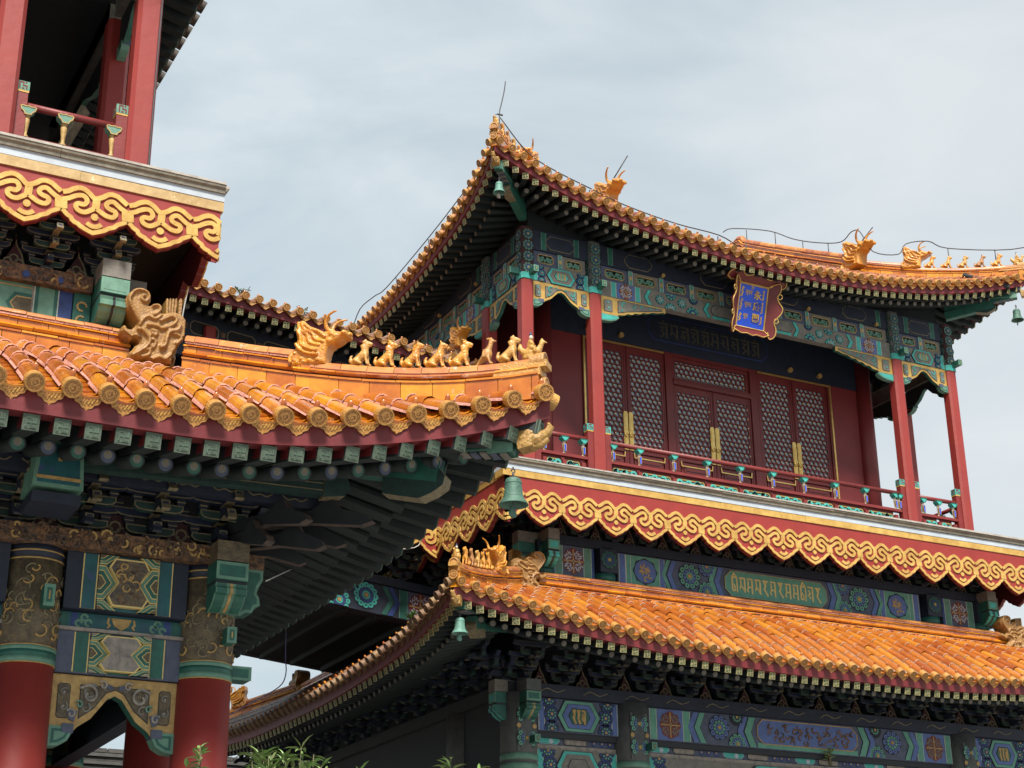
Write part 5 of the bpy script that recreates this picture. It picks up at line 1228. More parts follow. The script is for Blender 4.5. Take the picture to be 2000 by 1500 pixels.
for f, cs, flip in ((front(21.95), R_cols, 1), (leftface(11.88), R_rows, -1), (rightface(21.26), R_rows, 1), (backface(31.05), R_cols, -1)):
    for a, b in zip(cs[:-1], cs[1:]):
        u0_, u1_ = (a+h, b-h) if flip > 0 else (-b+h, -a-h)
        upper_bay(f, u0_, u1_, b-a > 3)
vs_ = [13.4]+[14.05+.6845*i for i in range(9)]+[19.72]
rl1 = railing(front(21.95), 13.37, 19.77, FZ, vs_[1:8]+vs_[8:10], R)
vase(front(21.95), 13.53, FZ+.735, rl1, False, .62); vase(front(21.95), 19.62, FZ+.735, rl1, False, .62)
for a, b in ((11.93, 13.26), (19.88, 21.21)): railing(front(21.95), a+.112, b-.112, FZ, [a+.30, a+.67, b-.30], R)
railing(leftface(11.88), -23.33+.112, -22-.112, FZ, [-23.0, -22.66, -22.3], R); railing(leftface(11.88), -29.67+.112, -23.33-.112, FZ, [-23.8-.68*i for i in range(8)], R)
railing(rightface(21.26), 22.112, 23.218, FZ, [22.3, 22.66, 23.0], R, panels=False); railing(rightface(21.26), 23.44, 29.55, FZ, [23.8+.68*i for i in range(8)], R, panels=False); railing(backface(31.05), -19.77, -13.37, FZ, [-19.3+.8*i for i in range(8)], R, panels=False)
# room behind the balcony
Yw = 23.33; dw = front(Yw)
w_ = MB(); dw.rect(w_, 12.95, 13.78, FZ, 13.42, -.2, 0, 'red_shade')
dw.rect(w_, 19.36, 20.2, FZ, 13.42, -.2, 0, 'red_shade'); w_.box(12.95, 13.1, 23.5, 29.67, FZ, 14.4, 'red_shade'); w_.box(20.05, 20.2, 23.5, 29.67, FZ, 14.4, 'red_shade'); w_.box(12.95, 20.2, 29.6, 29.75, FZ, 14.4, 'red_shade')
dw.rect(w_, 12.95, 20.2, 13.42, 14.46, -.2, .02, 'navy'); w_.box(13.0, 20.1, 23.55, 29.5, 14.40, 14.44, 'dark'); w_.tube([(12.97, 23.33, FZ), (12.97, 23.33, 14.4)], .17, 14, 'red_shade'); w_.tube([(20.18, 23.33, FZ), (20.18, 23.33, 14.4)], .17, 14, 'red_shade')
dw.edged(w_, sausage(15.2, 17.9, 13.62, 14.12, .14), .015, .02, .028, 'navy', 'blue'); script(dw.at(0, 0, .028), w_, 15.45, 17.75, 13.70, 14.05, 10, 'rim_k', 8, .03)
for x in (13.9, 14.6, 18.4, 19.1): dw.disc(w_, x, 13.56, .05, .02, .08, 'gold_old', 8)
part('room_wall', w_, R)
fr_ = MB()
for x0, x1 in ((13.78, 13.87), (15.54, 15.70), (17.44, 17.60), (19.27, 19.36)): dw.rect(fr_, x0, x1, FZ, 13.42, -.15, .03, 'maroon')
for x0, x1 in ((13.87, 15.54), (15.70, 17.44), (17.60, 19.27)): dw.rect(fr_, x0, x1, 13.36, 13.42, -.15, .025, 'maroon')
dw.rect(fr_, 15.70, 17.44, 12.80, 12.90, -.12, .05, 'maroon'); dw.stroke(fr_, [(15.70, 12.885), (17.44, 12.885)], .02, .05, .062, 'maroon')
for x0, x1 in ((13.825, 15.52), (17.62, 19.315)): dw.stroke(fr_, [(x0, 13.385), (x1, 13.385)], .030, .03, .045, 'brass')
for x in (13.81, 19.33): dw.stroke(fr_, [(x, FZ), (x, 13.4)], .035, .03, .048, 'brass')
part('door_frame', fr_, R)
tr = MB(); lattice(tr, dw.at(0, 0, -.02), 15.78, 17.36, 12.97, 13.29, .106); dw.rect(tr, 15.78, 17.36, 12.97, 13.29, -.065, -.048, 'paper'); dw.rect(tr, 15.70, 17.44, 12.90, 12.965, -.1, -.02, 'maroon'); dw.rect(tr, 15.70, 17.44, 13.295, 13.36, -.1, -.02, 'maroon'); dw.rect(tr, 15.70, 15.775, 12.965, 13.295, -.1, -.02, 'maroon'); dw.rect(tr, 17.365, 17.44, 12.965, 13.295, -.1, -.02, 'maroon'); part('transom_lattice', tr, R)
for a, b, v1 in ((13.87, 15.54, 13.36), (15.70, 17.44, 12.80), (17.60, 19.27, 13.36)):
    m_ = (a+b)/2; door_leaf(dw, a, m_, FZ+.05, v1, 11.42, v1-.13, R, 'l'); door_leaf(dw, m_, b, FZ+.05, v1, 11.42, v1-.13, R, 'r')

# ---- right pavilion, balcony apron
sl_ = MB(); sl_.box(11.13, 22.01, 21.20, 31.8, 9.62, 9.97, 'dark'); part('balcony_slab', sl_, R)
bf = front(21.12); bl = leftface(11.07); Pd = 11.0/17
balcony(bf, 11.07-.06, 22.07+.06, 10.0, R); balcony(bl, -31.9, -21.12+.003, 10.0, R)
cloud_board(bf, 11.07-Pd/2, 18, Pd, 8.955, 9.70, R, lo=.5, hi=17.5, vs=1.05); cloud_board(bl, -21.12+Pd/2-17*Pd, 17, Pd, 8.955, 9.70, R, lo=.5, hi=16.5, vs=1.05)
cloud_board(rightface(22.07), 21.12-Pd/2, 17, Pd, 8.955, 9.70, R, lo=.5, hi=16.5, vs=1.05)
# waist under the balcony
Yq = 21.9; wf = front(Yq)
wm = MB(); wm.box(12.1, 21.1, 21.98, 31.0, 7.9, 9.62, 'dark'); part('waist_wall', wm, R)
mb = MB(); painted_beam(wf, mb, 13.5, 19.78, 8.44, 8.955, 'blue_grey', 'script', .1); part('painted_beam', mb, R)
for a, b in ((12.28, 13.06), (20.30, 21.08)):
    mb = MB(); wf.rect(mb, a, b, 8.44, 8.96, -.1, 0, 'blue_grey'); wf.rect(mb, a, a+.05, 8.45, 8.95, 0, .003, 'blue'); wf.rect(mb, b-.05, b, 8.45, 8.95, 0, .003, 'blue'); bar(wf, mb, a+.05, .15, 8.45, 8.95, 'green_l'); bar(wf, mb, b-.2, .15, 8.45, 8.95, 'green_l'); wf.rect(mb, a+.21, b-.21, 8.45, 8.95, 0, .003, 'blue_grey'); medallion(wf.at(0, 0, .003), mb, (a+b)/2, 8.71, .20, 'white'); part('painted_beam', mb, R)
for x in (13.28, 20.04, 12.14, 21.2):
    mb = MB(); mb.tube([(x, 21.98, 7.95), (x, 21.98, 8.98)], .18, 14, 'navy'); mb.tube([(x, 21.98, 8.42), (x, 21.98, 8.56)], .19, 14, 'green'); wf.rect(mb, x-.16, x+.16, 8.575, 8.96, -.1, .10, 'navy'); rosette(wf.at(0, 0, .10), mb, x, 8.78, .15, 'green', 'blue'); part('waist_column', mb, R)
mb = MB(); wf.rect(mb, 12.2, 21.15, 8.96, 9.10, -.1, .06, 'navy'); leftface(12.0).rect(mb, -31, -21.95, 8.44, 9.1, -.1, .02, 'navy'); part('waist_frieze', mb, R)
ck = corbel_mesh(.20, .58, .42, 'teal'); link('corner_corbel', ck, R, fm(front(21.98), 12.14, 8.52)); link('corner_corbel', ck, R, fm(front(21.98), 21.2, 8.52)); link('corner_corbel', ck, R, fm(leftface(12.1), -22.0, 8.52)); link('corner_corbel', ck, R, fm(rightface(21.25), 22.0, 8.52))
bk = bracket_mesh(.62, 'rim_k'); fl = flame_mesh(.62, .36)
for i in range(15):
    x = 12.15+.645*i; link('bracket_set', bk, R, fm(wf, x, 9.10))
    if i < 14: link('bracket_board', fl, R, fm(wf, x+.32, 9.10))
for i in range(3): link('bracket_set', bk, R, fm(leftface(12.0), -22.2-.65*i, 9.1))
# ---- right pavilion, ground storey
Yg = 21.47; gf = front(Yg-.02)
gw = MB(); gw.box(13.0, 20.2, 23.3, 29.7, 0, 7.2, 'dark'); gw.box(11.6, 21.6, 22.0, 31, 6.9, 7.15, 'dark'); gw.box(11.45, 11.6, 21.75, 33.3, 6.4, 7.9, 'dark'); gw.box(11.45, 21.7, 21.62, 21.74, 6.5, 7.9, 'dark'); part('ground_wall', gw, R)  # walls set dark to paint in the near hall's shade
for x, y in ((11.42, Yg), (13.36, Yg), (19.95, Yg), (21.72, Yg), (11.42, 23.3), (11.42, 29.7), (11.42, 31.5), (21.72, 31.5)):
    mb = MB(); mb.tube([(x, y, 0), (x, y, 5.2)], .27, 18, 'red_col'); mb.tube([(x, y, 5.2), (x, y, 6.40)], .275, 18, 'col_grey')
    for z in (5.28, 5.42): mb.tube([(x, y, z), (x, y, z+.09)], .283, 18, 'green_l')
    f = front(y-.20)
    if y < 22:
        for z in (5.72, 6.07): f.rect(mb, x-.15, x+.15, z-.18, z+.165, -.1, .05, 'col_grey'); rosette(f.at(0, 0, .05), mb, x, z, .165, 'green_m', 'blue_m')
        for xx in (-.13, .13): f.disc(mb, x+xx, 5.9, .035, .05, .065, 'gold_old', 8)
    part('column', mb, R)
for x, z in ((11.5, 5.70), (13.5, 5.72)): link('beam_peg', pg, R, fm(front(Yg-.25), x, z))
for a, b, st in ((11.70, 13.10, 'short'), (13.64, 19.70, 'dragon'), (20.22, 21.45, 'short')):
    mb = MB(); painted_beam(gf.at(0, 0, .06), mb, a, b, 5.885, 6.375, 'blue_grey', st, .3); gf.at(0, 0, .06).rect(mb, a, b, 5.80, 5.884, -.3, -.04, 'line'); part('painted_beam', mb, R)
    mb = MB(); gf.rect(mb, a, b, 5.70, 5.85, -.2, -.06, 'blue_grey'); g2 = gf.at(0, 0, -.06); nn = int((b-a)/.45)
    for i in range(nn):
        x = a+(b-a)*(i+.5)/nn
        if i % 3 == 1: g2.edged(mb, sausage(x-.2, x+.2, 5.715, 5.835, .03), .01, 0, .006, 'dusty', 'line')
        elif i % 3 == 0: g2.edged(mb, sausage(x-.2, x+.2, 5.715, 5.835, .05), .008, 0, .006, 'teal', 'white'); g2.disc(mb, x+.05, 5.76, .04, .010, .014, 'white', 7)
        else:
            for q in (-.14, 0, .14): g2.disc(mb, x+q, 5.775, .05, 0, .006, 'blue', 8); g2.disc(mb, x+q, 5.775, .018, .006, .010, 'gold_old', 7)
    gf.rect(mb, a-.12, b+.12, 5.635, 5.70, -.2, -.02, 'dusty'); part('pad_board', mb, R)
    mb = MB(); painted_beam(gf, mb, a, b, 5.15, 5.635, 'grey', 'short_pale', .25); part('painted_beam', mb, R)
mb = MB(); gf.rect(mb, 11.3, 21.9, 6.38, 6.565, -.35, .16, 'navy')
f = gf.at(0, 0, .16)
for i in range(14):
    x = 11.7+.74*i; f.stroke(mb, smooth([(x, 6.44), (x+.12, 6.50), (x+.28, 6.45), (x+.42, 6.5)], 3), .012, 0, .006, 'rim_d')
leftface(11.2).rect(mb, -33.3, -21.35, 6.38, 6.565, -.3, 0, 'dark'); leftface(11.3).rect(mb, -31.5, -21.7, 5.2, 6.38, -.2, 0, 'dark'); part('plate_frieze', mb, R)  # left frieze and beam darkened, shade put into the colour
ck2 = corbel_mesh(.27, .60, .50, 'green'); link('corner_corbel', corbel_mesh(.24, .55, .46, 'green', 'col_grey'), R, fm(front(Yg-.02), 11.43, 6.0)); link('corner_corbel', ck, R, fm(leftface(11.40), -21.47, 6.0))
fl2 = flame_mesh(.72, .36); bk2 = bracket_mesh(.74, 'rim_k')
for i in range(14): 
    x = 11.42+.748*i; link('bracket_set', bk2, R, fm(gf, x, 6.57)); link('bracket_board', fl2, R, fm(gf, x+.374, 6.57))
for i in range(15): link('bracket_set', bk2, R, fm(leftface(11.2), -21.5-.75*i, 6.57))

MS = mesh_L
# ============================================================ near hall on the left
H = thing('temple_hall', 'near temple hall with gilt cloud board, round red columns and orange tiled eave', 'temple hall', (0, 20, 0))
hb = MB(); hb.box(-8, 4.15, 16.3, 27.5, 7.2, 7.9, 'dark'); hl = part('lower_roof', hb, H)
LT = MB(); LF = MB(); LS = MB()
ze_h = lambda a: 6.82+.66*max(0, 1-a/3.8)**2.1
HLf = Side((7.30, 12.84), (-1, 0), (0, 1), 8.5, 3.0, 8.20, ne_l(.32, 3.0), ze_h, True, False, curve=-.25)
HLr = Side((7.30, 12.84), (0, 1), (-1, 0), 15.2, 3.0, 8.20, sym(ne_l(.32, 3.0), 15.2), sym(ze_h, 15.2), True, True, curve=-.25)
build_eave(HLf, hl, 1.2, mesh_L, LT, LF, LS, True, .315, .262, a_hi=7.4, fas=(.07, .27), tl=.40, r=.078, wall_n=2.9, fanL=2.6)
build_eave(HLr, hl, 1.2, mesh_L2, LT, LF, LS, False, .315, .262, fas=(.07, .27), tl=.40, r=.078, wall_n=2.9, fanL=2.6)
part('roof_tiles', LT, hl); part('eave_fascia', LF, hl); part('eave_soffit', LS, hl)
wr = MB(); lay, hh = courses(.74, False, False)
ridge(wr, [(-1.2, 15.90, 8.235), (3.85, 15.90, 8.235)], lay); ridge(wr, [(4.24, 16.6, 8.235), (4.24, 26.0, 8.235)], lay); part('wall_ridge', wr, hl)
hp = [HLf.p(t, t, .04) for t in [2.86-2.72*i/16 for i in range(17)]]
def tt(e): return (e+.21)/2.72
hip_corner(hl, hp, .74, None, tt(.84), [(tt(1.22), 'lion'), (tt(1.41), 'dragon'), (tt(1.61), 'horse'), (tt(1.79), 'dog'), (tt(1.97), 'dragon'), (tt(2.16), 'phoenix'), (tt(2.32), 'lion')], .30, head_s=.52)
link('ridge_biter', FIG['biter'], hl, pose((4.10, 15.82, 8.19), (1, 0), (.80, 1.75, .95))); link('ridge_biter', FIG['biter'], hl, pose((4.24, 16.35, 8.16), (0, -1), (.9, 1.5, .9)))
corner_beam(hl, (7.08, 13.06), (1, -1), 7, 6.98, 1.12)
# sprigs and dripping mortar are in the tile field; corner bracket arms under the hip
ca = MB()
for a, z, l in ((0, 6.42, 1.75), (0, 6.22, 1.25), (.34, 6.36, 1.35), (-.34, 6.36, 1.35), (.45, 6.2, .95), (-.45, 6.2, .95)):
    d = Matrix.Rotation(a, 3, 'Z') @ V((1, -1, 0)).normalized(); p = V((4.73, 15.40, z)); sd = V((d.y, -d.x, 0))
    P = [(0, .06), (l*.62, .07), (l*.70, .16), (l*.76, .16), (l*.80, .07), (l*.97, -.04), (l*1.0, -.10), (l*.93, -.13), (l*.6, -.05), (0, -.06)]
    ca.prism([p+d*x+Z*y+sd*.05 for x, y in P], sd*-.10, 'dark', 'carve_d'); ca.prism([p+d*x+Z*y-sd*.05 for x, y in P[::-1]], sd*.002, 'dark')
part('corner_arms', ca, H)

# ---- near hall, upper roof (seen from below)
ze_u = lambda a: 14.38+.7*max(0, 1-a/3.4)**2
HUr = Side((5.12, 15.03), (0, 1), (-1, 0), 14.0, 3.5, 16.2, ne_l(.2, 2.2), ze_u, True, False)
HUf = Side((5.12, 15.03), (-1, 0), (0, 1), 8.0, 3.5, 16.2, ne_l(.2, 2.2), ze_u, True, False)
ub = MB(); ub.box(-3, 3.9, 16.4, 28, 14.4, 14.5, 'dark'); hu = part('upper_roof', ub, H)
UT = MB(); UF = MB(); US = MB()
build_eave(HUr, hu, 1.1, mesh_U, UT, UF, US, False, .315, .262, fas=(.06, .22), tl=.40, r=.078, wall_n=1.9, tilem='glaze_far', a_hi=11)
build_eave(HUf, hu, 1.1, mesh_U, UT, UF, US, False, .315, .262, fas=(.06, .22), tl=.40, r=.078, wall_n=1.9, tilem='glaze_far', a_hi=6)
part('roof_tiles', UT, hu); part('eave_fascia', UF, hu); part('eave_soffit', US, hu)
# ---- near hall, upper storey
HZ = 10.32
for x, y in ((3.853, 16.28), (2.33, 16.28), (-1.8, 16.28), (3.853, 17.8), (3.853, 21.5), (3.853, 25.2)): square_column(x, y, HZ, 13.6, 14.6, .29, H, painted=False)
mb = MB(); mb.box(-4, 2.33, 17.8, 26, HZ, 14.4, 'black'); mb.box(2.2, 2.5, 17.65, 17.95, HZ, 14.4, 'red_col'); mb.box(-4, 3.85, 16.3, 27, 14.0, 14.3, 'dark'); part('room_wall', mb, H)
for f, a, b in ((front(16.22), 2.475, 3.708), (rightface(3.92), 16.43, 17.65), (rightface(3.92), 17.95, 21.35)):
    mb = MB(); painted_beam(f, mb, a, b, 13.62, 14.0, 'grey', 'none', .16); bar(f, mb, a+.05, .12, 13.64, 13.98, 'green', 'green_l'); part('painted_beam', mb, H)
    mb = MB(); flower_bracket(mb, f, a, b, 13.61, .55, 'arch', 'pat', 'grey', 'green_l'); part('flower_bracket', mb, H)
mb = MB(); mb.beam((2.9, 17.7, 10.6), (3.45, 17.3, 12.0), .16, .05, 'pat'); mb.beam((3.0, 17.5, 10.5), (3.35, 17.3, 11.2), .06, .05, 'green_l'); part('leaning_board', mb, H)
railing(front(16.24), 2.475, 3.708, HZ, [2.62, 3.03, 3.57], H, weather=True, w=.125, top=.96, mid=.53)
railing(rightface(3.9), 16.43, 17.65, HZ, [16.8, 17.2], H, weather=True, w=.12, posts=(False, True)); railing(rightface(3.9), 17.95, 21.3, HZ, [18.5, 19.1, 19.7, 20.3], H, weather=True, w=.12)
# ---- near hall, balcony apron
sb = MB(); sb.box(-4, 4.55, 15.62, 27, 9.95, 10.28, 'dark'); part('balcony_slab', sb, H)
hf = front(15.5); Ph = .70
balcony(hf, -1.6, 4.64+.03, 10.37, H, 1.06, 'gold_pale'); balcony(rightface(4.64), 15.5, 26, 10.37, H, 1.0)
cloud_board(hf, 3.99-Ph*.5-7*Ph, 9, Ph, 9.435, 10.06, H, thick=.07, lo=.5, hi=8.43, vs=.94); cloud_board(rightface(4.64), 15.5+.003-Ph/2, 14, Ph, 9.435, 10.06, H, thick=.07, lo=.5, hi=13.5, vs=.94)
# waist
wf2 = front(16.1); mb = MB(); mb.box(-3, 3.55, 16.25, 26, 7.9, 9.9, 'dark'); part('waist_wall', mb, H)
mb = MB(); a0, b0_ = .4, 3.27; v0, v1 = 8.52, 9.03; wf2.rect(mb, a0, b0_, v0, v1, -.15, 0, 'dusty')
vm = (v0+v1)/2+.02
wf2.rect(mb, b0_-.14, b0_, v0, v1, 0, .004, 'blue'); bar(wf2, mb, b0_-.40, .26, v0, v1, 'green'); wf2.rect(mb, b0_-.35, b0_-.19, v0, v1, .007, .009, 'green_l')
x = b0_-.42; f = wf2
f.poly(mb, [(x, v1), (x-.55, v1), (x-.40, vm), (x-.55, v0), (x, v0)], 0, .004, 'gold_old'); f.poly(mb, [(x, v1), (x-.53, v1), (x-.38, vm), (x-.53, v0), (x, v0)], .004, .006, 'green_l')
f.poly(mb, [(x, vm+.13), (x-.18, vm+.13), (x-.26, vm), (x-.18, vm-.13), (x, vm-.13)], .006, .009, 'green'); f.poly(mb, [(x, vm+.09), (x-.16, vm+.09), (x-.22, vm), (x-.16, vm-.09), (x, vm-.09)], .009, .012, 'gold_old'); f.poly(mb, [(x, vm+.075), (x-.155, vm+.075), (x-.205, vm), (x-.155, vm-.075), (x, vm-.075)], .012, .014, 'pat')
for y in (.2, -.2): f.stroke(mb, [(x, vm+y), (x-.42, vm+y)], .012, .006, .010, 'gold_old')
f.poly(mb, [(x-.55, v1), (x-.68, v1), (x-.53, vm), (x-.68, v0), (x-.55, v0), (x-.40, vm)], .006, .012, 'gold_old'); f.poly(mb, [(x-.565, v1), (x-.665, v1), (x-.52, vm), (x-.665, v0), (x-.565, v0), (x-.42, vm)], .012, .015, 'blue')
for i in range(3):
    for j in range(3):
        cx_, cy_ = x-.86-.24*i-(j % 2)*.1, v0+.07+.19*j; r_ = .085
        f.disc(mb, cx_, cy_, r_, 0, .006, 'gold_old', 12); f.disc(mb, cx_, cy_, r_*.85, .006, .009, 'blue' if (i+j) % 2 else 'green', 12); f.disc(mb, cx_-.012, cy_+.01, r_*.6, .009, .012, 'white', 10)
f.poly(mb, [(x-.70, vm-.1), (x-.72, vm+.1), (x-.9, vm+.08), (x-.9, vm-.08)], 0, .012, 'gold_old'); f.poly(mb, [(x-.72, vm-.07), (x-.74, vm+.07), (x-.86, vm+.03), (x-.86, vm-.03)], .012, .015, 'teal')
part('painted_beam', mb, H)
mb = MB(); wf2.rect(mb, -.5, 3.45, 9.03, 9.21, -.2, .10, 'carve'); rr = random.Random(3)
for i in range(60):
    x_, y_ = rr.uniform(.5, 3.4), rr.uniform(9.06, 9.18); wf2.at(0, 0, .10).ring(mb, x_, y_, rr.uniform(.03, .06), .022, 0, .014+.0002*i, 'gold_old' if i % 3 == 0 else 'carve', 7, i, i+4)
for x_ in (1.9, 2.75, 3.1): wf2.disc(mb, x_, 9.1, .04, .10, .118, 'blue', 8)
part('carved_frieze', mb, H)
ckL = corbel_mesh(.30, .66, .50, 'green_l'); link('corner_corbel', ckL, H, fm(front(16.2), 3.62, 8.66)); link('corner_corbel', ckL, H, fm(rightface(3.55), 16.25, 8.66))
mb = MB(); wf2.rect(mb, 3.28, 3.46, 8.4, 9.03, -.2, .03, 'green'); f = wf2.at(0, 0, .03); f.ring(mb, 3.37, 8.88, .05, .02, 0, .008, 'gold_old', 8, 0, 5); f.ring(mb, 3.37, 8.72, .05, .02, 0, .008, 'gold_old', 8, 1, 6); part('waist_column', mb, H)
bkL = bracket_mesh(.68, 'rim_d'); flL = flame_mesh(.75, .40)
for i in range(6): link('bracket_set', bkL, H, fm(wf2, 3.62-.66*i, 9.21)); link('bracket_board', flL, H, fm(wf2, 3.29-.66*i, 9.21))
for i in range(4): link('bracket_set', bkL, H, fm(rightface(3.6), 16.9+.82*i, 9.21))
# ---- near hall, ground storey
def round_col(x, y, seen=True):
    mb = MB(); mb.tube([(x, y, 0), (x, y, 1.6), (x, y, 4.87)], [.29, .285, .268], 28, 'red_col'); c = part('column', mb, H)
    mb = MB(); r = .272; mb.tube([(x, y, 4.87), (x, y, 5.86)], r, 28, 'pat'); mb.tube([(x, y, 5.86), (x, y, 6.0)], r*1.01, 28, 'navy')
    for z0, z1, m in ((4.868, 4.878, 'gold_old'), (4.878, 4.93, 'green_l'), (4.93, 4.99, 'green'), (4.99, 5.03, 'green_l'), (5.03, 5.04, 'gold_old'), (5.845, 5.86, 'gold_old'), (5.92, 5.935, 'gold_old')): mb.tube([(x, y, z0), (x, y, z1)], r*1.018, 28, m)
    rr = random.Random(int(x*10+y*7))
    for i in range(46 if seen else 0):                  # gilt scrolls wound round the painted shaft
        a = rr.uniform(-pi, 0); z = rr.uniform(5.10, 5.78); q = rr.uniform(.035, .075); t0 = rr.uniform(0, 6)
        mb.tube([(x+(r+.004)*cos(a+q*cos(t)/r*.9), y+(r+.004)*sin(a+q*cos(t)/r*.9), z+q*sin(t)*(1-.05*k)) for k, t in enumerate([t0+.55*j for j in range(8)])], .010, 4, 'rim_d' if i % 3 else 'gold_old', False)
    part('column_head', mb, c); return c
for x, y in ((4.73, 15.40), (3.02, 15.40)): round_col(x, y)
for x, y in ((-2.2, 15.4), (4.73, 17.11), (4.73, 21.2), (4.73, 25.2)): round_col(x, y, False)
mb = MB(); mb.box(-4, 3.02, 17.1, 26.5, 0, 7.2, 'black'); mb.box(-4, 4.5, 15.7, 26.5, 6.75, 6.95, 'dark'); part('ground_wall', mb, H)
pk = peg_mesh(.095, .20, .16); link('beam_peg', pk, H, fm(front(15.14), 3.10, 5.47)); link('beam_peg', peg_mesh(.09, .15, .16), H, fm(front(15.14), 4.86, 5.27))
fg = front(15.33)
for a, b in ((3.285, 4.465), (-1.9, 2.755)):
    for z0, z1, base, dy in ((5.43, 5.985, 'navy', .10), (4.845, 5.245, 'blue_grey', .0)):
        mb = MB(); painted_beam(fg.at(0, 0, dy), mb, a, b, z0, z1, base, 'pond', .3); part('painted_beam', mb, H)
    mb = MB(); fg.rect(mb, a, b, 5.275, 5.425, -.3, -.02, 'teal_d'); fg.rect(mb, a-.1, b+.1, 5.243, 5.275, -.25, .03, 'dusty'); g = fg.at(0, 0, -.02); um = (a+b)/2
    g.poly(mb, [(um-.10, 5.40), (um-.07, 5.33), (um, 5.285), (um+.07, 5.33), (um+.10, 5.40)], 0, .008, 'gold_old')
    for s in (-1, 1):
        g.stroke(mb, [(um+s*.12, 5.40), (um+s*.13, 5.35), (um+s*.11, 5.33), (um+s*.13, 5.30)], .02, 0, .006, 'gold_old'); q = um+s*(b-a)*.30
        for dx, dy in ((0, .03), (.05*s, -.03), (-.04*s, -.02)): g.ring(mb, q+dx, 5.35+dy, .030, .022, 0, .006, 'green_l', 8, 0, 5)
        g.rect(mb, um+s*(b-a)*.38-.03, um+s*(b-a)*.38+.03, 5.28, 5.42, 0, .004, 'blue'); g.rect(mb, um+s*(b-a)*.46-.03, um+s*(b-a)*.46+.03, 5.28, 5.42, 0, .004, 'green')
    part('pad_board', mb, H)
mb = MB(); flower_bracket(mb, fg.at(0, 0, -.04), 3.285, 4.465, 4.835, .60, 'arch', 'gold_old', 'pat', 'grey', .14)
fs_ = fg.at(0, 0, -.026); um = 3.875
for sg in (-1, 1):
    for x, y, r, m, w_ in ((.245, 4.655, .105, 'dusty', .020), (.245, 4.655, .088, 'pat', .016), (.40, 4.47, .05, 'dusty', .018), (.12, 4.755, .045, 'dusty', .016), (.33, 4.56, .04, 'green_l', .014)):
        fs_.stroke(mb, smooth([(um+sg*(x+r*(1-.12*i)*cos(i*.95+.6)), y+r*(1-.12*i)*sin(i*.95+.6)) for i in range(8)], 2), w_, -.01, .012 if m == 'dusty' else .009, m)
    fs_.poly(mb, [(um+sg*.34, 4.50), (um+sg*.44, 4.52), (um+sg*.42, 4.42), (um+sg*.37, 4.40)][::-sg], -.01, .006, 'blue_grey'); fs_.poly(mb, [(um+sg*.03, 4.76), (um+sg*.10, 4.77), (um+sg*.07, 4.72), (um+sg*.03, 4.72)][::-sg], -.01, .006, 'blue_grey')
part('flower_bracket', mb, H)
fr2 = rightface(4.80)
for a, b in ((15.67, 16.84), (17.38, 20.93), (21.5, 24.9)):
    mb = MB(); painted_beam(fr2, mb, a, b, 5.43, 5.985, 'navy', 'none', .2); painted_beam(fr2.at(0, 0, -.05), mb, a, b, 4.85, 5.25, 'navy', 'none', .2); part('painted_beam', mb, H)
mb = MB(); mb.box(4.9, 5.17, 15.30, 15.50, 4.91, 5.04, 'green'); f = front(15.298); f.rect(mb, 4.93, 5.18, 4.91, 5.045, 0, .004, 'green_l'); f.rect(mb, 4.96, 5.15, 4.935, 5.02, .004, .007, 'green'); part('beam_end', mb, H)
mb = MB(); fg.rect(mb, -3, 4.95, 5.985, 6.165, -.4, .22, 'carve'); f = fg.at(0, 0, .22); rr = random.Random(8)
for i in range(110):
    x_, y_ = rr.uniform(2.2, 4.7), rr.uniform(6.01, 6.14); f.ring(mb, x_, y_, rr.uniform(.02, .05), .018, 0, .012+.0001*i, 'gold_old' if i % 4 == 0 else 'carve', 6, i, i+rr.uniform(2.5, 4.5))
part('carved_frieze', mb, H)
link('corner_corbel', corbel_mesh(.32, .66, .50, 'green', 'pat'), H, fm(front(15.35), 4.79, 5.50))
mb = MB(); f = front(15.20); P = [(4.83, 5.52), (5.0, 5.52), (5.06, 5.56), (5.12, 5.56), (5.15, 5.62), (5.20, 5.64), (5.19, 5.72), (5.16, 5.76), (5.18, 5.83), (5.22, 5.90), (5.22, 6.0), (4.83, 6.0)]
f.poly(mb, P, -.26, 0, 'green_l', 'green'); f.poly(mb, offset(P, .03), 0, .004, 'green'); f.rect(mb, 4.83, 5.225, 6.0, 6.15, -.26, .004, 'carve'); part('corner_corbel', mb, H)
bkG = bracket_mesh(.90, 'rim_d'); flG = flame_mesh(.9, .50)
for i in range(6): link('bracket_set', bkG, H, fm(fg, 4.73-.66*i, 6.165, .004*(i % 2))); link('bracket_board', flG, H, fm(fg.at(0, 0, .02), 4.40-.66*i, 6.165))
for i in range(7): link('bracket_set', bkG, H, fm(rightface(4.8), 15.9+.86*i, 6.165))
mb = MB(); fe = front(14.62); fe.rect(mb, -2, 5.6, 6.52, 6.66, -.12, 0, 'navy')                  # eave purlin with painted tips
for i in range(9): f = fe.at(2.3+.36*i, 6.56, 0); f.stroke(mb, smooth([(0, .06), (.06, .02), (.13, .04), (.2, .02), (.26, .06)], 3), .012, 0, .006, 'rim_d')
for x_, w, z0, z1 in ((2.94, .40, 6.28, 6.72),):
    fe2 = front(14.30); fe2.edged(mb, [(x_-w/2-.03, z0), (x_+w/2+.03, z0), (x_+w/2, z1), (x_-w/2, z1)], .035, -.5, 0, 'teal_d', 'green_l'); fe2.rect(mb, x_-w/2, x_+w/2, z0+.07, z0+.10, .004, .012, 'gold_old'); fe2.rect(mb, x_-.02, x_+.02, z0+.25, z0+.33, .004, .012, 'gold_old'); mb.box(x_-.22, x_+.22, 14.32, 14.8, z0-.14, z0-.04, 'navy')
part('eave_purlin', mb, H)
bd = MB(); a, b = V((4.95, 14.55, 6.68)), V((6.05, 13.55, 6.73))                                      # purlin end turning the corner
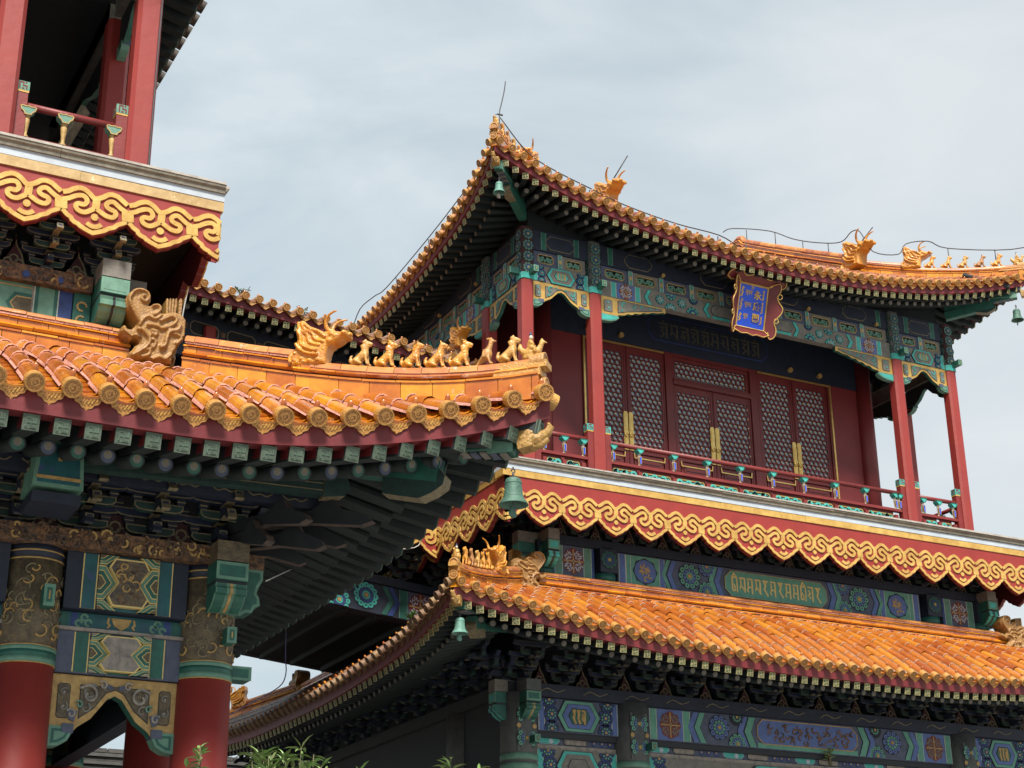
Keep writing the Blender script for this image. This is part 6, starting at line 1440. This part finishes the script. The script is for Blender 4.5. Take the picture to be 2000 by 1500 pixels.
bd.beam((3.0, 14.4, 6.58), (5.5, 14.4, 6.66), .13, .15, 'green_k'); f = front(14.33); f.stroke(bd, [(4.3, 6.60), (5.5, 6.63)], .010, 0, .005, 'rim_d'); f.stroke(bd, [(4.3, 6.67), (5.5, 6.70)], .010, 0, .005, 'rim_d'); bd.prism([(5.5, 14.32, 6.56), (5.72, 14.32, 6.60), (5.78, 14.32, 6.68), (5.74, 14.32, 6.80), (5.5, 14.32, 6.76)], (0, .15, 0), 'green_k', 'rim_d', True)
part('corner_purlin', bd, H)

# ============================================================ gallery bridging the two
G = thing('covered_gallery', 'sloping covered gallery joining the near hall to the pavilion, with weathered tile eave', 'gallery', (8, 26, 0))
SLP = -.10
def gfr(Y, z0, n=-1): return Fr((4.6, Y, z0), (1, 0, SLP), Z, (0, n, 0))
GS = Side((4.6, 23.5), (1, 0), (0, 1), 7.25, 2.8, 14.20, lambda a: 0., lambda a: 13.27+SLP*a, False, False, SLP)
gb = MB(); gb.box(4.7, 11.8, 25.9, 26.7, 12.6, 13.0, 'dark'); gr = part('gallery_roof', gb, G)
GT = MB(); GF = MB(); GSo = MB()
build_eave(GS, gr, .8, mesh_R, GT, GF, GSo, True, .235, .20, fas=(.055, .20), tl=.36, r=.0585, tilem='glaze_dull', mortarm='mortar_pale', wall_n=1.3)
fill(Side((11.85, 29.1), (-1, 0), (0, -1), 7.25, 2.8, 13.48, lambda a: 0., lambda a: 12.55-SLP*a, False, False, -SLP), GT, 0, 7.25, 'glaze_dull')
part('roof_tiles', GT, gr); part('eave_fascia', GF, gr); part('eave_soffit', GSo, gr)
mb = MB(); lay, hh = courses(.62, True, False, 'glaze_dull', 'glaze_dull'); ridge(mb, [GS.p(6.95, .25+2.55*i/10, .0) for i in range(11)], lay); part('gable_ridge', mb, gr)
link('dragon_head', FIG['head'], gr, pose(GS.p(6.95, .28, .25), (0, -1), .46))
gfl = gfr(24.3, 10.35)
mb = MB(); gfr(23.7, 9.9).rect(mb, .1, 7.0, 0, .30, -4.9, 0, 'dark'); part('gallery_floor', mb, G)
balcony(gfr(23.6, 10.35), .08, 6.46, 0, G)
cloud_board(gfr(23.6, 9.30-.0), 6.46-9.5*.645, 10, .645, .335, 1.05, G, lo=.2, hi=9.5)
for a in (.3, 2.6, 4.9, 7.15): square_column(4.6+a, 24.3, 10.35+SLP*a-.1, 12.9+SLP*a, 13.3+SLP*a, .21, G, painted=False)
mb = MB(); ub_ = gfr(24.28, 12.3); ub_.rect(mb, 0.2, 7.2, 0, .95, -.12, 0, 'navy')
for i in range(11):
    a = .35+.64*i; ub_.edged(mb, sausage(a, a+.5, .42, .66, .06), .02, 0, .01, 'black', 'rim_d'); ub_.disc(mb, a+.57, .54, .05, 0, .012, 'carve', 8); ub_.edged(mb, sausage(a-.02, a+.5, .08, .34, .1), .014, 0, .01, 'blue', 'grey')
part('upper_beam', mb, G)
mb = MB(); gfr(28.0, 10.1).rect(mb, .1, 7.1, 0, 3.2, -.1, 0, 'dark'); part('gallery_wall', mb, G)
railing(gfr(24.25, 10.3), .42, 2.48, 0, [.8, 1.4, 2.0], G); railing(gfr(24.25, 10.3), 2.72, 4.78, 0, [3.1, 3.7, 4.3], G); railing(gfr(24.25, 10.3), 5.02, 7.04, 0, [5.4, 6.0, 6.6], G)
mb = MB(); gu = gfr(24.3, 0); z0, z1 = 8.72, 9.22
def bz(x): return 0
gu.rect(mb, .1, 7.3, z0, z1, -.3, 0, 'navy')
for um, hw in ((3.2, 1.6),):
    pass
a, c = z0+.012, z1-.012; Hh = z1-z0
rosette(gu, mb, 5.05, z0+.10, .20, 'teal', 'blue', a, c); rosette(gu, mb, 5.52, (z0+z1)/2+.02, .225, 'teal', 'blue', a, c, 12); rosette(gu, mb, 4.65, z0+.2, .2, 'blue', 'teal', a, c); rosette(gu, mb, 5.30, z1-.06, .12, 'blue', 'teal', a, c, 8)
chevron(gu, mb, 5.80, .09, .13, a, c, 'green', .0065); chevron(gu, mb, 5.91, .09, .13, a, c, 'blue', .0075); bar(gu, mb, 6.12, .15, a, c, 'green', 'green_l')
gu.rect(mb, 6.28, 6.75, a, c, 0, .003, 'blue_grey'); medallion(gu.at(0, 0, .003), mb, 6.50, (z0+z1)/2, .22, 'white'); bar(gu, mb, 6.78, .14, a, c, 'green', 'green_l')
part('painted_beam', mb, G)
mb = MB(); gfr(28.4, 0).rect(mb, .1, 7.2, 8.75, 9.3, -.25, 0, 'dark')
vs = [(4.7, 24.4, 8.74), (11.8, 24.4, 8.04), (11.8, 28.5, 8.04), (4.7, 28.5, 8.74)]; mb.prism(vs[::-1], (0, 0, .12), 'dark', 'dark', True)
for i in range(12): mb.beam((5+.6*i, 24.4, 8.69-.06*i), (5+.6*i, 28.4, 8.69-.06*i), .10, .10, 'soffit')
gu.rect(mb, .1, 7.3, z1, z1+.14, -.3, .05, 'navy'); part('gallery_underside', mb, G)
for i in range(8): link('bracket_set', bk, G, fm(gu, .4+.645*i+1.9, z1+.14))

# ============================================================ things that hang, stand and grow
q = V((6.86, 12.98, 0)); bell('wind_bell', 'largest green bronze bell under the near hall eave corner', (6.88, 12.98, 6.66), .27, 'verdigris', swing=.5)
bell('wind_bell', 'pale green bell under the pavilion upper left eave corner', (10.93, 21.0, 14.78), .20, 'verdigris_l', 'cap', .5)
bell('wind_bell', 'green bell under the pavilion lower roof corner beside rafters', (9.56, 19.63, 7.06), .22, 'verdigris_l', 'verdigris_l', .4)
bell('wind_bell', 'green bell under the pavilion upper right eave corner against sky', (22.2, 21.0, 14.78), .23, 'verdigris', 'verdigris', .8)

# name plaque, leaning forward between beam and eave
T_ = thing('name_plaque', 'blue name plaque with gilt writing in a carved red frame under the eave', 'plaque', (16.47, 21.7, 13.4))
tl = math.radians(17); pv = V((0, -sin(tl), cos(tl))); pn = V((0, -cos(tl), -sin(tl))); pf = Fr((16.28, 21.66, 13.36), (1, 0, 0), pv, pn)
mb = MB(); pf.rect(mb, -.30, .30, .02, .80, -.03, 0, 'plaque_blue'); pb = part('plaque_panel', mb, T_)
mb = MB()
hd = smooth([(-.62, .86), (-.60, .95), (-.50, 1.0), (-.36, .985), (-.26, .93), (-.12, .96), (0, 1.0), (.12, .96), (.26, .93), (.36, .985), (.50, 1.0), (.60, .95), (.62, .86), (.52, .82), (.40, .845), (.31, .81)], 3)
hd = hd+[(-.31, .81), (-.40, .845), (-.52, .82)]
ff = pf.at(0, 0, 0)
flare = lambda P, s: None
def flared(poly, axis):      # frame side leaning outwards from the panel edge
    pts = []
    for x, y in poly:
        d = {'t': y-.80, 'b': .02-y, 'l': -.30-x, 'r': x-.30}[axis]; pts.append(pf.P(x, y, max(0, d)*.75+.004))
    return pts
mb.prism(flared(hd, 't'), pn*-.05, 'fascia2', 'fascia2', True) if 'fascia2' in M else mb.prism(flared(hd, 't')[::-1], pn*-.05, 'maroon', 'maroon', True)
sd_ = smooth([(.30, .82), (.46, .90), (.48, .76), (.44, .66), (.47, .56), (.53, .46), (.52, .36), (.46, .26), (.43, .18), (.47, .06), (.46, -.06), (.40, -.12), (.36, -.06), (.36, 0)], 3)+[(.30, .02)]
mb.prism(flared(sd_, 'r')[::-1], pn*-.05, 'maroon', 'maroon', True); mb.prism(flared([(-x, y) for x, y in sd_], 'l'), pn*-.05, 'maroon', 'maroon', True)
bt = [(-.30, .02), (-.38, -.05), (-.24, -.11), (-.10, -.09), (0, -.12), (.10, -.09), (.24, -.11), (.38, -.05), (.30, .02)]
mb.prism(flared(bt, 'b'), pn*-.05, 'maroon', 'maroon', True)
fo = part('plaque_frame', mb, T_)
mb = MB()
for P, ax, cl in ((hd, 't', True), (sd_[:-1], 'r', False), ([(-x, y) for x, y in sd_[:-1]], 'l', False), (bt, 'b', True)):
    pts = [p+pn*.012 for p in flared(P, ax)]
    mb.tube(pts+(pts[:1] if cl else []), .011, 5, 'gold')
pf.stroke(mb, [(-.30, .02), (.30, .02), (.30, .80), (-.30, .80)], .022, 0, .014, 'gold', True)
for x, y in ((.50, .66), (.48, .22), (-.50, .66), (-.48, .22)): mb.tube([p+pn*.012 for p in flared([(x+.03*cos(t)-.02, y+.045*sin(t)) for t in [i*pi/5 for i in range(11)]], 'r' if x > 0 else 'l')], .009, 5, 'gold')
part('plaque_gilding', mb, T_)
def put_text(s, x, y, size):
    me = text_mesh(s, size, .006, 'gold', 'plaque_character'); O = pf.P(x, y, .007); o = link('plaque_character', me, T_, Matrix(((1, pv.x, pn.x, O.x), (0, pv.y, pn.y, O.y), (0, pv.z, pn.z, O.z), (0, 0, 0, 1))))
    return o
for i, ch in enumerate('永康閣'): put_text(ch, .095, .62-.205*i, .165)
mb = MB(); pf.rect(mb, -.05, .0, .725, .780, 0, .006, 'gold'); pf.rect(mb, -.041, -.009, .734, .771, .006, .009, 'plaque_blue'); pf.rect(mb, -.034, -.016, .742, .763, .009, .012, 'gold'); part('plaque_seal', mb, T_)
rr = random.Random(21)
for cx_, amp in ((-.235, 1.0), (.225, .8)):            # vertical scripts: stem with teeth, loops and tails
    for y0, y1 in ((.57, .75), (.33, .53), (.13, .27)):
        mb = MB(); pf.stroke(mb, [(cx_, y0), (cx_, y1)], .018*amp, 0, .006, 'gold'); y = y1-.01; k = 0
        while y > y0+.02:
            sx = -1 if (k % 3 or cx_ > 0) else 1
            pf.stroke(mb, [(cx_, y), (cx_+sx*.026*amp, y-.014)], .013*amp, 0, .007, 'gold')
            if k % 2 == 0: pf.ring(mb, cx_+sx*.018*amp, y-.02, .012*amp, .008, 0, .0075, 'gold', 6)
            y -= .030; k += 1
        pf.stroke(mb, [(cx_, y0+.005), (cx_-.035*amp, y0-.01), (cx_-.04*amp, y0+.015)], .013*amp, 0, .007, 'gold'); part('plaque_script', mb, T_)
for y in (.655, .435, .225):                          # horizontal script with head bars
    n = 3 if y > .3 else 2; mb = MB()
    for i in range(n):
        x = -.165+.048*i; pf.stroke(mb, [(x, y+.035), (x+.049, y+.035)], .010, 0, .006, 'gold'); pf.stroke(mb, [(x+.034, y+.035), (x+.032, y-.04)], .010, 0, .0065, 'gold'); pf.stroke(mb, smooth([(x+.008, y+.035), (x+.004, y), (x+.022, y-.008), (x+.028, y+.015)], 2), .009, 0, .007, 'gold')
    pf.stroke(mb, smooth([(-.15, y-.03), (-.13, y-.055), (-.11, y-.03)], 2), .008, 0, .006, 'gold'); part('plaque_script', mb, T_)

def cable(name, label, pts, r, m, posts=None):
    t = thing(name, label, 'cable', pts[0]); mb = MB(); mb.tube(smooth([tuple(p) for p in pts], 4), r, 5, m); part('wire', mb, t)
    for a, b in posts or []:
        mb = MB(); mb.tube([a, b], r*.9, 5, m); mb.ball(b, r*2.2, m, 6, 4); part('standoff', mb, t)
eave_w = [(10.99, 21.05, 15.95), (11.47, 21.05, 15.44), (11.96, 21.05, 15.22), (12.7, 21.05, 15.03), (13.4, 21.05, 14.87), (14.4, 21.05, 14.76), (15.3, 21.05, 14.74), (15.9, 21.3, 14.75)]
cable('lightning_wire', 'dark lightning wire running above the pavilion front eave tiles', eave_w, .011, 'wire', [((x, 21.08, z-.02), (x, 21.08, z-.24)) for x, y, z in eave_w[2:]])
cable('lightning_wire', 'dark lightning wire following the right gable ridge and hip against the sky', [(15.9, 21.3, 14.75), (19.75, 27.0, 18.55), (19.8, 26.7, 18.52), (19.8, 25.4, 17.86), (19.8, 24.6, 17.3), (19.8, 23.8, 16.85), (19.8, 23.1, 16.55), (19.8, 22.75, 16.62), (19.8, 22.5, 16.5), (19.9, 22.3, 16.0), (20.36, 22.1, 15.95), (20.55, 22.05, 16.2), (21.1, 22.0, 16.36), (21.5, 21.9, 16.25), (22.3, 21.0, 16.0), (22.9, 20.4, 16.1)][1:], .011, 'wire', [((19.8, y, z), (19.8, y, z-.3)) for y, z in ((26.2, 18.25), (25.2, 17.72), (24.3, 17.1), (23.5, 16.7))]+[((21.5, 21.9, 16.25), (21.5, 21.9, 15.85)), ((22.1, 21.25, 16.05), (22.1, 21.25, 15.8))])
cable('lightning_wire', 'dark lightning wire along the pavilion left eave tiles', [(10.92, 21.0, 15.6), (10.88, 21.3, 15.25), (10.86, 22.37, 15.02), (10.86, 23.6, 14.83), (10.86, 25.4, 14.64), (10.86, 26.0, 14.70), (10.86, 26.7, 14.72), (10.9, 27.2, 14.45)], .010, 'wire', [((10.86, y, z), (10.9, y, z-.2)) for y, z in ((22.37, 15.0), (23.6, 14.81), (25.0, 14.67))])
t = thing('lightning_rod', 'thin bent lightning rod on the pavilion upper left ridge tip', 'lightning rod', (11.0, 21.1, 15.9)); mb = MB(); mb.tube(smooth([(11.0, 21.1, 15.55), (11.0, 21.1, 16.05), (11.03, 21.1, 16.22), (11.09, 21.1, 16.5), (11.12, 21.1, 16.72)], 3), .010, 5, 'wire'); mb.tube([(10.96, 21.1, 16.04), (11.06, 21.1, 16.04)], .016, 6, 'wire'); part('rod', mb, t)
t = thing('lightning_rod', 'short slanting lightning rod on the right gable dragon head', 'lightning rod', (19.8, 22.7, 16.3)); mb = MB(); mb.tube([(19.82, 22.62, 16.25), (20.05, 22.4, 16.62)], .012, 5, 'wire'); part('rod', mb, t)
t = thing('lightning_rod', 'slanting lightning rod on the left gable dragon head', 'lightning rod', (14.05, 22.7, 16.3)); mb = MB(); mb.tube([(14.12, 22.62, 16.3), (14.34, 22.4, 16.78)], .012, 5, 'wire'); part('rod', mb, t)
cable('lightning_wire', 'black and white wire hanging beside the near hall balcony column', [(3.99, 16.12, 14.2), (3.97, 16.12, 12.9), (3.965, 16.12, 11.6), (3.965, 16.12, 10.4)], .009, 'wire')
cable('hanging_wire', 'white wire hanging before the weathered gallery eave', [(5.05, 18.0, 10.35), (5.0, 18.0, 9.95), (4.97, 18.0, 9.55)], .010, 'wire_w')
cable('hanging_wire', 'violet wire hanging from the gallery to the pavilion lower roof', [(9.4, 26.05, 8.2), (9.41, 26.05, 7.7), (9.41, 26.0, 7.4), (9.35, 26.15, 7.2), (9.35, 27.4, 7.18), (9.35, 28.9, 7.16)], .010, 'wire_b')
cable('hanging_wire', 'pale wire strung from the near hall corner to the gallery cloud board', [(5.25, 15.2, 5.9), (6.2, 17.0, 6.6), (7.6, 19.5, 7.6), (9.3, 22.0, 8.5), (10.6, 23.45, 9.08), (10.75, 23.5, 9.28)], .008, 'wire_w')
cable('hanging_wire', 'thin wire hanging below the pavilion balcony right end', [(21.85, 21.3, 8.95), (21.9, 21.4, 8.5), (21.95, 21.5, 8.1)], .007, 'wire_b')

def leafy(name, label, cat, p, stems, lf, m, spread, h, group=None, narrow=.22, dens=16):
    """bunch of stems carrying many pointed leaves near their tips"""
    t = thing(name, label, cat, p, group); p = V(p); rr = random.Random(int(p.x*100)); st = MB(); lv = MB()
    for i in range(stems):
        b = p+V((rr.uniform(-.2, .2)*spread, rr.uniform(-.2, .2)*spread, 0)); top = p+V((rr.uniform(-1, 1)*spread, rr.uniform(-1, 1)*spread, h*rr.uniform(.86, 1.0)))
        st.tube([b, b.lerp(top, .5)+V((0, 0, .05)), top], [.012, .008, .004], 5, 'stem')
        for j in range(dens):
            q = b.lerp(top, 1-(rr.random()**1.7)*min(.55, 1.1/max(h, .01))); a = rr.uniform(0, 2*pi); e = rr.uniform(-.1, 1.1); l = lf*rr.uniform(.6, 1.1)
            d = V((cos(a)*cos(e), sin(a)*cos(e), sin(e))); sd = d.cross(Z).normalized()*l*narrow/2; n_ = sd.cross(d).normalized()*l*.06
            lv.add([q, q+d*l*.35+sd-n_*-1, q+d*l*.7+sd*.8-n_*.2, q+d*l-n_*3, q+d*l*.7-sd*.8-n_*.2, q+d*l*.35-sd+n_, q+d*l*.4-n_*.6, q+d*l*.7-n_*1.2], [(0, 1, 6), (1, 2, 7, 6), (2, 3, 7), (3, 4, 7), (4, 5, 6, 7), (5, 0, 6)], m)
    part('stems', st, t); part('foliage', lv, t)
leafy('shrub', 'young shrub with small pale leaves before the near hall corner column', 'shrub', (3.86, 12.5, 0), 9, .11, 'leaf2', .13, 3.80, 'shrubs in the foreground', .42, 26)
leafy('shrub', 'broad bushy bamboo shrub with pointed leaves right of the red column', 'shrub', (4.58, 12.5, 0), 46, .17, 'leaf2', .30, 3.80, 'shrubs in the foreground', .2, 26)
leafy('shrub', 'small bamboo sprig at the picture bottom middle', 'shrub', (5.12, 12.5, 0), 5, .15, 'leaf2', .12, 3.72, 'shrubs in the foreground', .18, 14)
leafy('shrub', 'small pointed leaf sprig below the pavilion ground corner', 'shrub', (6.1, 12.5, 0), 9, .16, 'leaf2', .14, 3.84, 'shrubs in the foreground', .2, 16)
for i, (a, n, sc) in enumerate(((.75, 5, .16), (1.15, 7, .20), (2.9, 4, .12), (4.0, 3, .10))):
    q = GS.p(a, .15, .0); leafy('roof_weed', ['small weed in the gallery eave tiles nearest the hall', 'leafiest green weed growing between gallery eave tiles', 'single weed tuft midway along the gallery eave', 'tiny weed at the gallery eave behind the dragon head'][i], 'weed', tuple(q), n, sc*.75, 'leaf', .11, sc, 'weeds in the gallery roof', .34, 7)
leafy('roof_weed', 'weed tuft on the ground storey ledge of the pavilion', 'weed', (17.05, 21.36, 5.70), 9, .16, 'leaf2', .10, .22, None, .10, 4)
q = RLl.p(1.6, .1, .02); leafy('roof_weed', 'green weed in the pavilion lower left eave tiles', 'weed', tuple(q), 5, .12, 'leaf', .09, .12, None, .4, 6)

t = thing('brick_wall', 'grey brick wall with tiled coping far behind the columns', 'wall', (8, 38, 0)); mb = MB(); rr = random.Random(2)
for j in range(22):
    for i in range(34):
        x = 3+.62*i+(.31 if j % 2 else 0)
        if j > 9: mb.box(x, x+.60, 38+rr.uniform(0, .01), 38.4, .34*j, .34*j+.325, 'brick')
mb.box(2, 25, 38.03, 38.38, 0, 7.5, 'mortar_g') if 'mortar_g' in M else mb.box(2, 25, 38.03, 38.38, 0, 7.5, 'grey'); w0 = part('wall_face', mb, t)
mb = MB()
for j in range(4): mb.box(2, 25, 37.9-.05*(j % 2), 38.5, 7.5+.09*j, 7.5+.09*j+.075, 'greytile')
for i in range(46): mb.box(2+.5*i, 2.46+.5*i, 37.84, 38.44, 7.86, 7.95, 'greytile')
part('wall_coping', mb, t)
